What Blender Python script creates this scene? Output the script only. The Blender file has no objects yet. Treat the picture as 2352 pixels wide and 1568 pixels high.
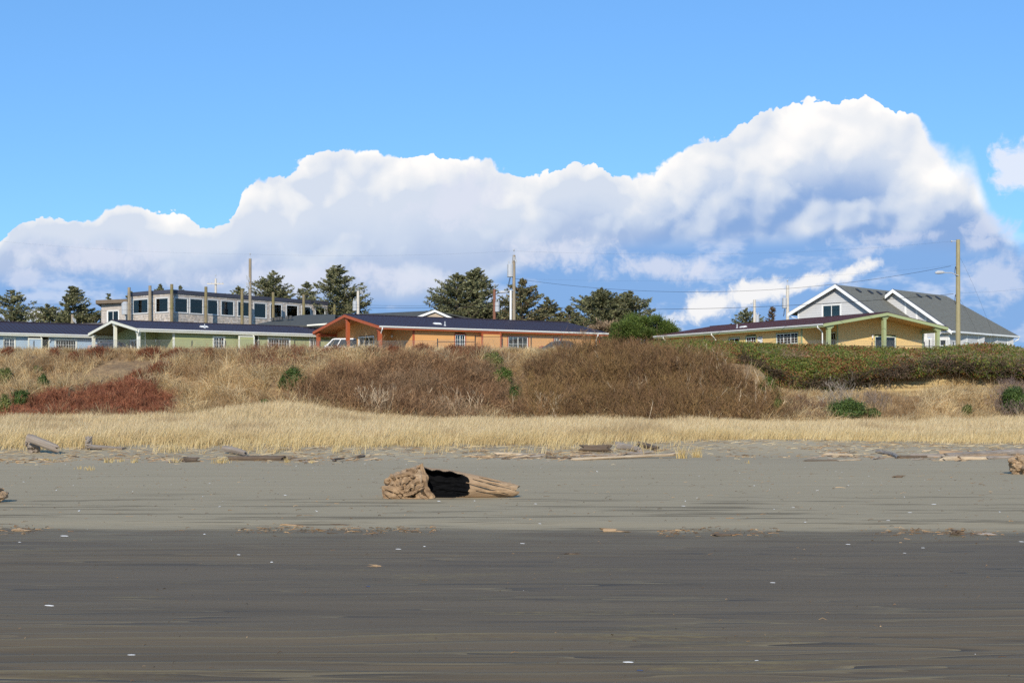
import bpy, math, random
import numpy as np

# ------------------------------------------------------------------ camera, sky, sun, exposure
F, HZ, CX, H = 3231.0, 915.0, 1176.0, 2.4       # focal length, eye level and centre in 2352-wide pixels; eye height in metres
scene = bpy.context.scene
COL = scene.collection
cam_data = bpy.data.cameras.new('camera')
cam = bpy.data.objects.new('camera', cam_data)
COL.objects.link(cam)
cam.location = (0, 0, H)
cam.rotation_euler = (math.pi / 2, 0, 0)
cam_data.sensor_width = 36
cam_data.lens = 36 * F / 2352
cam_data.shift_y = (HZ - 784) / 2352
cam_data.clip_end = 20000
scene.camera = cam
scene.view_settings.view_transform = 'Standard'
scene.view_settings.look = 'None'
scene.view_settings.gamma = 1
scene.view_settings.use_curve_mapping = False
scene.view_settings.exposure = 0.12
scene.render.engine = 'CYCLES'
scene.cycles.use_denoising = False
scene.cycles.max_bounces = 8
scene.cycles.transparent_max_bounces = 16

SUN_AZ, SUN_EL = math.radians(8), math.radians(27)   # azimuth left of straight behind the camera
sun_data = bpy.data.lights.new('sun', 'SUN')
sun_data.energy = 4.3
sun_data.angle = math.radians(0.53)
sun_data.color = (1.0, 0.93, 0.82)
sun = bpy.data.objects.new('sun', sun_data)
COL.objects.link(sun)
from mathutils import Vector, Matrix
SUNV = Vector((-math.sin(SUN_AZ) * math.cos(SUN_EL), -math.cos(SUN_AZ) * math.cos(SUN_EL), math.sin(SUN_EL)))
sun.rotation_euler = SUNV.to_track_quat('Z', 'Y').to_euler()
sun.location = (-20, -60, 60)


class NB:
    """Small helper that wires node graphs from arithmetic."""
    def __init__(self, nt, dims='3D'):
        self.nt, self.dims = nt, dims

    def node(self, typ, **kw):
        n = self.nt.nodes.new(typ)
        for k, v in kw.items():
            setattr(n, k, v)
        return n

    def put(self, sock, v):
        if isinstance(v, (int, float)):
            sock.default_value = v
        elif isinstance(v, (tuple, list)):
            v = tuple(v)
            n = len(sock.default_value)
            sock.default_value = (v + (1.0,))[:n] if len(v) < n else v[:n]
        else:
            self.nt.links.new(v, sock)

    def m(self, op, a, b=0.0, c=0.0, clamp=False):
        n = self.node('ShaderNodeMath', operation=op, use_clamp=clamp)
        for i, v in enumerate((a, b, c)):
            self.put(n.inputs[i], v)
        return n.outputs[0]

    def add(self, a, b): return self.m('ADD', a, b)
    def sub(self, a, b): return self.m('SUBTRACT', a, b)
    def mul(self, a, b): return self.m('MULTIPLY', a, b)

    def ss(self, x, lo, hi, a=0.0, b=1.0):
        n = self.node('ShaderNodeMapRange', interpolation_type='SMOOTHSTEP')
        for i, v in enumerate((x, lo, hi, a, b)):
            self.put(n.inputs[i], v)
        return n.outputs[0]

    def lin(self, x, lo, hi, a=0.0, b=1.0):
        n = self.node('ShaderNodeMapRange', clamp=True)
        for i, v in enumerate((x, lo, hi, a, b)):
            self.put(n.inputs[i], v)
        return n.outputs[0]

    def vm(self, op, a, b=(0, 0, 0), scale=None):
        n = self.node('ShaderNodeVectorMath', operation=op)
        self.put(n.inputs[0], a)
        self.put(n.inputs[1], b)
        if scale is not None:
            self.put(n.inputs['Scale'], scale)
        return n.outputs[0]

    def sep(self, v):
        n = self.node('ShaderNodeSeparateXYZ')
        self.put(n.inputs[0], v)
        return n.outputs

    def comb(self, x, y, z):
        n = self.node('ShaderNodeCombineXYZ')
        for i, v in enumerate((x, y, z)):
            self.put(n.inputs[i], v)
        return n.outputs[0]

    def noise(self, vec, scale, detail=4.0, rough=0.55, dist=0.0, color=False, lac=2.0):
        n = self.node('ShaderNodeTexNoise', noise_dimensions=self.dims)
        self.put(n.inputs['Vector'], vec)
        n.inputs['Scale'].default_value = scale
        n.inputs['Detail'].default_value = detail
        n.inputs['Roughness'].default_value = rough
        n.inputs['Lacunarity'].default_value = lac
        n.inputs['Distortion'].default_value = dist
        return n.outputs['Color' if color else 'Fac']

    def voro(self, vec, scale, smooth=0.4):
        n = self.node('ShaderNodeTexVoronoi', feature='SMOOTH_F1', voronoi_dimensions=self.dims)
        self.put(n.inputs['Vector'], vec)
        n.inputs['Scale'].default_value = scale
        n.inputs['Smoothness'].default_value = smooth
        return n.outputs['Distance']

    def mix(self, f, a, b, mode='MIX'):
        n = self.node('ShaderNodeMix', data_type='RGBA', blend_type=mode)
        self.put(n.inputs[0], f)
        self.put(n.inputs[6], a)
        self.put(n.inputs[7], b)
        return n.outputs[2]

    def curve(self, x, pts):
        n = self.node('ShaderNodeFloatCurve')
        self.put(n.inputs['Value'], x)
        c = n.mapping.curves[0]
        pts = sorted(pts)
        c.points[0].location = pts[0]
        c.points[1].location = pts[-1]
        for p in pts[1:-1]:
            c.points.new(*p)
        n.mapping.update()
        return n.outputs[0]


def srgb(r, g, b):
    f = lambda c: ((c / 255 + 0.055) / 1.055) ** 2.4 if c > 10.3 else c / 255 / 12.92
    return (f(r), f(g), f(b))


SKY_STRENGTH = 0.1


def build_world():
    w = bpy.data.worlds.new('World')
    scene.world = w
    w.use_nodes = True
    nt = w.node_tree
    nt.nodes.clear()
    b = NB(nt, '2D')
    sky = b.node('ShaderNodeTexSky', sky_type='NISHITA')
    sky.sun_disc = False
    sky.sun_elevation = SUN_EL
    sky.sun_rotation = math.pi + SUN_AZ
    sky.altitude = 0
    sky.air_density = 1.0
    sky.dust_density = 0.25
    sky.ozone_density = 3.0
    base = b.mix(1.0, sky.outputs[0], (0.70, 1.03, 1.36), 'MULTIPLY')
    tc = b.node('ShaderNodeTexCoord')
    d = tc.outputs['Generated']
    x, y, z = b.sep(d)
    DEG = 57.29578
    az = b.mul(b.m('ARCTAN2', x, y), DEG)
    el = b.mul(b.m('ARCSINE', z), DEG)
    p = b.comb(az, el, 0.0)                   # one unit is one degree of sky

    def ae(px, py):
        t = (px - CX) / F
        a = math.atan(t)
        return math.degrees(a), math.degrees(math.atan((HZ - py) / F * math.cos(a)))

    def prof(pts):
        out = []
        for px, py in pts:
            a, e = ae(px, py)
            out.append(((a + 24) / 48, e / 20))
        return out

    base = b.mix(0.30, base, tuple(v / SKY_STRENGTH for v in srgb(126, 189, 252)))
    base = b.mix(b.ss(el, 5.0, -0.5, 0.0, 0.92), base, tuple(v / SKY_STRENGTH for v in srgb(150, 203, 248)))
    azn = b.m('ADD', b.mul(az, 1 / 48), 0.5)
    top = b.mul(b.curve(azn, prof([
        (-240, 700), (-60, 600), (8, 548), (70, 492), (120, 482), (200, 486), (245, 464), (330, 464), (352, 484), (420, 496), (462, 516),
        (520, 508), (541, 470), (556, 425), (590, 402), (660, 394), (690, 374), (770, 350), (870, 338), (960, 340),
        (1040, 356), (1120, 372), (1190, 400), (1260, 396), (1340, 384), (1420, 392), (1480, 398), (1540, 366), (1580, 334),
        (1650, 302), (1740, 256), (1820, 232), (1900, 217), (2000, 213), (2028, 226), (2050, 252), (2110, 268), (2138, 306),
        (2190, 336), (2232, 344), (2256, 390), (2276, 440), (2310, 490), (2360, 520), (2500, 540)])), 20)
    bot = b.mul(b.curve(azn, prof([
        (-240, 690), (0, 640), (150, 625), (300, 640), (450, 675), (600, 690), (800, 690), (960, 690), (1050, 672), (1130, 640), (1250, 600),
        (1400, 570), (1550, 556), (1650, 556), (1750, 550), (1850, 548), (2000, 552), (2150, 566), (2280, 575), (2400, 590)])), 20)

    def cumulus(q):
        """height field of the billows, higher is nearer to the eye"""
        h = b.mul(b.voro(q, 0.25, 0.30), -1.75)
        h = b.add(h, b.mul(b.voro(q, 0.80, 0.30), -0.50))
        return b.add(h, b.mul(b.voro(q, 2.1, 0.25), -0.20))

    wv = b.vm('SUBTRACT', b.noise(p, 0.5, 5, 0.6, color=True), (0.5, 0.5, 0.5))
    pw = b.vm('ADD', p, b.vm('SCALE', wv, scale=1.0))
    h0 = cumulus(pw)
    ps = b.vm('ADD', p, b.vm('SCALE', wv, scale=0.7))

    def billow(q):
        h = b.add(b.mul(b.voro(q, 0.21, 0.25), -1.9), b.mul(b.voro(b.vm('ADD', q, (3.3, 1.7, 0)), 0.50, 0.25), -0.85))
        return b.add(h, b.mul(b.voro(q, 1.25, 0.3), -0.20))
    slope = b.sub(billow(ps), billow(b.vm('ADD', ps, (-0.22, 0.42, 0.0))))
    # outline: depth below the top, scalloped by the billows
    D = b.sub(top, el)
    v5 = b.voro(pw, 4.6, 0.2)
    fz = b.sub(b.noise(p, 2.4, 6, 0.62), 0.5)
    v1_ = b.voro(b.vm('ADD', pw, (5.1, 2.2, 0)), 1.5, 0.12)
    rip = b.add(b.add(b.mul(b.add(h0, 0.85), 0.42), b.mul(b.sub(0.42, v1_), 0.30)), b.mul(b.sub(0.40, v5), 0.14))
    dd = b.add(b.add(D, rip), b.mul(fz, 0.12))
    wisp = b.noise(p, 0.22, 3, 0.5)
    soft = b.add(b.lin(wisp, 0.42, 0.62, 0.05, 0.20), b.ss(az, 15.5, 18.0, 0.0, 1.3))
    mask = b.ss(dd, 0.0, soft)
    # light: front lit from above; crevices and the underside are grey
    right = b.ss(az, 2.0, 8.0)
    big = b.sub(b.noise(b.vm('MULTIPLY', p, (1, 1.25, 1)), 0.24, 3, 0.5), 0.5)
    fine = b.sub(b.noise(pw, 0.9, 6, 0.6), 0.5)
    elj = b.add(el, b.add(b.mul(big, 2.0), b.mul(fine, 0.6)))
    rel = b.m('DIVIDE', b.sub(elj, bot), b.m('MAXIMUM', b.sub(top, bot), 0.6))
    left_ = b.ss(az, -8.0, -12.0)
    shade = b.add(b.ss(rel, b.add(0.16, b.mul(right, 0.02)), b.add(b.add(1.22, b.mul(left_, 0.25)), b.mul(right, -0.46)), 0.0, 0.80), b.mul(slope, 0.92))
    shade = b.add(shade, b.add(b.mul(fine, 0.16), b.ss(dd, 0.7, 0.0, 0.0, 0.16)))
    shade = b.m('MAXIMUM', shade, b.ss(rel, 0.12, 0.62, -0.05, 0.40))
    lows = b.mix(right, srgb(172, 190, 220), srgb(134, 166, 213))
    c1 = b.mix(b.ss(shade, -0.05, 0.34), lows, srgb(198, 210, 229))
    c2 = b.mix(b.ss(shade, 0.25, 0.70), c1, srgb(228, 231, 236))
    ccol = b.mix(b.ss(shade, 0.60, 1.10), c2, srgb(251, 248, 245))
    # a thin veil of shaded cloud hanging under the cumulus down to the horizon
    veil_n = b.noise(b.vm('MULTIPLY', p, (0.55, 1.6, 1)), 0.5, 5, 0.55)
    below = b.ss(b.sub(el, bot), 0.45, -0.45)
    gap = b.ss(el, 0.4, 3.4)
    keep = b.mul(b.ss(b.add(veil_n, b.mul(gap, 0.36)), 0.42, 0.66), 0.92)
    cover = b.mul(mask, b.add(b.sub(1.0, below), b.mul(below, keep)))
    vlight = b.noise(b.vm('MULTIPLY', p, (0.8, 1.7, 1)), 0.36, 5, 0.6)
    vl = b.ss(vlight, 0.50, 0.70)
    vcol = b.mix(vl, srgb(126, 164, 216), srgb(186, 200, 228))
    ccol = b.mix(below, ccol, vcol)
    out = b.mix(cover, base, b.vm('SCALE', ccol, scale=1 / SKY_STRENGTH))

    # low scraps of sunlit cloud, each an ellipse torn up by noise
    tear = b.add(b.mul(b.sub(b.noise(pw, 1.0, 7, 0.62), 0.5), 3.4), b.mul(b.sub(b.noise(p, 0.4, 3, 0.5), 0.5), 1.6))

    def scraps(lst, col, power, lo_, hi_):
        tot = None
        for (px, py, rx, ry, tilt) in lst:
            a, e = ae(px, py)
            k = math.degrees(1 / F)
            u = b.m('SUBTRACT', az, a)
            v = b.m('SUBTRACT', el, e)
            ct, st = math.cos(math.radians(tilt)), math.sin(math.radians(tilt))
            uu = b.m('MULTIPLY', b.m('ADD', b.mul(u, ct), b.mul(v, st)), 1 / (rx * k))
            vv = b.m('MULTIPLY', b.m('SUBTRACT', b.mul(v, ct), b.mul(u, st)), 1 / (ry * k))
            q = b.m('SUBTRACT', 1.0, b.m('SQRT', b.m('ADD', b.mul(uu, uu), b.mul(vv, vv))))
            tot = q if tot is None else b.m('MAXIMUM', tot, q)
        f = b.mul(b.ss(b.add(tot, b.mul(tear, 0.55)), lo_, hi_), power)
        return f, col

    for args in (
        ([(1530, 612, 170, 40, -4), (700, 640, 330, 44, 0), (1290, 575, 140, 60, 0), (930, 640, 170, 36, 0), (230, 590, 220, 50, 0),
          (1050, 470, 150, 70, 20)], srgb(214, 219, 234), 0.75, 0.0, 0.8),
        ([(2060, 548, 150, 24, 4), (2290, 630, 90, 80, 0), (2260, 560, 70, 30, 0), (1990, 575, 80, 24, 10), (60, 640, 60, 30, 0),
          (2270, 520, 70, 40, 0)], srgb(205, 213, 232), 0.7, 0.0, 0.8),
        ([(2352, 385, 72, 74, 0)], srgb(228, 231, 240), 0.85, 0.0, 0.6),
        ([(1640, 700, 92, 38, 18), (1740, 672, 110, 34, 14), (1850, 652, 90, 24, 18), (1960, 622, 78, 22, 24), (110, 725, 70, 16, 0)],
         srgb(244, 242, 240), 0.92, -0.05, 0.75)):
        f, c = scraps(*args)
        out = b.mix(f, out, tuple(v / SKY_STRENGTH for v in c))
    bg = b.node('ShaderNodeBackground')
    nt.links.new(out, bg.inputs[0])
    bg.inputs[1].default_value = SKY_STRENGTH
    o = b.node('ShaderNodeOutputWorld')
    nt.links.new(bg.outputs[0], o.inputs[0])
    w.cycles.sampling_method = 'MANUAL'
    w.cycles.sample_map_resolution = 512


build_world()


# ------------------------------------------------------------------ helpers
RNG = np.random.default_rng(7)
ORIGIN = {}


def P(px, py, Y):
    """world point at depth Y seen at a place of the photograph"""
    return np.array(((px - CX) / F * Y, Y, H + (HZ - py) / F * Y))


def proj(x, y, z):
    return CX + F * x / y, HZ - F * (z - H) / y


def tag(o, label=None, cat=None, group=None, kind=None):
    for k, v in (('label', label), ('category', cat), ('group', group), ('kind', kind)):
        if v:
            o[k] = v
    return o


def empty(name, loc, label, cat, group=None):
    o = bpy.data.objects.new(name, None)
    COL.objects.link(o)
    o.location = loc
    o.empty_display_size = 0.2
    ORIGIN[o.name] = np.array(loc, float)
    return tag(o, label, cat, group)


def raw_mesh(name, V, Fs, mat=None, col=None, smooth=False, extra=None):
    """V (n,3); Fs a list of integer arrays (m,k), k may differ between them"""
    V = np.asarray(V, float)
    if isinstance(Fs, np.ndarray):
        Fs = [Fs]
    me = bpy.data.meshes.new(name)
    me.vertices.add(len(V))
    me.vertices.foreach_set('co', V.astype(np.float32).ravel())
    loops = np.concatenate([np.asarray(f).ravel() for f in Fs]).astype(np.int32)
    tot = np.concatenate([np.full(len(f), f.shape[1]) for f in Fs]).astype(np.int32)
    start = np.concatenate([[0], np.cumsum(tot)[:-1]]).astype(np.int32)
    me.loops.add(len(loops))
    me.loops.foreach_set('vertex_index', loops)
    me.polygons.add(len(tot))
    me.polygons.foreach_set('loop_start', start)
    me.polygons.foreach_set('use_smooth', np.full(len(tot), bool(smooth)))
    me.update(calc_edges=True)
    if col is not None:
        c = np.ones((len(V), 4), np.float32)
        c[:, :3] = col
        me.color_attributes.new('col', 'FLOAT_COLOR', 'POINT').data.foreach_set('color', c.ravel())
    for k, v in (extra or {}).items():
        me.attributes.new(k, 'FLOAT', 'POINT').data.foreach_set('value', np.asarray(v, np.float32))
    if mat:
        me.materials.append(mat)
    return me


def mk(name, V, Fs, mat, parent=None, loc=None, **kw):
    """link one mesh object; V in world coordinates"""
    V = np.asarray(V, float)
    if parent is not None:
        og = ORIGIN[parent.name]
    elif loc is not None:
        og = np.array(loc, float)
    else:
        og = np.zeros(3)
    o = bpy.data.objects.new(name, raw_mesh(name, V - og, Fs, mat, **kw))
    COL.objects.link(o)
    if parent is not None:
        o.parent = parent
    else:
        o.location = og
    ORIGIN[o.name] = og
    return o


BOXF = np.array([(0, 3, 2, 1), (4, 5, 6, 7), (0, 1, 5, 4), (1, 2, 6, 5), (2, 3, 7, 6), (3, 0, 4, 7)])


class MB:
    """collects pieces of one part"""
    def __init__(self):
        self.V, self.Q, self.T, self.n = [], [], [], 0

    def add(self, V, Q=None, T=None):
        V = np.asarray(V, float)
        if Q is not None and len(Q):
            self.Q.append(np.asarray(Q) + self.n)
        if T is not None and len(T):
            self.T.append(np.asarray(T) + self.n)
        self.V.append(V)
        self.n += len(V)
        return self

    def hexa(self, o, u, v, w):
        o, u, v, w = (np.asarray(t, float) for t in (o, u, v, w))
        V = [o, o + u, o + u + v, o + v, o + w, o + u + w, o + u + v + w, o + v + w]
        return self.add(V, BOXF if np.dot(np.cross(u, v), w) > 0 else BOXF[:, ::-1])

    def hex8(self, V):
        return self.add(V, BOXF)

    def box(self, x0, x1, y0, y1, z0, z1):
        return self.hexa((x0, y0, z0), (x1 - x0, 0, 0), (0, y1 - y0, 0), (0, 0, z1 - z0))

    def tube(self, pts, rad, n=8, cap=True):
        pts = np.asarray(pts, float)
        k = len(pts)
        rad = np.broadcast_to(np.asarray(rad, float), (k,))
        d = np.gradient(pts, axis=0)
        d /= np.linalg.norm(d, axis=1)[:, None] + 1e-12
        ref = np.array((0, 0, 1.0)) if abs(d[0][2]) < 0.9 else np.array((1.0, 0, 0))
        V = []
        for i in range(k):
            a = np.cross(d[i], ref)
            if np.linalg.norm(a) < 1e-4:
                a = np.cross(d[i], (0.3, 1, 0.2))
            a /= np.linalg.norm(a)
            bb = np.cross(d[i], a)
            th = np.arange(n) / n * 2 * np.pi
            V.append(pts[i] + rad[i] * (np.cos(th)[:, None] * a + np.sin(th)[:, None] * bb))
        V = np.concatenate(V)
        i, j = np.meshgrid(np.arange(k - 1), np.arange(n), indexing='ij')
        j2 = (j + 1) % n
        Q = np.stack([i * n + j, i * n + j2, (i + 1) * n + j2, (i + 1) * n + j], -1).reshape(-1, 4)
        T = []
        if cap:
            V = np.concatenate([V, pts[:1], pts[-1:]])
            for q in range(n):
                T.append((k * n, (q + 1) % n, q))
                T.append((k * n + 1, (k - 1) * n + q, (k - 1) * n + (q + 1) % n))
        return self.add(V, Q, np.array(T) if T else None)

    def build(self, name, mat, parent=None, loc=None, **kw):
        Fs = []
        if self.Q:
            Fs.append(np.concatenate(self.Q))
        if self.T:
            Fs.append(np.concatenate(self.T))
        return mk(name, np.concatenate(self.V), Fs, mat, parent, loc, **kw)


def hash2(ix, iy, seed):
    h = (ix.astype(np.int64) * 374761393 + iy.astype(np.int64) * 668265263 + seed * 1442695041) & 0xFFFFFFFF
    h = ((h ^ (h >> 13)) * 1274126177) & 0xFFFFFFFF
    h = h ^ (h >> 16)
    return (h & 0xFFFFFF) / float(0xFFFFFF)


def vnoise(x, y, seed=0):
    x, y = np.asarray(x, float), np.asarray(y, float)
    ix, iy = np.floor(x), np.floor(y)
    fx, fy = x - ix, y - iy
    fx, fy = fx * fx * (3 - 2 * fx), fy * fy * (3 - 2 * fy)
    a, b_ = hash2(ix, iy, seed), hash2(ix + 1, iy, seed)
    c, d = hash2(ix, iy + 1, seed), hash2(ix + 1, iy + 1, seed)
    return (a * (1 - fx) + b_ * fx) * (1 - fy) + (c * (1 - fx) + d * fx) * fy


def fbm(x, y, seed=0, oct_=4, rough=0.5):
    s, a, t = 0.0, 1.0, 0.0
    for o in range(oct_):
        s = s + a * vnoise(np.asarray(x) * 2 ** o, np.asarray(y) * 2 ** o, seed + 17 * o)
        t += a
        a *= rough
    return s / t


def sm(x, a, b_):
    t = np.clip((np.asarray(x, float) - a) / (b_ - a), 0, 1)
    return t * t * (3 - 2 * t)


# ------------------------------------------------------------------ materials
def new_mat(name):
    m = bpy.data.materials.new(name)
    m.use_nodes = True
    nt = m.node_tree
    nt.nodes.clear()
    b = NB(nt)
    out = b.node('ShaderNodeOutputMaterial')
    bs = b.node('ShaderNodeBsdfPrincipled')
    nt.links.new(bs.outputs[0], out.inputs[0])
    return m, b, bs, out


def coords(b, kind='Object'):
    return b.node('ShaderNodeTexCoord').outputs[kind]


def bump(b, bs, height, strength=0.3, dist=0.02):
    n = b.node('ShaderNodeBump')
    n.inputs['Strength'].default_value = strength
    n.inputs['Distance'].default_value = dist
    b.put(n.inputs['Height'], height)
    b.nt.links.new(n.outputs[0], bs.inputs['Normal'])


def mat_paint(name, c, rough=0.5, var=0.12, scale=1.5, stretch=(1, 1, 1), bumpd=0.0):
    m, b, bs, _ = new_mat(name)
    v = b.vm('MULTIPLY', coords(b), stretch)
    n = b.add(b.mul(b.noise(v, scale, 5, 0.6), 0.6), b.mul(b.noise(v, scale * 9, 3, 0.6), 0.4))
    f = b.lin(n, 0.3, 0.7, 1 - var, 1 + var)
    b.put(bs.inputs['Base Color'], b.vm('SCALE', tuple(c), scale=f))
    bs.inputs['Roughness'].default_value = rough
    if bumpd:
        bump(b, bs, n, 0.5, bumpd)
    return m


def mat_wood(name, cols, axis=0, rough=0.85, scale=3.0, str_=26.0):
    """weathered timber: grain runs along one local axis"""
    m, b, bs, _ = new_mat(name)
    v = coords(b)
    st = [str_, str_, str_]
    st[axis] = 1.3
    g = b.noise(b.vm('MULTIPLY', v, tuple(st)), 1.0, 6, 0.65, 0.4)
    big = b.noise(v, scale, 5, 0.6)
    c1 = b.mix(b.lin(g, 0.34, 0.66), cols[0], cols[1])
    c2 = b.mix(b.lin(big, 0.42, 0.66), c1, cols[2])
    b.put(bs.inputs['Base Color'], c2)
    bs.inputs['Roughness'].default_value = rough
    bump(b, bs, b.add(g, b.mul(big, 0.4)), 0.7, 0.03)
    return m


def mat_plant(name, trans=0.25, rough=0.75):
    m, b, bs, out = new_mat(name)
    a = b.node('ShaderNodeAttribute', attribute_name='col')
    b.put(bs.inputs['Base Color'], a.outputs['Color'])
    bs.inputs['Roughness'].default_value = rough
    bs.inputs['Specular IOR Level'].default_value = 0.25
    if trans:
        t = b.node('ShaderNodeBsdfTranslucent')
        b.put(t.inputs[0], a.outputs['Color'])
        mx = b.node('ShaderNodeMixShader')
        mx.inputs[0].default_value = trans
        b.nt.links.new(bs.outputs[0], mx.inputs[1])
        b.nt.links.new(t.outputs[0], mx.inputs[2])
        b.nt.links.new(mx.outputs[0], out.inputs[0])
    return m


def mat_glass():
    m, b, bs, out = new_mat('window_glass')
    b.nt.nodes.remove(bs)
    t = b.node('ShaderNodeBsdfTransparent')
    t.inputs[0].default_value = (0.62, 0.70, 0.70, 1)
    g = b.node('ShaderNodeBsdfGlossy')
    g.inputs['Roughness'].default_value = 0.02
    fr = b.node('ShaderNodeFresnel')
    fr.inputs[0].default_value = 1.7
    mx = b.node('ShaderNodeMixShader')
    b.nt.links.new(fr.outputs[0], mx.inputs[0])
    b.nt.links.new(t.outputs[0], mx.inputs[1])
    b.nt.links.new(g.outputs[0], mx.inputs[2])
    b.nt.links.new(mx.outputs[0], out.inputs[0])
    return m


M = {}
M['white'] = mat_paint('white_paint', (0.78, 0.77, 0.73), 0.45, 0.05)
M['cream'] = mat_paint('cream_paint', (0.74, 0.72, 0.60), 0.5, 0.06)
M['blue_siding'] = mat_paint('blue_siding', srgb(168, 188, 203), 0.6, 0.05)
M['green_siding'] = mat_paint('green_siding', srgb(166, 168, 118), 0.6, 0.05)
M['orange_siding'] = mat_paint('orange_siding', srgb(216, 160, 98), 0.6, 0.05)
M['yellow_siding'] = mat_paint('yellow_siding', srgb(230, 194, 128), 0.6, 0.05)
M['white_siding'] = mat_paint('white_siding', (0.53, 0.52, 0.505), 0.6, 0.05)
M['window_white'] = mat_paint('window_frame_white', (0.60, 0.60, 0.58), 0.5, 0.05)
M['orange_trim'] = mat_paint('orange_trim', srgb(168, 84, 48), 0.55, 0.08)
M['green_trim'] = mat_paint('green_trim', srgb(156, 164, 118), 0.55, 0.06)
M['navy_roof'] = mat_paint('navy_metal_roof', srgb(56, 48, 58), 0.55, 0.14, 0.6)
M['maroon_roof'] = mat_paint('maroon_metal_roof', srgb(74, 50, 52), 0.45, 0.12, 0.6)
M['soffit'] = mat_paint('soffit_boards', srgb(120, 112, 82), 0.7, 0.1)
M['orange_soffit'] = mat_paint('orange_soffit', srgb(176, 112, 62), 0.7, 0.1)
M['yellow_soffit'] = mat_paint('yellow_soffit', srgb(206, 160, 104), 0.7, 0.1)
M['gray_shingle'] = mat_paint('grey_roof_shingle', srgb(110, 108, 98), 0.9, 0.30, 2.2, (1, 1, 3), 0.01)
M['dark_shingle'] = mat_paint('dark_roof_shingle', srgb(76, 76, 70), 0.9, 0.30, 2.2, (1, 1, 3), 0.01)
M['tan'] = mat_paint('tan_wall', srgb(170, 152, 130), 0.7, 0.1)
M['brown_roof'] = mat_paint('brown_flat_roof', srgb(112, 98, 82), 0.9, 0.2)
M['cedar'] = mat_paint('weathered_cedar', srgb(176, 166, 156), 0.85, 0.3, 3.0, (1, 1, 1), 0.01)
M['fascia_dark'] = mat_paint('dark_fascia', srgb(66, 66, 76), 0.6, 0.2)
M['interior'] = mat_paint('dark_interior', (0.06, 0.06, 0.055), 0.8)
M['curtain'] = mat_paint('curtain_cloth', (0.5, 0.48, 0.42), 0.9)
M['glass'] = mat_glass()
M['black'] = mat_paint('black_metal', (0.02, 0.02, 0.022), 0.5)
M['fence'] = mat_paint('dark_fence_metal', (0.05, 0.047, 0.042), 0.55)
M['wire_mesh'] = mat_paint('dull_fence_wire', (0.14, 0.14, 0.13), 0.5)
M['concrete'] = mat_paint('concrete', (0.35, 0.34, 0.32), 0.9, 0.15)
M['galv'] = mat_paint('galvanised_metal', (0.42, 0.43, 0.44), 0.4, 0.1)
M['pole'] = mat_wood('weathered_pole', (srgb(120, 108, 92), srgb(166, 152, 128), srgb(140, 126, 104)), 2, 0.85, 1.2, 18)
M['pale_pole'] = mat_wood('pale_pole', (srgb(186, 176, 160), srgb(214, 206, 192), srgb(196, 186, 172)), 2, 0.8, 1.2, 18)
M['red_pole'] = mat_wood('reddish_pole', (srgb(112, 72, 54), srgb(140, 92, 70), srgb(124, 84, 66)), 2, 0.85, 1.2, 18)
M['mossy_pole'] = mat_wood('mossy_pole', (srgb(108, 96, 72), srgb(146, 130, 98), srgb(118, 110, 66)), 2, 0.85, 0.8, 18)
M['green_pole'] = mat_wood('treated_pole', (srgb(130, 120, 88), srgb(172, 160, 122), srgb(148, 138, 102)), 2, 0.85, 1.2, 18)
M['drift'] = mat_wood('driftwood', (srgb(114, 92, 68), srgb(182, 154, 120), srgb(154, 127, 97)), 0, 0.85, 1.6, 22)
M['drift_root'] = mat_wood('driftwood_root', (srgb(86, 66, 47), srgb(178, 147, 110), srgb(142, 114, 84)), 0, 0.9, 9.0, 7)
M['drift_gray'] = mat_wood('grey_driftwood', (srgb(104, 92, 80), srgb(168, 156, 142), srgb(138, 124, 110)), 0, 0.85, 1.2, 20)
M['drift_dark'] = mat_wood('dark_driftwood', (srgb(66, 54, 44), srgb(120, 102, 82), srgb(92, 76, 60)), 0, 0.85, 1.4, 20)
M['drift_pale'] = mat_wood('pale_driftwood', (srgb(150, 128, 100), srgb(208, 188, 158), srgb(186, 162, 130)), 0, 0.85, 1.2, 20)
M['char'] = mat_paint('charred_wood', (0.006, 0.006, 0.0065), 0.85, 0.6, 6.0, (0.6, 3, 3), 0.03)
for n_ in M['char'].node_tree.nodes:
    if n_.type == 'BSDF_PRINCIPLED':
        n_.inputs['Specular IOR Level'].default_value = 0.04
M['shell'] = mat_paint('shell', (0.56, 0.55, 0.53), 0.5, 0.3, 30)
M['mussel'] = mat_paint('mussel_shell', (0.05, 0.06, 0.10), 0.35, 0.3, 20)
M['plant'] = mat_plant('dry_plant', 0.35)
M['leaf'] = mat_plant('green_leaf', 0.18, 0.55)
M['needle'] = mat_plant('needles', 0.12, 0.7)
M['twig'] = mat_plant('twigs', 0.0, 0.8)
M['trunk'] = mat_wood('bark', (srgb(70, 58, 48), srgb(112, 98, 84), srgb(90, 76, 64)), 2, 0.9, 2.0, 12)
for nm, c in (('car_red', (0.14, 0.012, 0.012)), ('car_navy', (0.016, 0.022, 0.045)), ('car_white', (0.72, 0.72, 0.72)), ('car_dark', (0.03, 0.035, 0.045))):
    M[nm] = mat_paint(nm + '_paint', c, 0.25, 0.04)
M['tyre'] = mat_paint('tyre_rubber', (0.02, 0.02, 0.02), 0.9)
M['lamp_red'] = mat_paint('red_lens', (0.3, 0.02, 0.02), 0.3)
M['lamp_clear'] = mat_paint('clear_lens', (0.6, 0.6, 0.6), 0.2)


# ------------------------------------------------------------------ the lie of the land
def wet_line(x):
    return 26.4 + 0.7 * (vnoise(x * 0.13, 0, 5) - 0.5) + 0.5 * (vnoise(x * 0.7, 0, 6) - 0.5) - 0.02 * x


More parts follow.
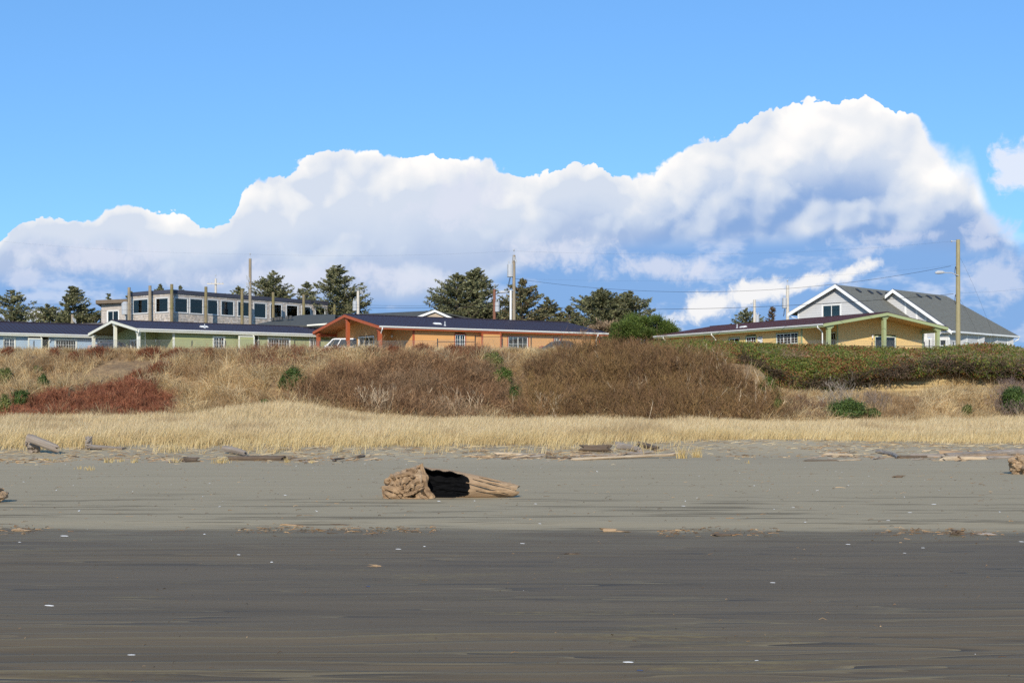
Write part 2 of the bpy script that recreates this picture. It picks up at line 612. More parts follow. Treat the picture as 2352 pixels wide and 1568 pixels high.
def toe_line(x):
    """where the dune grass begins"""
    return 62.0 + 0.16 * np.clip(x, -30, 30) + 3.0 * (fbm(x * 0.14, 3.0, 9, 3) - 0.5)


def bluff_toe(x):
    return 94.0 + 1.2 * (fbm(x * 0.06, 8.0, 21, 2) - 0.5) - 2.0 * sm(x, -22, -34)


def bluff_edge(x):
    return 108.5 + 3.0 * (fbm(x * 0.08, 1.0, 31, 3) - 0.5)


def land(x, y):
    x, y = np.broadcast_arrays(np.asarray(x, float), np.asarray(y, float))
    z = np.zeros_like(x)
    # foredune
    t0 = toe_line(x) - 5.5
    z = z + 0.36 * sm(y, t0, t0 + 9) + 0.16 * sm(y, 70, 90)
    z = z + 0.16 * (fbm(x * 0.35, y * 0.35, 3, 4) - 0.5) * sm(y, t0 + 1, t0 + 8)
    z = z + 0.95 * np.exp(-(((x + 14.8) / 5.0) ** 2 + ((y - 88) / 7.0) ** 2)) + 0.18 * np.exp(-(((x + 28) / 6) ** 2 + ((y - 88) / 6.0) ** 2))
    z = z + 0.25 * np.exp(-(((x - 36) / 7) ** 2 + ((y - 90) / 6.0) ** 2))
    # bank of bare sand on the right
    z = z + 0.22 * np.exp(-(((x - 12) / 6) ** 2 + ((y - 64) / 4.0) ** 2))
    # bluff
    ty, ey = bluff_toe(x), bluff_edge(x)
    s = np.clip((y - ty) / (ey - ty), 0, 1)
    lum = fbm(x * 0.22, y * 0.22, 41, 4) - 0.5
    prof = 0.62 * s + 0.38 * (s * s * (3 - 2 * s))
    rise = 5.45 * prof + 2.1 * lum * np.sin(np.pi * np.clip(s, 0, 1)) + 0.30 * (fbm(x * 0.6, y * 0.6, 43, 3) - 0.5) * sm(s, 0.0, 0.2)
    # undercut, steeper face on the right
    r = sm(x, 17.5, 21)
    scarp = 5.5 * (0.32 * sm(s, 0, 0.55) + 0.10 * s + 0.58 * sm(s, 0.80, 0.92)) + 0.6 * lum * np.sin(np.pi * np.clip(s, 0, 1))
    rise = rise * (1 - r) + scarp * r
    z = z + rise
    return z


_gx, _gy = np.arange(-52, 52.01, 0.2), np.arange(4, 126.01, 0.2)
_GZ = land(*np.meshgrid(_gx, _gy))


def land_exact(x, y):
    return land(x, y)


def ground_z(x, y):
    """quick look-up of the ground height"""
    x, y = np.broadcast_arrays(np.asarray(x, float), np.asarray(y, float))
    fx = np.clip((x + 52) / 0.2, 0, len(_gx) - 1.001)
    fy = np.clip((y - 4) / 0.2, 0, len(_gy) - 1.001)
    i, j = fx.astype(int), fy.astype(int)
    a, b_ = fx - i, fy - j
    return (_GZ[j, i] * (1 - a) + _GZ[j, i + 1] * a) * (1 - b_) + (_GZ[j + 1, i] * (1 - a) + _GZ[j + 1, i + 1] * a) * b_


def ground_hit(px, py, y0=8.0, y1=118.0, n=900):
    px, py = np.atleast_1d(np.asarray(px, float)), np.atleast_1d(np.asarray(py, float))
    best = np.full(px.shape, y1)
    done = np.zeros(px.shape, bool)
    for Y in np.linspace(y0, y1, n):
        zr = H + (HZ - py) / F * Y
        hit = (~done) & (zr <= ground_z((px - CX) / F * Y, Y))
        best[hit] = Y
        done |= hit
    x = (px - CX) / F * best
    return np.stack([x, best, ground_z(x, best)], -1), done


def ground_pt(px, py):
    p, ok = ground_hit([px], [py])
    return p[0]


def ripples(x, y):
    """low wind and water ripples on the near sand, crests along x"""
    wob = 1.5 * fbm(x * 0.10, y * 0.20, 51, 3) + 0.25 * fbm(x * 0.5, y * 0.5, 53, 2)
    ph = y / 0.46 + wob * 3.0
    saw = ph - np.floor(ph)
    prof = np.where(saw < 0.72, saw / 0.72, (1 - saw) / 0.28)
    amp = sm(fbm(x * 0.09, y * 0.45, 55, 3), 0.30, 0.58)
    amp = amp * (0.35 + 0.65 * vnoise(x * 0.22, np.floor(ph) * 3.1, 57))
    far = 1 - 0.55 * sm(y, 17, 24)
    crest = sm(prof, 0.80, 0.97) * amp
    return 0.034 * prof * amp * far, crest


def build_ground():
    xs_c = np.arange(-14, 14.01, 0.16)
    xs_r = np.arange(14.5, 62, 0.55)
    far = 62 * (1.28 ** np.arange(1, 17))
    xs = np.concatenate([-far[::-1], -xs_r[::-1], xs_c, xs_r, far])
    ys_near = np.concatenate([[-60, -30, -12, 0, 5], np.arange(8, 28, 0.055), np.arange(28, 58, 0.3), np.arange(58, 92.3, 0.4)])
    ys_bl = np.concatenate([np.arange(92.4, 114.3, 0.28)])
    ys_top = np.concatenate([[114.4, 118, 124, 132, 145, 165, 190], 190 * 1.22 ** np.arange(1, 16)])

    def sheet(name, ys, mat):
        X, Y = np.meshgrid(xs, ys)
        Z = land(np.clip(X, -80, 80), Y)
        extra = {}
        if name == 'beach':
            rz, crest = ripples(X, Y)
            wl = wet_line(X)
            wet = 1 - sm(Y, wl - 2.0, wl + 0.9)
            on = wet * sm(Y, 7, 9)
            Z = Z + rz * on
            drr = sm(Y, wl, wl + 1.0) * (1 - sm(Y, 44, 54))
            Z = Z + 0.018 * (fbm(X * 0.15, Y * 1.1, 61, 3) - 0.5) * drr + 0.03 * drr
            extra = {'crest': (crest * on).ravel(), 'wet': wet.ravel()}
        V = np.stack([X, Y, Z], -1).reshape(-1, 3)
        ny, nx = X.shape
        i, j = np.meshgrid(np.arange(ny - 1), np.arange(nx - 1), indexing='ij')
        Q = np.stack([i * nx + j, i * nx + j + 1, (i + 1) * nx + j + 1, (i + 1) * nx + j], -1).reshape(-1, 4)
        o = mk(name, V, Q, mat, smooth=True, extra=extra)
        o['kind'] = 'structure'
        return o

    # sand
    m, b, bs, _ = new_mat('beach_sand')
    v = coords(b)
    wet = b.node('ShaderNodeAttribute', attribute_name='wet').outputs['Fac']
    crest = b.node('ShaderNodeAttribute', attribute_name='crest').outputs['Fac']
    st = b.noise(b.vm('MULTIPLY', v, (0.16, 1.5, 1)), 1.0, 7, 0.62)
    st2 = b.noise(b.vm('MULTIPLY', v, (0.5, 5.5, 1)), 1.0, 5, 0.6)
    blot = b.noise(v, 0.10, 4, 0.55)
    grain = b.noise(v, 60, 3, 0.7)
    patch = b.noise(b.vm('MULTIPLY', v, (0.30, 1.1, 1)), 1.0, 7, 0.68)
    x, y, z = b.sep(v)
    wetv = b.add(wet, b.mul(b.sub(st2, 0.5), 1.3))
    wetf = b.mul(b.ss(wetv, 0.20, 0.80), b.ss(wet, 0.0, 0.30))
    dry = b.mix(b.lin(st, 0.30, 0.70), srgb(155, 140, 112), srgb(169, 153, 123))
    lowstreak = b.mul(b.ss(b.add(st, b.mul(b.sub(st2, 0.5), 0.5)), 0.53, 0.60), b.mul(b.ss(y, 38, 32), 0.9))
    dry = b.mix(lowstreak, dry, srgb(118, 105, 82))
    far = b.mix(b.ss(blot, 0.35, 0.65), srgb(170, 154, 125), srgb(158, 143, 116))
    dry = b.mix(b.ss(y, 44, 58), dry, far)
    wc = b.mix(b.lin(b.add(b.mul(st, 0.6), b.mul(st2, 0.4)), 0.38, 0.62), srgb(97, 81, 56), srgb(116, 98, 70))
    wc = b.mix(b.mul(b.lin(st2, 0.5, 0.75), 0.35), wc, srgb(82, 70, 51))
    tan = b.mul(b.mul(b.ss(b.add(patch, b.mul(b.sub(blot, 0.5), 0.7)), 0.56, 0.66), b.ss(b.noise(b.vm('MULTIPLY', v, (4, 14, 1)), 1.0, 4, 0.7), 0.44, 0.60)), 0.62)
    wc = b.mix(tan, wc, srgb(132, 114, 70))
    wc = b.mix(b.mul(crest, 0.85), wc, srgb(146, 126, 82))
    # low ledges of rippled sand: contour lines of a long, flat noise; dry tan lip, dark foot
    def ledges(v_, sx, sy, k, lo_, wd, st_):
        nz = b.noise(b.vm('MULTIPLY', v_, (sx, sy, 1)), 1.0, 3, 0.5)
        fr = b.m('FRACT', b.mul(nz, k))
        on = b.mul(b.ss(b.noise(b.vm('MULTIPLY', v_, (0.14, 0.6, 1)), 1.0, 3, 0.55), 0.40, 0.60), st_)
        return b.mul(b.ss(fr, 1 - wd, 1.0), on), b.mul(b.ss(fr, lo_, 0.0), on)
    damp = b.ss(y, 24.5, 20.0)
    for (sx, sy, k, lo_, wd, st_) in ((0.045, 0.62, 9.0, 0.18, 0.075, 1.0), (0.08, 1.3, 6.0, 0.22, 0.10, 0.75)):
        lip, foot = ledges(v, sx, sy, k, lo_, wd, st_)
        wc = b.mix(b.mul(b.mul(foot, damp), 0.75), wc, srgb(64, 55, 42))
        wc = b.mix(b.mul(b.mul(lip, damp), 0.80), wc, srgb(140, 122, 86))
    edge = b.mul(b.ss(y, 21.5, 25.6), b.ss(patch, 0.40, 0.60))
    wc = b.mix(b.mul(edge, 0.75), wc, srgb(126, 112, 84))
    col = b.mix(wetf, dry, wc)
    col = b.vm('SCALE', col, scale=b.lin(grain, 0.3, 0.7, 0.95, 1.05))
    b.put(bs.inputs['Base Color'], col)
    b.put(bs.inputs['Roughness'], b.lin(wetf, 0, 1, 0.95, 0.62))
    bs.inputs['Specular IOR Level'].default_value = 0.18
    hgt = b.add(b.mul(st2, 0.9), b.mul(patch, 0.5))
    bump(b, bs, hgt, 0.55, 0.03)
    sand = m

    m, b, bs, _ = new_mat('bluff_soil')
    v = coords(b)
    n1, n2, n3 = b.noise(v, 0.5, 6, 0.6), b.noise(v, 3.5, 6, 0.65), b.noise(b.vm('MULTIPLY', v, (0.4, 0.4, 4.5)), 1.2, 4, 0.6)
    x, y, z = b.sep(v)
    c = b.mix(b.lin(n1, 0.35, 0.65), srgb(128, 102, 72), srgb(158, 130, 92))
    c = b.mix(b.lin(n2, 0.45, 0.70), c, srgb(98, 78, 56))
    bare = b.mul(b.ss(x, 17, 20), b.mul(b.ss(z, 2.4, 3.2), b.ss(z, 5.9, 5.2)))
    sandst = b.mix(b.lin(n3, 0.40, 0.62), srgb(140, 116, 76), srgb(186, 162, 112))
    c = b.mix(bare, c, sandst)
    b.put(bs.inputs['Base Color'], c)
    bs.inputs['Roughness'].default_value = 0.95
    bump(b, bs, b.add(n2, b.mul(n3, 0.5)), 0.8, 0.12)
    soil = m

    m, b, bs, _ = new_mat('winter_lawn')
    v = coords(b)
    c = b.mix(b.lin(b.noise(v, 0.3, 6, 0.6), 0.35, 0.65), srgb(104, 104, 62), srgb(138, 124, 84))
    b.put(bs.inputs['Base Color'], c)
    bs.inputs['Roughness'].default_value = 0.95
    lawn = m
    sheet('beach', np.concatenate([ys_near, ys_bl[:1]]), sand)
    sheet('bluff', np.concatenate([ys_bl, ys_top[:1]]), soil)
    sheet('lawn', ys_top, lawn)
    # the sea behind the camera, seen only in reflections and from elsewhere
    m, b, bs, _ = new_mat('sea_water')
    bs.inputs['Base Color'].default_value = (0.03, 0.05, 0.06, 1)
    bs.inputs['Roughness'].default_value = 0.12
    bump(b, bs, b.noise(b.vm('MULTIPLY', coords(b), (0.3, 1, 1)), 0.5, 6, 0.6), 0.5, 0.3)
    o = mk('sea', [(-4000, -4000, -0.02), (4000, -4000, -0.02), (4000, -60, -0.02), (-4000, -60, -0.02)], np.array([(0, 1, 2, 3)]), m)
    o['kind'] = 'structure'


build_ground()


# ------------------------------------------------------------------ houses
def share(name, mesh, parent, offset):
    o = bpy.data.objects.new(name, mesh)
    COL.objects.link(o)
    o.parent = parent
    o.location = offset
    ORIGIN[o.name] = ORIGIN[parent.name]
    return o


class Wall:
    """A straight wall from plan point p to plan point q; out is the plan normal that faces outdoors."""
    def __init__(self, root, p, q, z0, z1, out_to=None):
        self.root = root
        self.p, self.q = np.array(p, float), np.array(q, float)
        d = self.q - self.p
        self.L = float(np.hypot(*d))
        self.d = d / self.L
        n = np.array((self.d[1], -self.d[0]))
        if out_to is None:
            if n[1] > 0:
                n = -n
        elif np.dot(n, out_to) < 0:
            n = -n
        self.n = n
        self.z0, self.z1 = z0, z1          # z1 may be a function of u
        self.holes = []

    def u_at(self, px):
        k = (px - CX) / F
        return (k * self.p[1] - self.p[0]) / (self.d[0] - k * self.d[1])

    def z_at(self, px, py):
        u = self.u_at(px)
        y = self.p[1] + u * self.d[1]
        return H + (HZ - py) / F * y

    def at(self, u, off=0.0, z=0.0):
        xy = self.p + u * self.d + off * self.n
        return np.array((xy[0], xy[1], z))

    def slab(self, mb, u0, u1, o0, o1, z0, z1):
        mb.hexa(self.at(u0, o0, z0), np.append(self.d * (u1 - u0), 0), np.append(self.n * (o1 - o0), 0), (0, 0, z1 - z0))

    def top(self, u):
        return self.z1(u) if callable(self.z1) else self.z1

    def boards(self, mat, h=0.2, name='siding_board', plain=False):
        root = self.root
        if plain:
            mb = MB()
            zs = [self.top(0), self.top(self.L)]
            a, c = self.at(0, -0.05), self.at(self.L, -0.05)
            n3 = np.append(self.n, 0) * 0.05
            V = [a + (0, 0, self.z0), c + (0, 0, self.z0), c + (0, 0, zs[1]), a + (0, 0, zs[0])]
            mb.hex8([V[0], V[3], V[2], V[1]] + [v + n3 for v in (V[0], V[3], V[2], V[1])])
            return mb.build('wall', mat, root)
        ztop = max(self.top(u) for u in np.linspace(0, self.L, 41))
        us = np.linspace(0, self.L, 401)
        tops = np.array([self.top(u) for u in us])
        k = 0
        while self.z0 + k * h < ztop - 0.02:
            za = self.z0 + k * h
            zb = za + h + 0.025
            k += 1
            # spans under the roof line
            ok = us[tops >= za + 0.03]
            if len(ok) < 2:
                break
            spans = [(ok[0], ok[-1])]
            for (h0, h1, hz0, hz1) in self.holes:
                if za < hz1 - 0.01 and zb > hz0 + 0.01:
                    new = []
                    for s0, s1 in spans:
                        if h1 <= s0 or h0 >= s1:
                            new.append((s0, s1))
                        else:
                            if h0 - s0 > 0.03:
                                new.append((s0, h0))
                            if s1 - h1 > 0.03:
                                new.append((h1, s1))
                    spans = new
            for s0, s1 in spans:
                kn = [s0] + [u_ for u_ in us if s0 < u_ < s1 and min(zb, self.top(u_)) != min(zb, self.top(u_ - 0.01 * self.L)) and callable(self.z1)][::6] + [s1]
                if callable(self.z1):
                    full = [u_ for u_ in us if s0 < u_ < s1 and self.top(u_) >= zb]
                    kn = sorted(set(kn + ([full[0], full[-1]] if full else [us[int(np.argmax(tops))]] if s0 < us[int(np.argmax(tops))] < s1 else [])))
                bo, to = 0.030, 0.008
                V = []
                for u_ in kn:
                    zt_ = max(min(zb, self.top(u_)), za + 0.01)
                    V += [self.at(u_, 0.0, za), self.at(u_, bo, za), self.at(u_, to, zt_), self.at(u_, -0.004, zt_)]
                Q = []
                for i in range(len(kn) - 1):
                    for j in range(4):
                        Q.append((4 * i + j, 4 * i + (j + 1) % 4, 4 * i + 4 + (j + 1) % 4, 4 * i + 4 + j))
                n_ = 4 * (len(kn) - 1)
                Q += [(0, 3, 2, 1), (n_, n_ + 1, n_ + 2, n_ + 3)]
                MB().add(V, Q).build(name, mat, root)

    def trim(self, u, mat, w=0.14, name='corner_board', z0=None, z1=None):
        mb = MB()
        self.slab(mb, u - w / 2, u + w / 2, 0.0, 0.05, z0 if z0 is not None else self.z0, z1 if z1 is not None else self.top(u))
        return mb.build(name, mat, self.root)

    def window(self, px0, px1, py0, py1, trim, frame, panes=2, rows=0, cols=0, curtain=0.0, uv=None, tw=0.11, name='window'):
        """outer trim spans the pixels given; hole, sash, panes and muntins follow"""
        if uv is None:
            u0, u1 = sorted((self.u_at(px0), self.u_at(px1)))
            pm = (px0 + px1) / 2
            z1, z0 = self.z_at(pm, py0), self.z_at(pm, py1)
        else:
            u0, u1, z0, z1 = uv
        root = self.root
        iu0, iu1, iz0, iz1 = u0 + tw, u1 - tw, z0 + tw, z1 - tw
        self.holes.append((iu0 - 0.02, iu1 + 0.02, iz0 - 0.02, iz1 + 0.02))
        mb = MB()
        self.slab(mb, u0, u1, 0.0, 0.055, iz1, z1)
        self.slab(mb, u0 - 0.03, u1 + 0.03, 0.0, 0.075, z0, iz0)
        self.slab(mb, u0, iu0, 0.0, 0.052, iz0, iz1)
        self.slab(mb, iu1, u1, 0.0, 0.052, iz0, iz1)
        win = mb.build(name, trim, root)
        sash = MB()
        s = 0.055
        self.slab(sash, iu0, iu1, -0.05, 0.03, iz1 - s, iz1)
        self.slab(sash, iu0, iu1, -0.05, 0.03, iz0, iz0 + s)
        w = (iu1 - iu0) / panes
        for i in range(panes + 1):
            c = iu0 + i * w
            a = c if i == 0 else c - s / 2
            e = c + s if i == 0 else (c if i == panes else c + s / 2)
            if i == panes:
                a = c - s
            self.slab(sash, a, e, -0.048, 0.028, iz0 + s, iz1 - s)
        sash.build('sash', frame, win)
        for i in range(panes):
            a, e = iu0 + i * w + s * 0.6, iu0 + (i + 1) * w - s * 0.6
            g = MB()
            self.slab(g, a, e, -0.022, -0.016, iz0 + s, iz1 - s)
            g.build('pane', M['glass'], win)
            if rows or cols:
                mu = MB()
                for r in range(1, rows):
                    zz = iz0 + s + (iz1 - iz0 - 2 * s) * r / rows
                    self.slab(mu, a, e, -0.012, 0.006, zz - 0.012, zz + 0.012)
                for c_ in range(1, cols):
                    uu = a + (e - a) * c_ / cols
                    self.slab(mu, uu - 0.012, uu + 0.012, -0.012, 0.008, iz0 + s, iz1 - s)
                if mu.V:
                    mu.build('muntin', frame, win)
        if curtain:
            cm = MB()
            cw = (iu1 - iu0) * curtain
            for (a, e) in ((iu0, iu0 + cw), (iu1 - cw, iu1)):
                n = max(4, int((e - a) / 0.08))
                uu = np.linspace(a, e, n)
                V = []
                for i, u_ in enumerate(uu):
                    o_ = -0.14 + 0.03 * (-1) ** i
                    V += [self.at(u_, o_, iz0), self.at(u_, o_, iz1)]
                cm.add(V, [(2 * i, 2 * i + 2, 2 * i + 3, 2 * i + 1) for i in range(n - 1)])
            cm.build('curtain', M['curtain'], win)
        return win

    def door(self, px0, px1, py0, trim, leaf, z0=None):
        u0, u1 = sorted((self.u_at(px0), self.u_at(px1)))
        z1 = self.z_at((px0 + px1) / 2, py0)
        z0 = self.z0 if z0 is None else z0
        tw = 0.1
        self.holes.append((u0 + tw - 0.02, u1 - tw + 0.02, z0 - 1, z1 - tw + 0.02))
        mb = MB()
        self.slab(mb, u0, u1, 0, 0.05, z1 - tw, z1)
        self.slab(mb, u0, u0 + tw, 0, 0.048, z0, z1 - tw)
        self.slab(mb, u1 - tw, u1, 0, 0.048, z0, z1 - tw)
        d = mb.build('door', trim, self.root)
        l = MB()
        self.slab(l, u0 + tw, u1 - tw, -0.06, -0.02, z0, z1 - tw)
        l.build('door_leaf', leaf, d)
        return d


class House:
    """N: plan corner of the roof nearest the camera; a runs along the ridge, g across it."""
    def __init__(self, name, label, N, yaw_a, g_side, L, W, ze, zr, zb=5.9):
        self.N = np.array(N, float)
        self.a = np.array((math.cos(math.radians(yaw_a)), math.sin(math.radians(yaw_a))))
        self.g = np.array((-self.a[1], self.a[0])) * g_side
        self.L, self.W, self.ze, self.zr, self.zb = L, W, ze, zr, zb
        c = self.xy(L / 2, W / 2)
        self.root = empty(name, (c[0], c[1], zb), label, 'house')

    def xy(self, a, g):
        return self.N + a * self.a + g * self.g

    def p3(self, a, g, z):
        v = self.xy(a, g)
        return np.array((v[0], v[1], z))

    def a_at(self, px, g):
        o = self.N + g * self.g
        k = (px - CX) / F
        return (k * o[1] - o[0]) / (self.a[0] - k * self.a[1])

    def g_at(self, px, a):
        o = self.N + a * self.a
        k = (px - CX) / F
        return (k * o[1] - o[0]) / (self.g[0] - k * self.g[1])

    def roof_z(self, g):
        return self.ze + (self.zr - self.ze) * (1 - abs(g - self.W / 2) / (self.W / 2))

    def roof(self, metal, soffit, rake, gutter, hip_far=0.0):
        root, L, W, ze, zr = self.root, self.L, self.W, self.ze, self.zr
        a3, g3 = np.append(self.a, 0), np.append(self.g, 0)
        t = 0.20
        # soffit slab, both slopes
        mb = MB()
        for (g0, g1) in ((0.0, W / 2), (W / 2, W)):
            lo = [self.p3(0.05, g0, self.roof_z(g0) - t), self.p3(L - 0.05, g0, self.roof_z(g0) - t),
                  self.p3(L - 0.05, g1, self.roof_z(g1) - t), self.p3(0.05, g1, self.roof_z(g1) - t)]
            hi = [v + (0, 0, t - 0.03) for v in lo]
            flip = np.dot(np.cross(a3, g3), (0, 0, 1)) < 0
            mb.add(lo + hi, BOXF[:, ::-1] if flip else BOXF)
        mb.build('soffit', soffit, root)
        # standing-seam panels, one object each, alike pieces share their mesh
        n = int(round(L / 0.45))
        w = L / n
        for slope in (0, 1):
            g0, g1 = (-0.06, W / 2) if slope == 0 else (W + 0.06, W / 2)
            z0, z1 = ze - 0.012, zr
            pm = MB()
            base = ORIGIN[root.name]
            dg = g3 * (g1 - g0) + np.array((0, 0, z1 - z0))
            o0 = self.p3(0, g0, z0)
            pm.hexa(o0, a3 * (w - 0.004), dg, np.array((0, 0, 0.012)))
            pm.hexa(o0 + np.array((0, 0, 0.012)), a3 * 0.035, dg, np.array((0, 0, 0.035)))
            proto = pm.build('roof_panel', metal, root)
            for i in range(1, n):
                share('roof_panel', proto.data, root, tuple(a3 * w * i))
        cap = MB()
        cap.hexa(self.p3(-0.03, W / 2 - 0.16, zr + 0.015), a3 * (L + 0.06), g3 * 0.32, np.array((0, 0, 0.055)))
        cap.build('ridge_cap', metal, root)
        # rake boards at both ends, eave fascia, gutter
        for aa in (-0.03, L - 0.02):
            for (g0, g1) in ((-0.05, W / 2), (W + 0.05, W / 2)):
                r = MB()
                za, zb_ = self.roof_z(g0) - 0.27, self.roof_z(g1) - 0.27
                v = [self.p3(aa, g0, za), self.p3(aa, g1, zb_), self.p3(aa, g1, zb_ + 0.255), self.p3(aa, g0, za + 0.255)]
                v2 = [q + a3 * 0.05 for q in v]
                r.hex8(v + v2)
                r.build('rake_board', rake, root)
        for g0, s in ((0.0, -1), (W, 1)):
            f = MB()
            f.hexa(self.p3(0, g0, ze - 0.30), a3 * L, g3 * 0.04 * s, np.array((0, 0, 0.25)))
            f.build('fascia', rake, root)
        gm = MB()
        prof = [(0.045, -0.20), (0.12, -0.19), (0.165, -0.10), (0.17, -0.045), (0.155, -0.045), (0.15, -0.10), (0.115, -0.17), (0.045, -0.18)]
        V = []
        for aa in (-0.02, L + 0.02):
            for (o_, z_) in prof:
                V.append(self.p3(aa, -o_, ze + z_ + 0.03))
        k = len(prof)
        Q = [(i, (i + 1) % k, k + (i + 1) % k, k + i) for i in range(k)]
        Q += [(0, 7, 6, 1), (1, 6, 5, 2), (2, 5, 4, 3), (8, 9, 14, 15), (9, 10, 13, 14), (10, 11, 12, 13)]
        gm.add(V, Q)
        gm.build('gutter', gutter, root)

    def post(self, a, g, mat, w=0.27, cap=True, z1=None):
        z1 = (self.roof_z(g) - 0.2) if z1 is None else z1
        mb = MB()
        a3, g3 = np.append(self.a, 0), np.append(self.g, 0)
        mb.hexa(self.p3(a - w / 2, g - w / 2, self.zb - 0.2), a3 * w, g3 * w, np.array((0, 0, z1 - self.zb + 0.2)))
        o = mb.build('porch_post', mat, self.root)
        if cap:
            c = MB()
            c.hexa(self.p3(a - w * 0.62, g - w * 1.4, z1 - 0.22), a3 * w * 1.24, g3 * w * 2.8, np.array((0, 0, 0.2)))
            c.hexa(self.p3(a - w * 0.58, g - w * 0.9, z1 - 0.34), a3 * w * 1.16, g3 * w * 1.8, np.array((0, 0, 0.12)))
            c.build('bracket', mat, o)
        return o

    def beam(self, a0, g0, a1, g1, z, mat, h=0.25, w=0.14):
        p, q = self.p3(a0, g0, z), self.p3(a1, g1, z)
        d = q - p
        n = np.array((-d[1], d[0], 0)) / np.hypot(d[0], d[1]) * w
        mb = MB()
        mb.hexa(p - n / 2, d, n, np.array((0, 0, h)))
        return mb.build('beam', mat, self.root)

    def downspout(self, px, g_wall, out=0.12):
        a = self.a_at(px, 0.0)
        ze = self.ze - 0.16
        pts = [self.p3(a, -0.10, ze), self.p3(a, -0.10, ze - 0.16), self.p3(a + 0.05, (g_wall - 0.1) * 0.5, ze - 0.36),
               self.p3(a + 0.1, g_wall - 0.10, ze - 0.55), self.p3(a + 0.1, g_wall - 0.10, self.zb)]
        mb = MB()
        mb.tube(pts, 0.055, 6)
        return mb.build('downspout', M['white'], self.root)

    def vent(self, px, g, kind='vent_pipe'):
        a = self.a_at(px, g)
        z = self.roof_z(g)
        mb = MB()
        if kind == 'vent_pipe':
            mb.tube([self.p3(a, g, z - 0.05), self.p3(a, g, z + 0.14)], [0.16, 0.06], 10)
            mb.tube([self.p3(a, g, z + 0.10), self.p3(a, g, z + 0.42)], 0.055, 10)
        else:
            a3, g3 = np.append(self.a, 0), np.append(self.g, 0)
            dz = (self.zr - self.ze) / (self.W / 2)
            mb.hexa(self.p3(a, g, z + 0.02), a3 * 0.62, (g3 + np.array((0, 0, dz))) * 0.32, np.array((0, 0, 0.13)))
            mb.hexa(self.p3(a - 0.06, g - 0.06, z + 0.012), a3 * 0.74, (g3 + np.array((0, 0, dz))) * 0.44, np.array((0, 0, 0.05)))
        return mb.build(kind, M['white'] if kind != 'vent_pipe' else M['galv'], self.root)


def solve_len(o, d, px):
    k = (px - CX) / F
    return (k * o[1] - o[0]) / (d[0] - k * d[1])


def unit(deg):
    return np.array((math.cos(math.radians(deg)), math.sin(math.radians(deg))))


ZB = 5.9


def beach_house(name, label, npx, npy, Y, yaw, side, px_far, px_side, py_apex, px_apex, siding, trim, metal, soffit, rake, post_mat,
                win_trim, corner, rear_plain=True, px_corner=None, px_bump=None, g_rec=2.6, g_front=0.55, a_len=None):
    n3 = P(npx, npy, Y)
    a = unit(yaw)
    g = np.array((-a[1], a[0])) * side
    L = solve_len(n3[:2], a, px_far)
    W = solve_len(n3[:2], g, px_side)
    ze = n3[2]
    mid = n3[:2] + g * W / 2
    zr = H + (HZ - py_apex) / F * mid[1]
    h = House(name, label, n3[:2], yaw, side, L, W, ze, zr, ZB)
    h.roof(metal, soffit, rake, M['white'])
    A1 = h.a_at(px_corner, g_rec)
    A2 = h.a_at(px_bump, g_front)
    out_g, out_a = -h.g, -h.a
    zt = lambda gg: h.roof_z(gg) - 0.2
    h.w_rec = Wall(h.root, h.xy(A1, g_rec), h.xy(A2, g_rec), ZB - 0.2, zt(g_rec), out_g)
    h.w_ret = Wall(h.root, h.xy(A2, g_rec), h.xy(A2, g_front), ZB - 0.2, zt(g_front), out_a)
    h.w_front = Wall(h.root, h.xy(A2, g_front), h.xy(L - 0.6, g_front), ZB - 0.2, zt(g_front), out_g)
    h.w_far = Wall(h.root, h.xy(L - 0.6, g_front), h.xy(L - 0.6, W - 0.6), ZB - 0.2, zt(g_front), h.a)
    h.w_back = Wall(h.root, h.xy(A1, W - 0.6), h.xy(L - 0.6, W - 0.6), ZB - 0.2, zt(W - 0.6), h.g)
    gw = W - 0.6
    h.w_gable = Wall(h.root, h.xy(A1, g_rec), h.xy(A1, gw), ZB - 0.2, lambda u: h.roof_z(g_rec + u) - 0.2, out_a)
    h.w_far.boards(siding, plain=True)
    h.w_back.boards(siding, plain=True)
    h.A1, h.A2, h.zt = A1, A2, zt
    print(name, 'L %.1f W %.1f ze %.2f zr %.2f A1 %.2f A2 %.2f' % (L, W, ze, zr, A1, A2), 'far corner py %.1f' % proj(*h.p3(L, 0, ze))[1], 'side py %.1f' % proj(*h.p3(0, W, ze))[1])
    fl = MB()
    q = [h.xy(A1, g_rec), h.xy(L - 0.6, g_rec), h.xy(L - 0.6, gw), h.xy(A1, gw)]
    fl.hex8([(p_[0], p_[1], ZB - 0.1) for p_ in q] + [(p_[0], p_[1], ZB + 0.12) for p_ in q]).build('floor_slab', M['concrete'], h.root)
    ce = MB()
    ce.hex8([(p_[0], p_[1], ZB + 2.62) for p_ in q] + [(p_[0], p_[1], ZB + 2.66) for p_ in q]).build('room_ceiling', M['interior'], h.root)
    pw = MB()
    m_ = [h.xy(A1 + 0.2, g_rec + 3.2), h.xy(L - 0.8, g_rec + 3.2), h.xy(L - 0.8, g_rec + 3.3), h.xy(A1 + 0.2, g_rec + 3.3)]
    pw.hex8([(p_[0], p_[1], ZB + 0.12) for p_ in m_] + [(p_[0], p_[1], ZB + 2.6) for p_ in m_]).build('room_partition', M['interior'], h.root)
    return h


def lantern(wall, px, py, mat):
    u, z = wall.u_at(px), wall.z_at(px, py)
    c = wall.at(u, 0.12, z)
    mb = MB()
    mb.tube([c + (0, 0, 0.16), c + (0, 0, 0.08), c - (0, 0, 0.12), c - (0, 0, 0.18)], [0.02, 0.10, 0.07, 0.03], 8)
    mb.tube([wall.at(u, 0.0, z + 0.14), wall.at(u, 0.12, z + 0.16)], 0.02, 6)
    return mb.build('wall_lantern', mat, wall.root)


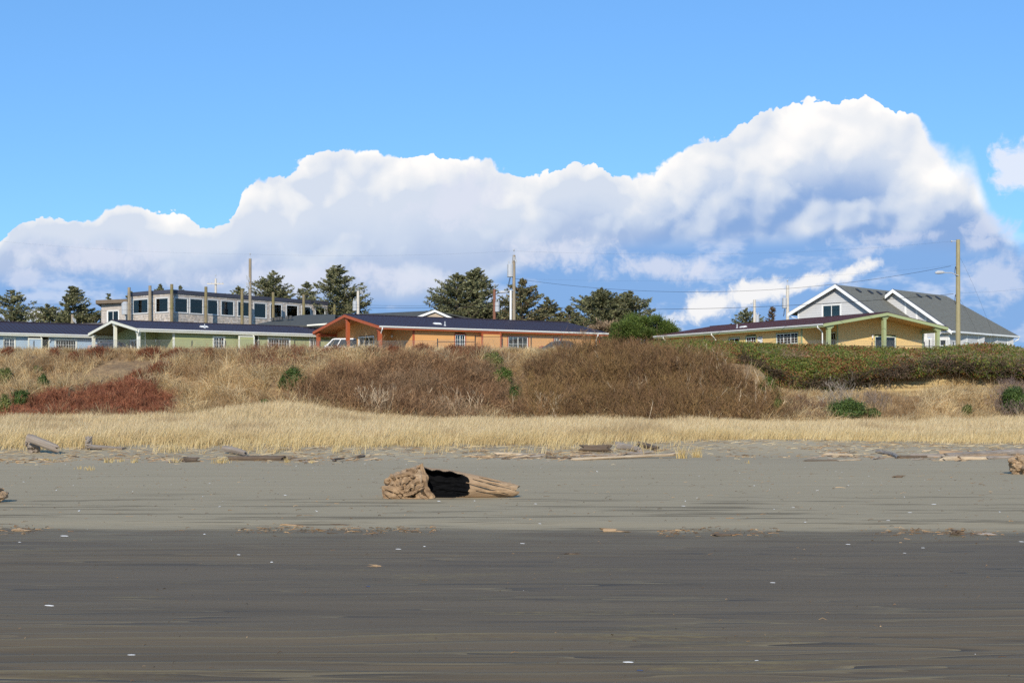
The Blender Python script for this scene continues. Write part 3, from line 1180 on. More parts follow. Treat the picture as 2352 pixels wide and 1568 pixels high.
def alcove(wall, px0, px1, py0, h, trim, screen_mat, px_s0, px_s1, py_s, siding):
    """sheltered entry: a dark recess with a projecting half-height screen wall"""
    u0, u1 = sorted((wall.u_at(px0), wall.u_at(px1)))
    zt = wall.z_at((px0 + px1) / 2, py0)
    wall.holes.append((u0, u1, wall.z0 - 1, zt))
    d3 = np.append(wall.d, 0)
    n3 = np.append(wall.n, 0)
    mb = MB()
    dep = 1.2
    wall.slab(mb, u0 - 0.02, u0 + 0.03, -dep, -0.01, wall.z0, zt)
    wall.slab(mb, u1 - 0.03, u1 + 0.02, -dep, -0.01, wall.z0, zt)
    wall.slab(mb, u0, u1, -dep - 0.05, -dep, wall.z0, zt)
    wall.slab(mb, u0, u1, -dep, -0.01, zt, zt + 0.05)
    mb.build('entry_recess', siding, wall.root)
    fr = MB()
    wall.slab(fr, u0 - 0.1, u0, 0, 0.05, wall.z0, zt + 0.1)
    wall.slab(fr, u1, u1 + 0.1, 0, 0.05, wall.z0, zt + 0.1)
    wall.slab(fr, u0, u1, 0, 0.052, zt, zt + 0.1)
    fr.build('entry_frame', trim, wall.root)
    dl = MB()
    wall.slab(dl, u0 + 0.25, u0 + 1.1, -dep + 0.002, -dep + 0.05, wall.z0, zt - 0.25)
    dl.build('entry_door', M['white'], wall.root)
    s0, s1 = sorted((wall.u_at(px_s0), wall.u_at(px_s1)))
    zs = wall.z_at((px_s0 + px_s1) / 2, py_s)
    s0, s1 = s0, s1
    sc = MB()
    wall.slab(sc, s0 + 0.08, s1 - 0.10, 0.62, 0.70, wall.z0, zs - 0.1)
    o = sc.build('screen_wall', screen_mat, wall.root)
    cp = MB()
    wall.slab(cp, s0, s1, 0.58, 0.74, zs - 0.1, zs)
    wall.slab(cp, s1 - 0.12, s1, 0.58, 0.74, wall.z0, zs - 0.1)
    wall.slab(cp, s0, s0 + 0.10, 0.58, 0.74, wall.z0, zs - 0.1)
    cp.build('screen_cap', trim, o)
    br = MB()
    br.tube([wall.at(s1 - 0.06, 0.66, zs), wall.at(s1 - 0.02, 0.05, zs + 0.35)], 0.05, 6)
    br.build('brace', trim, o)


W_ = M['white']
# -- green house
gh = beach_house('green_house', 'olive green beach house with navy metal roof and cream gabled carport', 314, 753.5, 127.6, 37, 1, 835, 203, 735.5, 257.5,
                 M['green_siding'], M['cream'], M['navy_roof'], M['soffit'], M['cream'], M['cream'], M['cream'], M['cream'],
                 px_corner=335, px_bump=397, g_rec=4.0)
for (g_, w_) in ((0.45, 0.26), (gh.W / 2, 0.26), (gh.W - 0.45, 0.26)):
    gh.post(0.35, g_, M['cream'], w_)
gh.beam(0.45, gh.W - 0.45, gh.A1, gh.W - 0.45, gh.ze - 0.52, M['cream'])
gh.w_rec.door(363, 386, 771, M['cream'], M['white'])
lantern(gh.w_rec, 357, 782, M['white'])
gh.w_rec.window(386.5, 391, 772, 830, M['cream'], W_, 1, 0, 0)
gh.w_gable.window(300, 317, 779, 818, M['cream'], W_, 2, 0, 0)
gh.w_front.window(488, 517, 772, 803, M['cream'], W_, 2, 3, 2)
gh.w_front.window(614, 667, 775, 830, M['cream'], W_, 2, 5, 4, 0.22)
gh.w_front.window(710, 731, 777, 815, M['cream'], W_, 2, 2, 2)
alcove(gh.w_front, 572, 592, 771, gh, M['cream'], M['green_siding'], 541, 577, 772, M['soffit'])
for w in (gh.w_rec, gh.w_ret, gh.w_front, gh.w_gable):
    w.boards(M['green_siding'])
gh.w_front.trim(0.07, M['cream'], 0.2)
gh.w_gable.trim(0.05, M['cream'], 0.14)
gh.w_gable.trim(gh.w_gable.L - 0.05, M['cream'], 0.14)
gh.downspout(318, 0.45)
gh.vent(1058 - 588, 1.6)
gh.vent(463, 2.4, 'roof_hatch')

# -- blue house
bl = P(0, 763, 136.0)
a36 = unit(36)
nb = bl[:2] + a36 * solve_len(bl[:2], a36, -95)
bh = beach_house('blue_house', 'pale blue beach house with navy metal roof at far left', -95, proj(nb[0], nb[1], bl[2])[1], nb[1], 36, 1, 322, -150, 735, -120,
                 M['blue_siding'], M['cream'], M['navy_roof'], M['soffit'], M['cream'], M['cream'], M['cream'], M['cream'],
                 px_corner=-82, px_bump=-60)
bh.w_front.window(7, 36, 774, 805, M['cream'], W_, 2, 3, 2)
bh.w_front.window(125, 177, 778, 835, M['cream'], W_, 2, 5, 4, 0.2)
bh.w_front.window(225, 246, 780, 812, M['cream'], W_, 2, 2, 2)
alcove(bh.w_front, 66, 111, 772.5, bh, M['cream'], M['blue_siding'], 60, 92, 777, M['soffit'])
lantern(bh.w_front, 113, 781, M['white'])
for w in (bh.w_rec, bh.w_ret, bh.w_front, bh.w_gable):
    w.boards(M['blue_siding'])
bh.post(0.35, 0.45, M['cream'])
bh.w_front.trim(bh.w_front.L - 0.07, M['cream'], 0.16)

# -- orange house
oh = beach_house('orange_house', 'orange beach house with rust trim and navy metal roof in the centre', 870, 747.5, 125.0, 33.5, 1, 1396, 719, 722, 812,
                 M['orange_siding'], M['orange_trim'], M['navy_roof'], M['orange_soffit'], M['orange_trim'], M['orange_trim'], M['orange_trim'], M['orange_trim'],
                 px_corner=868, px_bump=948, g_rec=4.4)
for g_ in (0.45, oh.W / 2, oh.W - 0.45):
    oh.post(0.35, g_, M['orange_trim'], 0.30)
oh.beam(0.45, oh.W - 0.45, oh.A1, oh.W - 0.45, oh.ze - 0.52, M['orange_trim'])
oh.w_gable.window(824, 860, 772, 812, W_, W_, 3, 2, 1, 0.15, tw=0.07)
oh.w_rec.window(906, 935, 766, 830, M['orange_trim'], W_, 2, 0, 0, 0.2, tw=0.08)
lantern(oh.w_rec, 899, 772, M['white'])
oh.w_front.window(1043, 1070, 766, 803, M['orange_trim'], W_, 2, 3, 2, 0.15)
oh.w_front.window(1165, 1214, 771, 840, M['orange_trim'], W_, 2, 4, 2, 0.30)
oh.w_front.window(1270, 1287, 773, 796, M['orange_trim'], W_, 2, 2, 2)
alcove(oh.w_front, 1131, 1152, 769, oh, M['orange_trim'], M['orange_siding'], 1098, 1142, 765.5, M['orange_soffit'])
for w in (oh.w_rec, oh.w_ret, oh.w_front, oh.w_gable):
    w.boards(M['orange_siding'])
oh.w_front.trim(0.07, M['orange_trim'], 0.2)
oh.w_front.trim(oh.w_front.L - 0.07, M['orange_trim'], 0.16)
oh.w_gable.trim(0.05, M['orange_trim'], 0.14)
oh.w_gable.trim(oh.w_gable.L - 0.05, M['orange_trim'], 0.14)
oh.downspout(877, 0.45)
oh.downspout(1372, 0.45)
oh.vent(1022, 1.2)
oh.vent(1000, 1.9, 'roof_hatch')

# -- yellow house
yh = beach_house('yellow_house', 'yellow beach house with maroon metal roof and pale green trim', 1893, 742.5, 119.8, 116.5, -1, 1503, 2177, 717.5, 2034,
                 M['yellow_siding'], M['green_trim'], M['maroon_roof'], M['yellow_soffit'], M['green_trim'], M['green_trim'], M['green_trim'], M['green_trim'],
                 px_corner=1922, px_bump=1843, g_rec=3.4, g_front=0.7)
for g_ in (0.75, yh.W / 2 - 0.1, yh.W - 0.9):
    yh.post(0.35, g_, M['green_trim'], 0.30)
yh.beam(0.45, yh.W - 0.9, yh.A1, yh.W - 0.9, yh.ze - 0.52, M['green_trim'])
yh.w_rec.window(1855, 1921, 763, 830, M['green_trim'], W_, 3, 4, 4, tw=0.08)
yh.w_front.window(1783, 1834, 764, 791, M['green_trim'], W_, 3, 4, 2, 0.12, tw=0.06)
yh.w_front.window(1713, 1738, 771, 800, M['green_trim'], W_, 2, 3, 2, 0.2)
yh.w_front.window(1674, 1700, 774, 800, M['green_trim'], W_, 2, 2, 1, 0.2)
yh.w_front.door(1741, 1752, 774, M['white'], M['white'])
yh.w_gable.window(2008, 2058, 771, 840, M['green_trim'], W_, 2, 0, 0, tw=0.08)
lantern(yh.w_gable, 2002, 773, M['white'])
for w in (yh.w_rec, yh.w_ret, yh.w_front, yh.w_gable):
    w.boards(M['yellow_siding'])
yh.w_front.trim(0.07, M['green_trim'], 0.2)
yh.w_front.trim(yh.w_front.u_at(1640), M['green_trim'], 0.2)
yh.w_front.trim(yh.w_front.u_at(1619), M['green_trim'], 0.16)
yh.w_gable.trim(0.05, M['green_trim'], 0.14)
yh.w_gable.trim(yh.w_gable.L - 0.05, M['green_trim'], 0.2)
yh.downspout(1880, 0.6)
yh.downspout(1636, 0.55)
yh.downspout(1525, 0.55)
yh.vent(1693, 1.7)
yh.vent(1708, 2.0, 'roof_hatch')


# -- white house with two gables
def white_house():
    rd = unit(47.8)                      # ridge direction, to the right and away
    gd = np.array((rd[1], -rd[0]))       # gable direction, to the right and nearer
    A = np.array((34.1, 147.0)); zA = H + 261 / F * 147
    B = np.array((40.9, 150.0)); zB_ = H + 250 / F * 150
    root = empty('white_house', (44, 153, ZB), 'white two-gabled house with grey shingle roof behind the yellow house', 'house')
    p3 = lambda o, r, g, z: np.array((o[0] + r * rd[0] + g * gd[0], o[1] + r * rd[1] + g * gd[1], z))

    def plane(o, r0, r1, g0, z0, g1, z1, r1b=None, name='roof_slope'):
        r1b = r1 if r1b is None else r1b
        v = [p3(o, r0, g0, z0), p3(o, r1, g0, z0), p3(o, r1b, g1, z1), p3(o, r0, g1, z1)]
        mb = MB()
        mb.hex8([q - (0, 0, 0.16) for q in v] + v)
        # courses of shingles as thin steps
        o_ = mb.build(name, M['gray_shingle'], root)
        st = MB()
        n = int(math.hypot(g1 - g0, z1 - z0) / 0.28)
        for i in range(1, n):
            t0, t1 = i / n, (i + 0.92) / n
            a0 = v[0] + (v[3] - v[0]) * t0; a1 = v[1] + (v[2] - v[1]) * t0
            b0 = v[0] + (v[3] - v[0]) * t1; b1 = v[1] + (v[2] - v[1]) * t1
            up = np.array((0, 0, 0.004)); uq = np.array((0, 0, 0.026))
            st.add([a0 + up, a1 + up, b1 + uq, b0 + uq, b0 + up * 0, b1 + up * 0], [(0, 1, 2, 3), (3, 2, 5, 4)])
        s = st.build('shingle_courses', M['gray_shingle'], o_)
        s['kind'] = 'stuff'
        return o_

    LA, LB = 13.0, 12.1
    sR, sL = 0.70, 0.49
    gRA, gLA = 6.2, -5.7
    plane(A, -0.6, LA, 0, zA, gRA, zA - gRA * sR)
    plane(A, -0.6, LA, 0, zA, gLA, zA + gLA * sL)
    gRB = 6.6
    zeB = zB_ - gRB * sR
    plane(B, -0.6, LB, 0, zB_, gRB, zeB, r1b=LB + 4.4)
    plane(B, -0.6, LB, 0, zB_, -3.4, zB_ - 3.4 * sR)

    # white rake boards
    def rake(o, g0, z0, g1, z1, r=-0.62, hgt=0.36):
        v = [p3(o, r, g0, z0 - hgt), p3(o, r, g1, z1 - hgt), p3(o, r, g1, z1 + 0.02), p3(o, r, g0, z0 + 0.02)]
        MB().hex8(v + [q - np.append(rd, 0) * 0.06 for q in v]).build('rake_board', W_, root)
        v = [p3(o, r - 0.05, g0, z0 + 0.02), p3(o, r - 0.05, g1, z1 + 0.02), p3(o, r + 0.2, g1, z1 + 0.02), p3(o, r + 0.2, g0, z0 + 0.02)]
        MB().hex8(v + [q + np.array((0, 0, 0.03)) for q in v]).build('drip_edge', M['fascia_dark'], root)
    rake(A, 0, zA, gRA, zA - gRA * sR)
    rake(A, 0, zA, gLA, zA + gLA * sL)
    rake(B, 0, zB_, gRB, zeB)
    rake(B, 0, zB_, -0.9, zB_ - 0.9 * sR)
    # gable A wall
    xy = lambda o, r, g: o + r * rd + g * gd
    zt = lambda u: min(zA + (gLA + 0.9 + u) * (sL if gLA + 0.9 + u < 0 else -sR) - 0.2, 99)
    wa = Wall(root, xy(A, 0, gLA + 0.9), xy(A, 0, gRA - 0.6), ZB - 0.2, zt, -rd)
    wa.window(1887.5, 1932.5, 698, 730, W_, W_, 2, 0, 0, 0.0, tw=0.12)
    wa.boards(M['white_siding'], 0.24)
    wa.trim(0.06, W_, 0.16)
    bandm = MB()
    zb_ = wa.z_at(1930, 697)
    uu_ = [u for u in np.linspace(0, wa.L, 200) if wa.top(u) > zb_ + 0.2]
    wa.slab(bandm, uu_[0], uu_[-1], 0.032, 0.05, zb_ + 0.05, zb_ + 0.18)
    bandm.build('belt_board', M['white_siding'], root)
    ws = Wall(root, xy(A, 0, gLA + 0.9), xy(A, LA, gLA + 0.9), ZB - 0.2, zA + (gLA + 0.9) * sL - 0.15, -gd)
    ws.boards(M['white_siding'], plain=True)
    # gable B wall with stepped bays
    ztb = lambda u: zB_ - abs(u - 1.6) * sR - 0.2
    wb = Wall(root, xy(B, 0, -1.6), xy(B, 0, gRB - 0.7), ZB - 0.2, ztb, -rd)
    for (x0, x1, y0, y1, p_) in ((2082, 2104, 773, 800, 1), (2108, 2126, 774, 830, 1), (2129, 2140, 776, 804, 1), (2156, 2176, 777, 797, 1)):
        wb.window(x0, x1, y0, y1, W_, W_, p_, 0, 0, 0.0, tw=0.14)
    wb.boards(M['white_siding'], 0.24)
    for px in (2080, 2106, 2127, 2148, 2180):
        wb.trim(wb.u_at(px), W_, 0.2)
    wl = Wall(root, xy(A, LA - 6.5, gRA - 0.6), xy(B, 0, 0.0), ZB - 0.2, zB_ - 0.3, -rd)
    # long side: four bays, each stepping back, so lit and shaded faces alternate
    Lw = LB + 3.2
    zs = zeB - 0.10
    nb_ = 4
    cur = gRB - 0.7
    st_ = (Lw) / nb_
    for i in range(nb_):
        r0, r1 = i * st_, (i + 1) * st_
        w1 = Wall(root, xy(B, r0, cur), xy(B, r1 - 0.9, cur), ZB - 0.2, zs, gd)
        w1.window(0, 0, 0, 0, W_, W_, 1, 0, 0, 0, uv=(w1.L * 0.30, w1.L * 0.75, ZB + 0.9, ZB + 2.2), tw=0.14)
        w1.boards(M['white_siding'], 0.24)
        w1.trim(w1.L - 0.08, W_, 0.16)
        w1.trim(0.08, W_, 0.16)
        nx = cur + 0.28
        w2 = Wall(root, xy(B, r1 - 0.9, cur), xy(B, r1, nx), ZB - 0.2, zs, gd)
        w2.boards(M['white_siding'], 0.24)
        cur = nx if i % 2 == 0 else nx - 0.56
        if i % 2:
            w3 = Wall(root, xy(B, r1, nx), xy(B, r1 + 0.02, cur), ZB - 0.2, zs, rd)
            w3.boards(M['white_siding'], 0.24)
    we = Wall(root, xy(B, Lw, gRB - 1.2), xy(B, Lw, -4.0), ZB - 0.2, zs, rd)
    we.boards(M['white_siding'], plain=True)
    # eave gutter, soffit and spouts
    gm = MB()
    gm.hexa(p3(B, -0.6, gRB, zeB - 0.16), np.append(rd, 0) * (LB + 5.0), np.append(gd, 0) * 0.14, np.array((0, 0, 0.16)))
    gm.build('gutter', W_, root)
    sf = MB()
    sf.hexa(p3(B, -0.6, gRB - 1.4, zeB - 0.2), np.append(rd, 0) * (LB + 4.9), np.append(gd, 0) * 1.38, np.array((0, 0, 0.03)))
    sf.build('soffit', W_, root)
    ds = MB()
    e = LB + 4.2
    ds.tube([p3(B, e, gRB + 0.06, zeB - 0.16), p3(B, e, gRB + 0.04, zeB - 0.35), p3(B, e - 0.3, gRB - 0.6, zeB - 0.75), p3(B, e - 0.3, gRB - 0.62, ZB)], 0.06, 6)
    ds.build('downspout', W_, root)
    ds = MB()
    ds.tube([p3(A, -0.3, gLA, zA + gLA * sL - 0.1), p3(A, -0.3, gLA + 0.1, zA + gLA * sL - 0.3), p3(A, 0.1, gLA + 0.75, zA + gLA * sL - 0.6), p3(A, 0.1, gLA + 0.8, ZB)], 0.06, 6)
    ds.build('downspout', W_, root)
    # box vents near the ridges
    for o, lst, z0 in ((A, (2.6, 5.2, 7.2, 9.2), zA), (B, (3.6, 6.0, 8.2), zB_)):
        for r in lst:
            g = 0.55
            z = z0 - g * sR
            mb = MB()
            v = [p3(o, r, g, z + 0.12), p3(o, r + 0.5, g, z + 0.12), p3(o, r + 0.5, g + 0.5, z - 0.5 * sR + 0.14), p3(o, r, g + 0.5, z - 0.5 * sR + 0.14)]
            lo = [q - np.array((0, 0, 0.2)) for q in v]
            mb.hex8(lo + v)
            mb.build('roof_vent', M['black'], root)


white_house()


# -- shingled building with tall corner posts
def shingle_building():
    pts = [(299, 159.5), (345, 157.0), (395, 155.0), (752, 174.0)]
    ztop = H + (HZ - 665) / F * 155
    P2 = [np.array(((px - CX) / F * Y, Y)) for px, Y in pts]
    root = empty('shingled_building', (P2[2][0], P2[2][1] + 4, ZB), 'grey cedar shingled building with flat roof and row of big windows', 'building')
    wins = [[(305, 341, 686, 721)], [(357, 387.5, 683, 718.5)],
            [(400, 432, 683.5, 719.5), (435, 467, 685, 722), (475, 501, 687, 724), (507, 538, 690, 726), (545, 574, 692, 728), (582, 612, 695, 731.5),
             (620, 648, 697.5, 733), (657, 685, 700, 735), (692, 714.5, 703, 737), (723.5, 747, 704, 738)]]
    rng = np.random.default_rng(3)
    sh = MB()
    for i in range(3):
        w = Wall(root, P2[i], P2[i + 1], ZB - 0.2, ztop - 0.42)
        for (a, c, t, b_) in wins[i]:
            w.window(a, c, t, b_, M['window_white'], M['window_white'], 1, 0, 0, 0, tw=0.08)
        # sheathing, split around the holes
        sb = MB()
        hz0 = min(h_[2] for h_ in w.holes); hz1 = max(h_[3] for h_ in w.holes)
        w.slab(sb, 0, w.L, -0.12, 0.0, ZB - 0.2, hz0)
        w.slab(sb, 0, w.L, -0.12, 0.0, hz1, ztop - 0.4)
        prev = 0.0
        for h_ in sorted(w.holes):
            w.slab(sb, prev, h_[0], -0.12, 0.0, hz0, hz1)
            w.slab(sb, h_[0], h_[1], -0.12, 0.0, hz0, h_[2]) if h_[2] - hz0 > 0.02 else None
            w.slab(sb, h_[0], h_[1], -0.12, 0.0, h_[3], hz1) if hz1 - h_[3] > 0.02 else None
            prev = h_[1]
        w.slab(sb, prev, w.L, -0.12, 0.0, hz0, hz1)
        sb.build('wall', M['cedar'], root)
        z = 9.6
        while z < ztop - 0.46:
            u = -rng.uniform(0, 0.2)
            while u < w.L:
                wd = rng.uniform(0.12, 0.32)
                u1 = u + wd
                if not any(u < h_[1] + 0.12 and u1 > h_[0] - 0.12 and z < h_[3] + 0.1 and z + 0.18 > h_[2] - 0.1 for h_ in w.holes):
                    a, c = max(u, 0), min(u1 - 0.012, w.L)
                    if c > a:
                        zz = z + rng.uniform(-0.02, 0.02)
                        o0 = 0.028 + rng.uniform(0, 0.014)
                        V = [w.at(a, 0.0, zz), w.at(c, 0.0, zz), w.at(c, o0, zz), w.at(a, o0, zz), w.at(a, 0.004, zz + 0.21), w.at(c, 0.004, zz + 0.21)]
                        sh.add(V, [(3, 2, 5, 4), (0, 1, 2, 3)])
                        sh.add([V[0], V[3], V[4], V[1], V[2], V[5]], None, [(0, 1, 2), (3, 5, 4)])
                u = u1
            z += 0.19
        f = MB()
        w.slab(f, -0.06, w.L + 0.06, 0.0, 0.12, ztop - 0.42, ztop)
        f.build('fascia', M['fascia_dark'], root)
    # colour per shingle
    V = np.concatenate(sh.V)
    n = len(V) // 12
    tone = rng.uniform(0.72, 1.22, n)
    warm = rng.uniform(-0.05, 0.05, n)
    base = np.array(srgb(186, 175, 163))
    c = base[None] * tone[:, None] * (1 + np.stack([warm, warm * 0.2, -warm], 1))
    s = sh.build('cedar_shingles', M['plant_matte'], root, col=np.repeat(c, 12, 0))
    s['kind'] = 'stuff'
    # roof deck, back walls, floor inside
    back = [P2[3] + np.array((-9.0, 6.5)), P2[0] + np.array((-1.0, 9.0))]
    ring = P2 + back
    k = len(ring)
    rf = MB()
    V = [(q[0], q[1], ztop - 0.18) for q in ring] + [(q[0], q[1], ztop - 0.06) for q in ring]
    rf.add(V, [(i, (i + 1) % k, k + (i + 1) % k, k + i) for i in range(k)])
    me_f = [np.array([tuple(range(k))[::-1]]), np.array([tuple(range(k, 2 * k))])]
    o = mk('roof', np.array(V), [np.concatenate(rf.Q)] + me_f, M['fascia_dark'], root)
    V = [(q[0], q[1], 10.3) for q in ring] + [(q[0], q[1], 10.4) for q in ring]
    mk('floor_deck', np.array(V), [np.concatenate(rf.Q)] + me_f, M['tan'], root)
    for a, c in ((P2[3], back[0]), (back[0], back[1]), (back[1], P2[0])):
        Wall(root, a, c, ZB - 0.2, ztop - 0.1, (a + c) / 2 - P2[2]).boards(M['cedar'], plain=True)
    # lower annex on the left
    a0 = np.array(((233 - CX) / F * 163.0, 163.0)); a1 = np.array(((297 - CX) / F * 161.0, 161.0))
    zt = H + (HZ - 697) / F * 162
    w = Wall(root, a0, a1, ZB - 0.2, zt - 0.05)
    w.window(246, 274, 712, 746, M['white'], M['white'], 2, 0, 0, 0, tw=0.1)
    w.boards(M['cedar'], 0.19, 'shingle_course')
    Wall(root, a0, a0 + np.array((-1.5, 7.0)), ZB - 0.2, zt - 0.05, (-1, 0)).boards(M['cedar'], plain=True)
    r2 = MB()
    q = [a0 + np.array((-0.5, -0.6)), a1 + np.array((-0.1, -0.6)), a1 + np.array((-0.3, 7.0)), a0 + np.array((-1.9, 7.0))]
    r2.hex8([(p_[0], p_[1], zt) for p_ in q] + [(p_[0], p_[1], zt + 0.42) for p_ in q]).build('annex_roof', M['brown_roof'], root)
    tk = MB()
    c = np.array(((288 - CX) / F * 160.2, 160.2))
    zz = H + (HZ - 723) / F * 160
    tk.tube([(c[0], c[1], ZB), (c[0], c[1], zz), (c[0], c[1], zz + 0.05), (c[0], c[1], zz + 1.3), (c[0], c[1], zz + 1.5)], [0.06, 0.06, 0.42, 0.45, 0.2], 12)
    tk.build('exhaust_hood', M['galv'], root)
    # tall timber posts standing just off the wall
    for j, (px, py, Y, m) in enumerate(((296.5, 660, 158.4, 'pole'), (344.5, 656, 156.2, 'pole'), (394.5, 652.5, 154.2, 'mossy_pole'), (473, 658.5, 156.9, 'mossy_pole'),
                                        (556, 665, 160.4, 'mossy_pole'), (627.5, 671, 164.2, 'mossy_pole'), (697.5, 676, 168.6, 'mossy_pole'), (768.5, 682, 174.0, 'mossy_pole'))):
        b_ = P(px, py, Y)
        mb = MB()
        mb.tube([(b_[0], b_[1], ZB - 0.3), (b_[0], b_[1], (ZB + b_[2]) / 2), b_], [0.19, 0.18, 0.165], 10)
        mb.build('corner_post', M[m], root)


M['plant_matte'] = mat_plant('shingle_wood', 0.0, 0.9)
shingle_building()


# -- low dark-roofed house with a small tan gable
def dark_roof_house():
    root = empty('dark_roofed_house', (-20, 156, ZB), 'long dark-roofed house with small tan gable behind the orange house', 'house')
    r0, r1 = P(800, 722, 160), P(1000, 713, 156)
    e0, e1 = P(640, 741, 153), P(1075, 741, 150)
    rid = MB()
    zt = 0.16
    back0, back1 = e0 + np.array((6, 15, 0)), e1 + np.array((6, 14, 0))
    def slab(v):
        v = [np.array(q) for q in v]
        MB().hex8([q - (0, 0, zt) for q in v] + v).build('roof_slope', M['dark_shingle'], root)
    slab((e0, e1, r1, r0))
    slab((r0, r1, back1, back0))
    MB().add([e0, r0, back0, e0 - (0, 0, .16), r0 - (0, 0, .16), back0 - (0, 0, .16)], [(0, 1, 4, 3), (1, 2, 5, 4), (2, 0, 3, 5)], [(0, 2, 1), (3, 4, 5)]).build('roof_hip', M['dark_shingle'], root)
    for a, c in ((e0, e1), (e1, back1), (back1, back0), (back0, e0)):
        Wall(root, a[:2] * 0.997 + np.array((0, 0.45)), c[:2] * 0.997 + np.array((0, 0.45)), ZB - 0.2, e0[2] - 0.05).boards(M['tan'], plain=True)
    # small gable facing the sea
    g = [P(957, 727, 149), P(1038, 729, 149), P(999, 711.5, 149)]
    bk = [P(957, 727, 149) + np.array((0, 9, 0)), P(1038, 729, 149) + np.array((0, 9, 0)), P(999, 711.5, 149) + np.array((0, 9, 0))]
    lo = np.array((0, 0, 0.12))
    MB().hex8([g[0] - lo, g[2] - lo, bk[2] - lo, bk[0] - lo, g[0], g[2], bk[2], bk[0]]).build('roof_slope', M['dark_shingle'], root)
    MB().hex8([g[2] - lo, g[1] - lo, bk[1] - lo, bk[2] - lo, g[2], g[1], bk[1], bk[2]]).build('roof_slope', M['dark_shingle'], root)
    for a, c in ((g[0], g[2]), (g[2], g[1])):
        f = np.array((0, -0.06, 0)); h_ = np.array((0, 0, 0.22))
        MB().hex8([a - h_ + f, c - h_ + f, c + f, a + f, a - h_ - f * 0.2, c - h_ - f * 0.2, c - f * 0.2, a - f * 0.2]).build('rake_board', W_, root)
    w = Wall(root, (g[0][0] + 0.1, 149.25), (g[1][0] - 0.1, 149.25), ZB, lambda u: g[0][2] - 0.15 + (g[2][2] - g[0][2]) * (1 - abs(u / (g[1][0] - g[0][0] - 0.2) - 0.5) * 2), (0, -1))
    w.boards(M['tan'], 0.22)
    # lower wing at the left
    v = [P(575, 747, 146), P(770, 747, 143), P(770, 722, 151), P(690, 723, 152.5)]
    MB().hex8([q - (0, 0, zt) for q in v] + v).build('roof_wing', M['dark_shingle'], root)
    v2 = [v[3], v[2], v[2] + np.array((2, 7, -1.2)), v[0] + np.array((3, 13, 0))]
    MB().hex8([q - (0, 0, zt) for q in v2] + v2).build('roof_wing', M['dark_shingle'], root)
    Wall(root, v[0][:2] + (0.6, 0.4), v[1][:2] + (0, 0.4), ZB - 0.2, v[0][2] - 0.3, (0, -1)).boards(M['tan'], plain=True)
    fl = MB()
    fl.hex8([P(705, 745.5, 142.6), P(752, 742, 142.6), P(758, 745, 142.6), P(705, 748.5, 142.6)] + [q + np.array((0, 0.3, 0)) for q in (P(705, 745.5, 142.6), P(752, 742, 142.6), P(758, 745, 142.6), P(705, 748.5, 142.6))])
    fl.build('roof_flashing', M['cream'], root)
    for i, px in enumerate((626, 634, 640, 646, 660, 668)):
        q = P(px, 732 - 0.11 * (px - 626), 148)
        MB().box(q[0] - 0.12, q[0] + 0.12, q[1] - 0.2, q[1] + 0.2, q[2] - 0.2, q[2] + 0.12).build('roof_vent', M['black'], root)


dark_roof_house()


def low_shed():
    root = empty('flat_roofed_shed', (-44, 152, ZB), 'low brown flat-roofed building peeking over the blue house roof', 'building')
    v = [P(112, 748, 150), P(245, 748.5, 147), P(235, 741, 153), P(130, 744, 157)]
    MB().hex8([q - (0, 0, 0.3) for q in v] + v).build('roof', M['brown_roof'], root)
    Wall(root, v[0][:2] + (0.3, 0.3), v[1][:2] + (-0.3, 0.3), ZB - 0.2, v[0][2] - 0.3, (0, -1)).boards(M['tan'], plain=True)


low_shed()


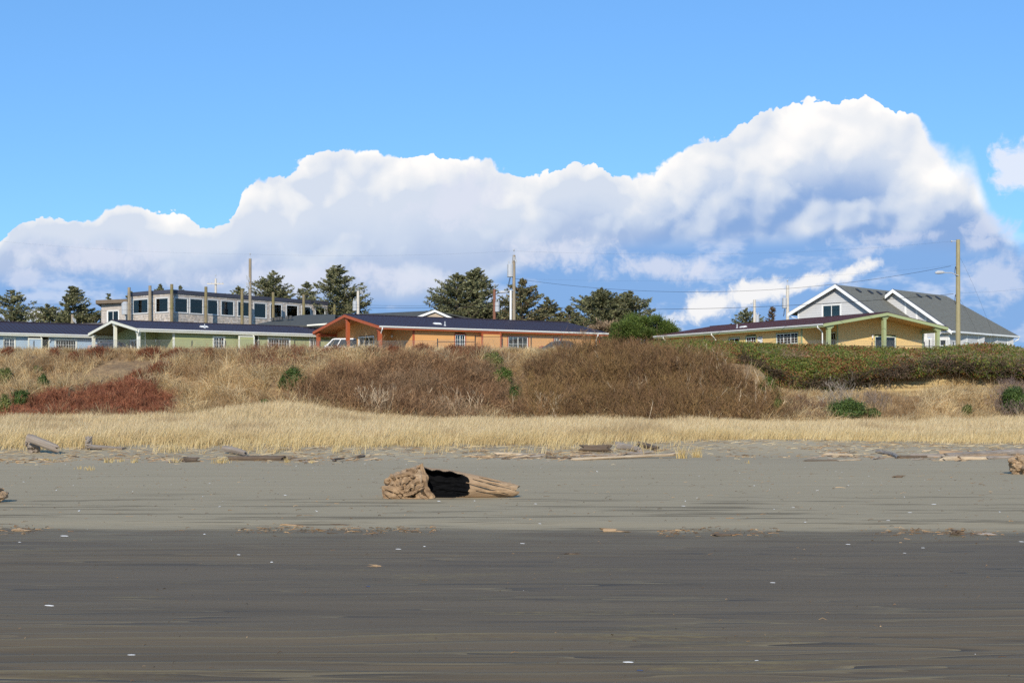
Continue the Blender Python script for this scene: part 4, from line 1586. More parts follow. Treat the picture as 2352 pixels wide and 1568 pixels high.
# ------------------------------------------------------------------ parked cars
def car(name, label, loc, yaw, paint, kind='suv'):
    """side profile lofted across the width, with wheels, windows and lamps; x runs forward"""
    root = empty(name, loc, label, 'car', 'cars parked by the beach houses')
    root.rotation_euler = (0, 0, math.radians(yaw))
    if kind == 'suv':
        body = [(-2.3, 0.45), (-2.34, 0.95), (-2.2, 1.05), (1.0, 1.08), (1.15, 1.06), (2.2, 0.92), (2.32, 0.72), (2.3, 0.42)]
        cab = [(-2.18, 1.05), (-2.02, 1.72), (-1.5, 1.80), (0.0, 1.80), (0.28, 1.74), (1.12, 1.06)]
        Lw = (-1.45, 1.45)
    elif kind == 'van':
        body = [(-2.5, 0.5), (-2.55, 1.1), (-2.5, 1.25), (0.9, 1.28), (1.2, 1.2), (2.4, 1.1), (2.5, 0.8), (2.48, 0.45)]
        cab = [(-2.48, 1.25), (-2.35, 2.02), (-2.0, 2.10), (0.1, 2.10), (0.3, 2.04), (1.1, 1.25)]
        Lw = (-1.55, 1.6)
    else:
        body = [(-2.2, 0.42), (-2.26, 0.8), (-2.1, 0.95), (1.0, 0.92), (2.1, 0.78), (2.25, 0.6), (2.22, 0.38)]
        cab = [(-1.9, 0.94), (-1.25, 1.38), (-0.6, 1.46), (0.1, 1.44), (0.35, 1.38), (1.15, 0.91)]
        Lw = (-1.35, 1.38)
    og = np.array(loc, float)

    def loft(prof, widths, name_, mat, parent):
        V, Q = [], []
        k = len(prof)
        for s, (wf) in enumerate(widths):
            for (x, z) in prof:
                V.append((x * wf[1], wf[0], 0.42 + (z - 0.42) * wf[2] if z > 0.6 else z))
        for s in range(len(widths) - 1):
            for i in range(k):
                j = (i + 1) % k
                Q.append((s * k + i, s * k + j, (s + 1) * k + j, (s + 1) * k + i))
        Fs = [np.array(Q), np.array([tuple(range(k))[::-1]]), np.array([tuple(range((len(widths) - 1) * k, len(widths) * k))])]
        return mk(name_, np.array(V) + og, Fs, mat, parent)
    wid = [(-0.9, 0.985, 0.97), (-0.84, 1.0, 1.0), (0.84, 1.0, 1.0), (0.9, 0.985, 0.97)]
    bd = loft(body, wid, 'body', paint, root)
    V, Q = [], []
    k = len(cab)
    zt = max(z for _, z in cab); zb = min(z for _, z in cab)
    rows = [-1, 1]
    for s in rows:
        for (x, z) in cab:
            t = (z - zb) / (zt - zb)
            V.append((x, s * (0.86 - 0.17 * t), z))
    for i in range(k):
        j = (i + 1) % k
        Q.append((i, k + i, k + j, j))
    Fs = [np.array(Q), np.array([tuple(range(k))]), np.array([tuple(range(k, 2 * k))[::-1]])]
    cb = mk('cabin', np.array(V) + og, Fs, paint, root)

    # side windows, windscreen and rear window sit just proud of the cabin
    def side(s, x0, x1, x0t, x1t, z0, z1, nm):
        y0 = s * (0.862 - 0.17 * (z0 - zb) / (zt - zb) + 0.006)
        y1 = s * (0.862 - 0.17 * (z1 - zb) / (zt - zb) + 0.006)
        q = [(x0, y0, z0), (x1, y0, z0), (x1t, y1, z1), (x0t, y1, z1)]
        q2 = [(x, y - s * 0.01, z) for x, y, z in q]
        MB().hex8([np.array(v) + og for v in q2] + [np.array(v) + og for v in q]).build(nm, M['glass_dark'], cb)
    dz = zt - zb
    z0, z1 = zb + 0.10 * dz, zt - 0.14 * dz
    n = 3
    xa, xb = cab[0][0] + 0.22, cab[-1][0] - 0.25
    xat, xbt = cab[1][0] + 0.25, cab[-2][0] - 0.02
    for i in range(n):
        f0, f1 = i / n + 0.02, (i + 1) / n - 0.02
        for s in (-1, 1):
            side(s, xa + (xb - xa) * f0, xa + (xb - xa) * f1, xat + (xbt - xat) * f0, xat + (xbt - xat) * f1, z0, z1, 'side_window')

    def glass_end(p, q, nm):
        (x0, z0_), (x1, z1_) = p, q
        w0 = 0.76
        v = []
        for t, ww in ((0.12, 0.74), (0.86, 0.62)):
            x, z = x0 + (x1 - x0) * t, z0_ + (z1_ - z0_) * t
            v.append((x, z, ww))
        d = np.array((z1_ - z0_, 0, -(x1 - x0)), float)
        d /= np.linalg.norm(d)
        if d[0] * (x0) < 0:
            d = -d
        a = [np.array((v[0][0], -v[0][2], v[0][1])), np.array((v[0][0], v[0][2], v[0][1])), np.array((v[1][0], v[1][2], v[1][1])), np.array((v[1][0], -v[1][2], v[1][1]))]
        MB().hex8([q_ + og + d * 0.001 for q_ in a] + [q_ + og + d * 0.012 for q_ in a]).build(nm, M['glass_dark'], cb)
    glass_end(cab[-1], cab[-2], 'windscreen')
    glass_end(cab[0], cab[1], 'rear_window')
    for x in Lw:
        for s in (-1, 1):
            mb = MB()
            mb.tube([og + (x, s * 0.66, 0.34), og + (x, s * 0.68, 0.34), og + (x, s * 0.90, 0.34), og + (x, s * 0.92, 0.34)], [0.28, 0.34, 0.34, 0.30], 16)
            t = mb.build('wheel', M['tyre'], root)
            mb = MB()
            mb.tube([og + (x, s * 0.90, 0.34), og + (x, s * 0.935, 0.34)], [0.21, 0.17], 12)
            mb.build('rim', M['galv'], t)
    for s in (-1, 1):
        MB().box(og[0] + body[-2][0] - 0.12, og[0] + body[-2][0] + 0.02, og[1] + s * 0.62 - 0.16, og[1] + s * 0.62 + 0.16, og[2] + 0.62, og[2] + 0.78).build('headlight', M['lamp_clear'], root)
        MB().box(og[0] + body[1][0] - 0.015, og[0] + body[1][0] + 0.1, og[1] + s * 0.70 - 0.1, og[1] + s * 0.70 + 0.1, og[2] + 0.75, og[2] + 0.98).build('tail_light', M['lamp_red'], root)
        MB().box(og[0] + 0.85, og[0] + 0.97, og[1] + s * 0.98 - 0.09, og[1] + s * 0.98 + 0.09, og[2] + zb + 0.02, og[2] + zb + 0.18).build('wing_mirror', paint, root)
    if kind == 'suv':
        for s in (-1, 1):
            MB().tube([og + (-1.7, s * 0.58, zt + 0.06), og + (0.0, s * 0.58, zt + 0.06)], 0.025, 6).build('roof_rail', M['black'], root)
    return root


M['glass_dark'] = mat_paint('tinted_car_glass', (0.02, 0.025, 0.03), 0.05)


def ground_spot(px, Y):
    x = (px - CX) / F * Y
    return (x, Y, float(land(x, Y)))


car('parked_car', 'dark red car parked under the green carport', ground_spot(252, 141.0), 10, M['car_red'], 'suv')
car('parked_car', 'navy car parked beside the dark red car at the green carport', ground_spot(277, 134.5), 14, M['car_navy'], 'suv')
car('parked_van', 'white van parked under the orange carport', ground_spot(775, 134.6), 172, M['car_white'], 'van')
car('parked_car', 'dark hatchback parked in front of the orange house', ground_spot(1300, 124.0), 6, M['car_dark'], 'hatch')


# ------------------------------------------------------------------ vegetation
def inside(poly, px, py):
    px, py = np.asarray(px, float), np.asarray(py, float)
    r = np.zeros(px.shape, bool)
    n = len(poly)
    for i in range(n):
        x0, y0 = poly[i]
        x1, y1 = poly[(i + 1) % n]
        c = ((y0 > py) != (y1 > py)) & (px < (x1 - x0) * (py - y0) / (y1 - y0 + 1e-9) + x0)
        r ^= c
    return r


def norm(v):
    return v / (np.linalg.norm(v, axis=-1, keepdims=True) + 1e-9)


def ribbons(pts, w0, w1, col, rng, side=None):
    """pts (n,k,3) polylines; flat tapering strips"""
    n, k, _ = pts.shape
    d = norm(pts[:, -1] - pts[:, 0])
    if side is None:
        side = norm(np.cross(d, rng.normal(size=(n, 3)) * (1.0, 0.55, 0.6)))
        # mostly turned towards the open beach so that a thin blade keeps its width
        side[:, 1] *= 0.45
        side = norm(side)
    w = w0[:, None] * (1 - np.linspace(0, 1, k))[None] + w1[:, None] * np.linspace(0, 1, k)[None]
    A = pts - side[:, None] * w[..., None] / 2
    B = pts + side[:, None] * w[..., None] / 2
    V = np.stack([A, B], 2).reshape(-1, 3)
    base = (np.arange(n) * 2 * k)[:, None]
    i = np.arange(k - 1)[None]
    Q = np.stack([base + 2 * i, base + 2 * i + 1, base + 2 * i + 3, base + 2 * i + 2], -1).reshape(-1, 4)
    C = np.repeat(col, 2 * k, 0)
    return V, Q, C


class Veg:
    def __init__(self):
        self.V, self.Q, self.C, self.n = [], [], [], 0

    def add(self, V, Q, C):
        self.V.append(V); self.Q.append(Q + self.n); self.C.append(C); self.n += len(V)

    def build(self, name, mat, parent=None, loc=None):
        return mk(name, np.concatenate(self.V), np.concatenate(self.Q), mat, parent, loc, col=np.concatenate(self.C))


def grass(veg, base, hgt, lean, wid, col, rng, k=4, curl=1.6):
    """blades that rise and bend over along lean (n,2)"""
    n = len(base)
    t = np.linspace(0, 1, k)[None, :, None]
    up = np.zeros((n, k, 3))
    up[..., 2] = hgt[:, None] * (t[..., 0] - 0.0)
    ln = np.concatenate([lean, np.zeros((n, 1))], 1)
    off = ln[:, None] * (hgt[:, None, None]) * t ** curl
    sag = np.linalg.norm(lean, axis=1)
    up[..., 2] -= (hgt * np.clip(sag, 0, 1.6) ** 2 * 0.38)[:, None] * t[..., 0] ** 2.2
    pts = base[:, None] + up + off
    V, Q, C = ribbons(pts, wid, wid * 0.25, col, rng)
    veg.add(V, Q, C)


def palette(n, cols, rng, jit=0.12):
    c = np.array([srgb(*q) for q in cols])
    i = rng.integers(0, len(c), n)
    f = rng.random((n, 1)) * 0.5
    o = c[i] * (1 - f) + c[rng.integers(0, len(c), n)] * f
    return o * (1 + rng.normal(0, jit, (n, 1))).clip(0.5, 1.5)


def leaves(veg, c, size, col, rng, up=0.3, asp=1.7, nrm=None):
    n = len(c)
    if nrm is None:
        nrm = norm(rng.normal(size=(n, 3)) + np.array((0, -0.5, up)))
    a = norm(np.cross(nrm, rng.normal(size=(n, 3))))
    b_ = np.cross(nrm, a)
    s = size[:, None]
    V = np.stack([c - a * s * asp / 2, c - b_ * s / 2, c + a * s * asp / 2, c + b_ * s / 2], 1).reshape(-1, 3)
    Q = np.arange(4 * n).reshape(n, 4)
    veg.add(V, Q, np.repeat(col, 4, 0))


def scatter(xr, yr, n, rng):
    x = rng.uniform(*xr, n)
    y = rng.uniform(*yr, n)
    return x, y


STRAW = [(214, 190, 146), (226, 204, 162), (200, 174, 128), (232, 214, 176), (190, 164, 120), (220, 198, 148)]


def dune_grass():
    rng = np.random.default_rng(11)
    v = Veg()
    n = 330000
    y = 58 + (96 - 58) * rng.random(n) ** 0.9
    x = (rng.random(n) - 0.5) * 2 * (y * 0.385 + 2)
    toe = toe_line(x)
    den = sm(y, toe - 0.6, toe + 2.4) * (0.16 + 0.84 * sm(fbm(x * 0.8, y * 0.8, 71, 3), 0.30, 0.56 - 0.16 * sm(y, toe + 2, toe + 6)))
    clump = sm(fbm(x * 1.1, y * 1.1, 73, 2), 0.62, 0.72) * sm(y, toe - 5.5, toe - 1.0) * sm(-x, -12, 4) * 0.55
    end = bluff_toe(x) + 2.0
    keep = (rng.random(n) < np.maximum(den, clump)) & (y < end)
    # bare drift hollow at the log on the left
    x, y = x[keep], y[keep]
    z = ground_z(x, y)
    n = len(x)
    tall = 0.46 + 0.62 * fbm(x * 0.45, y * 0.45, 75, 3)
    tall = tall * (0.62 + 0.38 * sm(y, toe_line(x), toe_line(x) + 5)) * (1 - 0.25 * sm(x, 5, 20))
    h = tall * rng.uniform(0.55, 1.12, n)
    wind = np.stack([0.22 + 0.25 * rng.normal(size=n), 0.15 * rng.normal(size=n)], 1)
    wind[:, 0] += 0.22 * (fbm(x * 0.4, y * 0.4, 77, 2) - 0.5)
    col = palette(n, STRAW, rng)
    pat = fbm(x * 0.30, y * 0.30, 79, 3)
    col *= (0.86 + 0.3 * pat)[:, None]
    brown = (sm(pat, 0.56, 0.72) * 0.55)[:, None]
    col = col * (1 - brown) + np.array(srgb(150, 124, 92)) * brown
    yel = ((1 - sm(y, toe_line(x) + 1, toe_line(x) + 7)) * 0.35)[:, None]
    col = col * (1 - yel) + np.array(srgb(206, 178, 108)) * yel
    grass(v, np.stack([x, y, z - 0.03], 1), h, wind, rng.uniform(0.016, 0.034, n), col, rng, 4, 1.7)
    o = v.build('dune_grass', M['plant'])
    tag(o, 'pale straw coloured dune grass covering the low dune', None, None, 'stuff')
    # flattened straw lying along the foot of the grass
    n = 2300
    x = rng.uniform(-27, 29, n)
    y = toe_line(x) - rng.gamma(2.0, 1.5, n) + 1.0
    a = rng.normal(0, 0.5, n)
    L = rng.gamma(2.0, 0.13, n) + 0.06
    p0 = np.stack([x, y, ground_z(x, y) + 0.015 + 0.05 * rng.random(n)], 1)
    d = np.stack([np.cos(a), np.sin(a) * 0.8, rng.normal(0, 0.12, n)], 1)
    pts = np.stack([p0, p0 + d * L[:, None] / 2 + (0, 0, 0.02), p0 + d * L[:, None]], 1)
    v = Veg()
    v.add(*ribbons(pts, rng.uniform(0.012, 0.024, n), np.full(n, 0.010), palette(n, [(170, 144, 104), (186, 162, 120)] + STRAW[:2] + [(140, 108, 74), (120, 92, 66)], rng), rng,
                   side=norm(np.stack([rng.normal(0, .1, n), rng.normal(0, .4, n), np.ones(n) * 0.8], 1))))
    o = v.build('straw_litter', M['plant'])
    tag(o, 'broken straw scattered on sand below the dune grass', None, None, 'stuff')


dune_grass()

# what grows where on the bluff, as seen from the beach
RED_T = [(-40, 985), (0, 948), (60, 925), (120, 912), (200, 902), (260, 890), (320, 886), (372, 905), (398, 935), (392, 962), (330, 966), (240, 962), (120, 968), (30, 985), (-40, 1000)]
MID_T = [(665, 925), (720, 900), (780, 872), (880, 850), (1000, 836), (1090, 842), (1130, 868), (1160, 898), (1200, 965), (1100, 980), (940, 975), (870, 966), (760, 945), (680, 932)]
BIG_T = [(1210, 890), (1245, 852), (1285, 832), (1330, 818), (1400, 815), (1480, 818), (1560, 830), (1640, 850), (1712, 886), (1768, 925), (1815, 975), (1700, 982), (1450, 982), (1240, 982), (1205, 950)]
HEDGE = [(1480, 785), (1600, 780), (1700, 786), (1800, 790), (1900, 792), (2000, 797), (2100, 801), (2180, 795), (2250, 788), (2300, 790), (2352, 800), (2420, 812), (2420, 866), (2352, 866), (2290, 862),
         (2250, 866), (2200, 852), (2150, 852), (2100, 866), (2050, 868), (2020, 864), (1985, 872), (1950, 884), (1900, 896), (1850, 900), (1805, 896), (1775, 892), (1740, 882), (1690, 856), (1620, 826), (1540, 806)]
TAN = [(232, 208, 158), (204, 176, 130), (230, 208, 166), (188, 158, 112), (170, 140, 98), (210, 184, 136)]


def bluff_grass():
    """long dead grass hanging down the face of the bluff in tufts"""
    rng = np.random.default_rng(21)
    v = Veg()
    nt = 9500
    x = rng.uniform(-43, 44, nt)
    y = rng.uniform(91.5, 113.5, nt)
    px, py = proj(x, y, ground_z(x, y))
    bare = np.exp(-(((px - 255) / 120) ** 2 + ((py - 862) / 32) ** 2)) * 1.1
    bare += np.exp(-(((px - 300) / 70) ** 2 + ((py - 846) / 14) ** 2))
    for (cx_, cy_, rx_, ry_) in ((1990, 885, 110, 22), (1880, 905, 70, 14), (2190, 900, 70, 40)):
        pass
    sandst = sm(px, 1830, 1880) * (1 - sm(px, 2120, 2180)) * np.exp(-((py - 884) / 22) ** 2) * 1.2
    keep = (rng.random(nt) > bare + sandst) & (y > bluff_toe(x) - 0.6)
    keep &= ~inside(BIG_T, px, py) | (rng.random(nt) < 0.25)
    keep &= ~inside(RED_T, px, py)
    keep &= ~(inside(HEDGE, px, py - 4) & (rng.random(nt) < 0.93))
    keep &= ~((px > 1640) & (px < 1790) & (py < 905) & (rng.random(nt) < 0.7))
    keep &= ~inside(MID_T, px, py + 8) | (rng.random(nt) < 0.35)
    x, y, px, py = x[keep], y[keep], px[keep], py[keep]
    nt = len(x)
    per = 26
    tone = fbm(x * 0.3, y * 0.3, 83, 3)
    shade_c = palette(nt, TAN, rng, 0.08)
    br = sm(tone, 0.56, 0.72)[:, None] * 0.6
    shade_c *= (0.72 + 0.6 * fbm(x * 0.9, y * 0.9, 87, 2))[:, None]
    shade_c = shade_c * (1 - br) + np.array(srgb(160, 124, 88)) * br
    i = np.repeat(np.arange(nt), per)
    n = len(i)
    bx = x[i] + rng.normal(0, 0.16, n)
    by = y[i] + rng.normal(0, 0.16, n)
    hgt = np.where(y > bluff_edge(x) - 2.0, 0.50, 0.92) * rng.uniform(0.6, 1.3, nt) * np.where((rng.random(nt) < 0.12) & (y < bluff_edge(x) - 2.0), 1.5, 1.0)
    right = sm(px, 1850, 1950)
    hgt = hgt * (1 - 0.25 * right) * (1 - 0.55 * sm(px, 1700, 1780) * (1 - sm(px, 2090, 2150)) * (1 - sm(py, 905, 945)))
    th = rng.uniform(0, 2 * np.pi, n)
    r = np.abs(rng.normal(0.75, 0.4, n))
    lean = np.stack([np.cos(th) * r * 0.75 + 0.10, np.sin(th) * r * 0.6 - 0.55], 1)
    col = shade_c[i] * rng.uniform(0.7, 1.25, (n, 1))
    grass(v, np.stack([bx, by, ground_z(bx, by) - 0.03], 1), hgt[i] * rng.uniform(0.6, 1.2, n), lean, rng.uniform(0.018, 0.040, n), col, rng, 4, 1.4)
    o = v.build('bluff_grass', M['plant'])
    tag(o, 'tangled dead tan grass hanging over the bluff face', None, None, 'stuff')


bluff_grass()


def twigs(veg, base, hgt, lean, col, rng, kids=9, w=0.018, spread=0.55, grand=True):
    """leafless stems with side twigs"""
    n = len(base)
    k = 4
    t = np.linspace(0, 1, k)
    bend = rng.normal(0, 0.10, (n, 3)) * (1, 1, 0.2)
    pts = base[:, None] + np.stack([lean[:, 0][:, None] * hgt[:, None] * t, lean[:, 1][:, None] * hgt[:, None] * t, hgt[:, None] * t[None] * np.ones((n, 1))], -1)
    pts += bend[:, None] * (np.sin(np.pi * t)[None, :, None]) * hgt[:, None, None]
    veg.add(*ribbons(pts, np.full(n, w * 1.3) * rng.uniform(0.8, 1.5, n), np.full(n, w * 0.5), col * 1.12, rng))

    def sprout(pts, hgt, col, kids, lo, ln, ww):
        n, k, _ = pts.shape
        i = np.repeat(np.arange(n), kids)
        m = len(i)
        tt = rng.uniform(lo, 1.0, m) * (k - 1)
        a = np.minimum(tt.astype(int), k - 2)
        f = (tt - a)[:, None]
        p = pts[i, a] * (1 - f) + pts[i, a + 1] * f
        d0 = norm(pts[i, a + 1] - pts[i, a])
        d = norm(d0 * 0.75 + rng.normal(0, spread, (m, 3)) * (1, 1, 0.6) + np.array((0, 0, 0.28)))
        L = hgt[i] * rng.uniform(ln * 0.5, ln * 1.2, m) * (1.15 - 0.45 * tt / (k - 1))
        e = p + d * L[:, None]
        mid = (p + e) / 2 + rng.normal(0, 0.06, (m, 3)) * L[:, None] - np.array((0, 0, 0.04)) * L[:, None]
        q = np.stack([p, mid, e], 1)
        c = col[i] * rng.uniform(0.75, 1.25, (m, 1))
        veg.add(*ribbons(q, np.full(m, ww) * rng.uniform(0.7, 1.3, m), np.full(m, ww * 0.45), c, rng))
        return q, L, c
    q, L, c = sprout(pts, hgt, col, kids, 0.38, 0.36, w * 0.8)
    if grand:
        sprout(q, L * 1.4, c, 3, 0.2, 0.45, w * 0.6)


def thicket(name, label, cat, poly, n, hr, cols, seed, kids=7, w=0.02, lean=(0, 0), back=0.0, grey=None, group=None, pale=(), dark=0.82):
    rng = np.random.default_rng(seed)
    xs = [p[0] for p in poly]; ys = [p[1] for p in poly]
    px = rng.uniform(min(xs), max(xs), n * 3)
    py = rng.uniform(min(ys), max(ys), n * 3)
    k = inside(poly, px, py)
    px, py = px[k][:n], py[k][:n]
    g, ok = ground_hit(px, py, 80, 122, 500)
    g = g[ok]
    g[:, 0] += rng.normal(0, 0.15, len(g))
    g[:, 2] = ground_z(g[:, 0], g[:, 1]) - 0.05
    n = len(g)
    ctr = g.mean(0)
    lump = 0.7 + 0.6 * fbm(g[:, 0] * 0.5, g[:, 1] * 0.5, seed, 3)
    h = rng.uniform(hr[0], hr[1], n) * lump
    col = palette(n, cols, rng, 0.16) * dark
    patch = fbm(g[:, 0] * 0.45 + 40, g[:, 1] * 0.45, seed + 1, 3)
    if grey is not None:
        f = (sm(patch, 0.54, 0.70) * 0.6)[:, None]
        col = col * (1 - f) + np.array(srgb(*grey)) * f * 0.8
    ln = np.stack([lean[0] + rng.normal(0, 0.28, n), lean[1] + rng.normal(0, 0.22, n) - 0.12], 1)
    # stems fan out from shared stools
    nc = max(3, n // 45)
    cen = g[rng.integers(0, n, nc)]
    dd = ((g[:, None, :2] - cen[None, :, :2]) ** 2).sum(-1)
    own = dd.argmin(1)
    off = g[:, :2] - cen[own][:, :2]
    ln += np.clip(off * 0.55, -0.7, 0.7)
    h *= (0.78 + 0.5 * rng.random(nc))[own] * (1.1 - 0.35 * np.clip(np.linalg.norm(off, axis=1) / 1.2, 0, 1))
    col *= (0.82 + 0.36 * rng.random(nc))[own][:, None]
    v = Veg()
    twigs(v, g, h, ln, col, rng, kids, w)
    for (qx, qy, sx, sy, k_) in pale:
        pg, ok = ground_hit(rng.normal(qx, sx, k_), rng.normal(qy, sy, k_), 80, 122, 500)
        pg = pg[ok]
        twigs(v, pg - (0, 0.5, 0), rng.uniform(1.1, 1.9, len(pg)), np.stack([rng.normal(0, 0.35, len(pg)), rng.normal(-0.1, 0.15, len(pg))], 1),
              palette(len(pg), [(196, 176, 146), (176, 156, 128), (160, 142, 118)], rng), rng, 5, 0.034, 0.4, grand=False)
    o = v.build(name, M['twig'], None, ctr)
    tag(o, label, cat, group)
    return o


thicket('red_thicket', 'rust red leafless thicket low on the left of the bluff', 'thicket', RED_T, 4200, (0.55, 0.9),
        [(156, 96, 68), (136, 82, 58), (168, 116, 86), (120, 72, 54)], 31, 7, 0.020, dark=0.84)
thicket('brown_thicket', 'brown leafless thicket with pale stems left of the tan gully', 'thicket', MID_T, 3600, (1.0, 1.75),
        [(146, 112, 80), (128, 95, 67), (162, 128, 93), (108, 80, 58)], 32, 8, 0.024, (0.08, 0), grey=(146, 122, 96), pale=((882, 945, 16, 4, 40), (850, 940, 10, 4, 14), (1040, 955, 40, 4, 30), (1080, 940, 30, 10, 16)))
thicket('brown_thicket', 'largest brown leafless thicket right of the tan gully', 'thicket', BIG_T, 5200, (1.1, 1.95),
        [(138, 106, 74), (120, 91, 64), (154, 122, 84), (130, 104, 62), (102, 77, 55)], 33, 8, 0.024, (0.02, 0), grey=(136, 108, 66), pale=((1250, 955, 20, 6, 26), (1500, 900, 120, 30, 36), (1650, 870, 40, 20, 20), (1720, 930, 30, 20, 20)))
thicket('brush_strip', 'reddish brown brush along the bluff top before the green house', 'brush',
        [(555, 838), (570, 806), (640, 800), (740, 803), (752, 822), (700, 846), (620, 858), (560, 850)], 1300, (0.5, 0.85),
        [(136, 92, 66), (120, 76, 56), (150, 108, 80)], 34, 6, 0.018)
thicket('brush_strip', 'brown brush along the bluff top before the orange house', 'brush',
        [(1000, 818), (1060, 806), (1120, 808), (1150, 822), (1120, 838), (1040, 836)], 700, (0.45, 0.8),
        [(132, 92, 66), (118, 78, 56), (146, 104, 76)], 35, 6, 0.018)
thicket('brush_strip', 'tall brown brush on the bluff top beside the dark hatchback', 'brush',
        [(1330, 812), (1360, 808), (1420, 808), (1500, 808), (1510, 815), (1420, 816), (1335, 818)], 500, (0.55, 0.95),
        [(124, 92, 62), (138, 102, 66), (110, 80, 54)], 36, 7, 0.020)
thicket('grey_thicket', 'small grey brown thicket below the hedge beside the big thicket', 'thicket',
        [(1805, 968), (1812, 940), (1850, 925), (1890, 945), (1900, 968), (1850, 975)], 420, (0.5, 0.9),
        [(128, 98, 76), (142, 112, 88), (112, 84, 66)], 37, 7, 0.018)
thicket('bare_shrub', 'pale bare shrub standing under the hedge on the right', 'shrub',
        [(1892, 935), (1915, 922), (1950, 925), (1965, 940), (1920, 945)], 34, (1.2, 1.9), [(158, 146, 132), (140, 128, 114)], 38, 9, 0.026)
thicket('bare_shrub', 'small bare shrub right of the pale bare shrub', 'shrub',
        [(1995, 932), (2025, 928), (2035, 940), (2005, 945)], 26, (0.9, 1.4), [(146, 130, 116), (128, 112, 98)], 39, 9, 0.022)
thicket('grey_thicket', 'grey thicket at the right edge of the bluff', 'thicket',
        [(2290, 950), (2300, 905), (2330, 890), (2380, 880), (2420, 900), (2420, 960), (2320, 965)], 420, (0.9, 1.5),
        [(126, 108, 100), (142, 122, 112), (108, 90, 80)], 40, 8, 0.020)

# rust coloured dock and fern tufts along the top edge
for i, (px, py, w, n, lab) in enumerate((
        (18, 806, 30, 60, 'rust brown dead tuft below the blue house window at the far left'),
        (125, 808, 26, 44, 'rust brown dead tuft below the blue house entry'),
        (225, 806, 62, 130, 'widest rust brown tuft on the edge below the blue house slider'),
        (172, 822, 24, 44, 'small rust brown tuft on the slope under the widest one'),
        (345, 808, 60, 120, 'rust brown tuft on the edge under the green carport'),
        (412, 812, 68, 130, 'rust brown tuft on the edge left of the green house door'),
        (368, 836, 54, 130, 'round dark red brown tuft on the slope under the green house'),
        (316, 862, 52, 130, 'long dark brown tuft trailing down the left slope'),
        (346, 874, 40, 90, 'dark brown tuft above the red thicket tip'),
        (480, 812, 26, 40, 'small rust brown tuft below the green house window'),
        (855, 808, 50, 120, 'rust brown tuft on the edge below the orange house slider'),
        (905, 806, 50, 100, 'rust brown tuft on the edge below the orange porch door'),
        (970, 803, 52, 110, 'rust brown tuft with pale tips on the edge below the orange wall'),
        (1040, 803, 50, 100, 'rust brown tuft below the orange house window'),
        (1075, 806, 26, 40, 'small rust brown tuft right of the orange house window'),
        (770, 806, 60, 120, 'rust brown tuft on the edge in front of the white van'))):
    rng = np.random.default_rng(200 + i)
    c, ok = ground_hit([px], [py + 6], 85, 122, 500)
    c = c[0]
    n = int(n * 3.0)
    sx = w / F * c[1] / 2
    x = c[0] + rng.normal(0, sx * 0.5, n)
    y = c[1] + rng.normal(0, 0.35, n)
    g = np.stack([x, y, ground_z(x, y) - 0.04], 1)
    h = 0.62 * (1 - 0.4 * np.abs(x - c[0]) / (sx + 1e-6)).clip(0.4, 1) * rng.uniform(0.7, 1.2, n)
    col = palette(n, [(118, 66, 42), (96, 54, 36), (134, 82, 52), (84, 50, 36)], rng)
    v = Veg()
    twigs(v, g, h, np.stack([rng.normal(0, 0.3, n), rng.normal(-0.1, 0.2, n)], 1), col, rng, 9, 0.020, 0.4, grand=False)
    tag(v.build('dead_tuft', M['twig'], None, c), lab, 'dead plant', 'rust brown tufts along the bluff top')


def shrub(name, label, px, py, wpx, hpx, cols, seed, group=None, n=None, size=0.052, stem=True, tilt=0.0, cat='shrub', clumps=34):
    """leafy shrub rooted on the bluff: bare stems inside an uneven cloud of leaves; py is its foot"""
    rng = np.random.default_rng(seed)
    c, ok = ground_hit([px], [py], 60, 122, 700)
    c = c[0]
    sc = c[1] / F
    rx, rz = wpx * sc / 2, hpx * sc
    ry = min(rx, rz) * 0.8
    n = n or int(2600 + 12000 * rx * rz)
    # clumps spread through the crown
    cl = []
    while len(cl) < clumps:
        q = rng.uniform(-1, 1, 3)
        if np.linalg.norm(q) < 1:
            cl.append(q)
    cl = np.array(cl) * (0.78, 0.78, 0.74)
    r_ = rng.uniform(0.14, 0.40, len(cl))
    i = rng.integers(0, len(cl), n)
    d = rng.normal(0, 0.55, (n, 3)) * (1, 1, 1.15)
    q = cl[i] + d * r_[i][:, None]
    p = c + np.stack([q[:, 0] * rx + tilt * (q[:, 2] + 1) * rz * 0.5, q[:, 1] * ry, (q[:, 2] + 0.92) * rz * 0.52], 1)
    keep = p[:, 2] > ground_z(p[:, 0], p[:, 1]) - 0.05
    p = p[keep]; i = i[keep]; d = d[keep]
    ctone = rng.uniform(0.75, 1.25, len(cl))
    col = palette(len(p), cols, rng, 0.15) * ctone[i][:, None]
    root = empty(name, c, label, cat, group)
    v = Veg()
    nr = norm(d + rng.normal(0, 0.6, d.shape) + (0, 0, 0.35))
    leaves(v, p, rng.uniform(0.6, 1.4, len(p)) * size, col, rng, asp=2.2, nrm=nr)
    v.build('foliage', M['leaf'], root)
    v = Veg()
    ns = 14
    b_ = c + rng.normal(0, 0.08, (ns, 3)) * (rx, ry, 0)
    b_[:, 2] = ground_z(b_[:, 0], b_[:, 1]) - 0.05
    e = c + np.stack([cl[:ns, 0] * rx, cl[:ns, 1] * ry, (cl[:ns, 2] + 0.92) * rz * 0.52], 1)
    pts = np.stack([b_, (b_ + e) / 2 + (0, 0, 0.1 * rz), e], 1)
    v.add(*ribbons(pts, np.full(ns, 0.05), np.full(ns, 0.02), palette(ns, [(110, 92, 74)], rng), rng))
    v.build('stems', M['twig'], root)
    return root


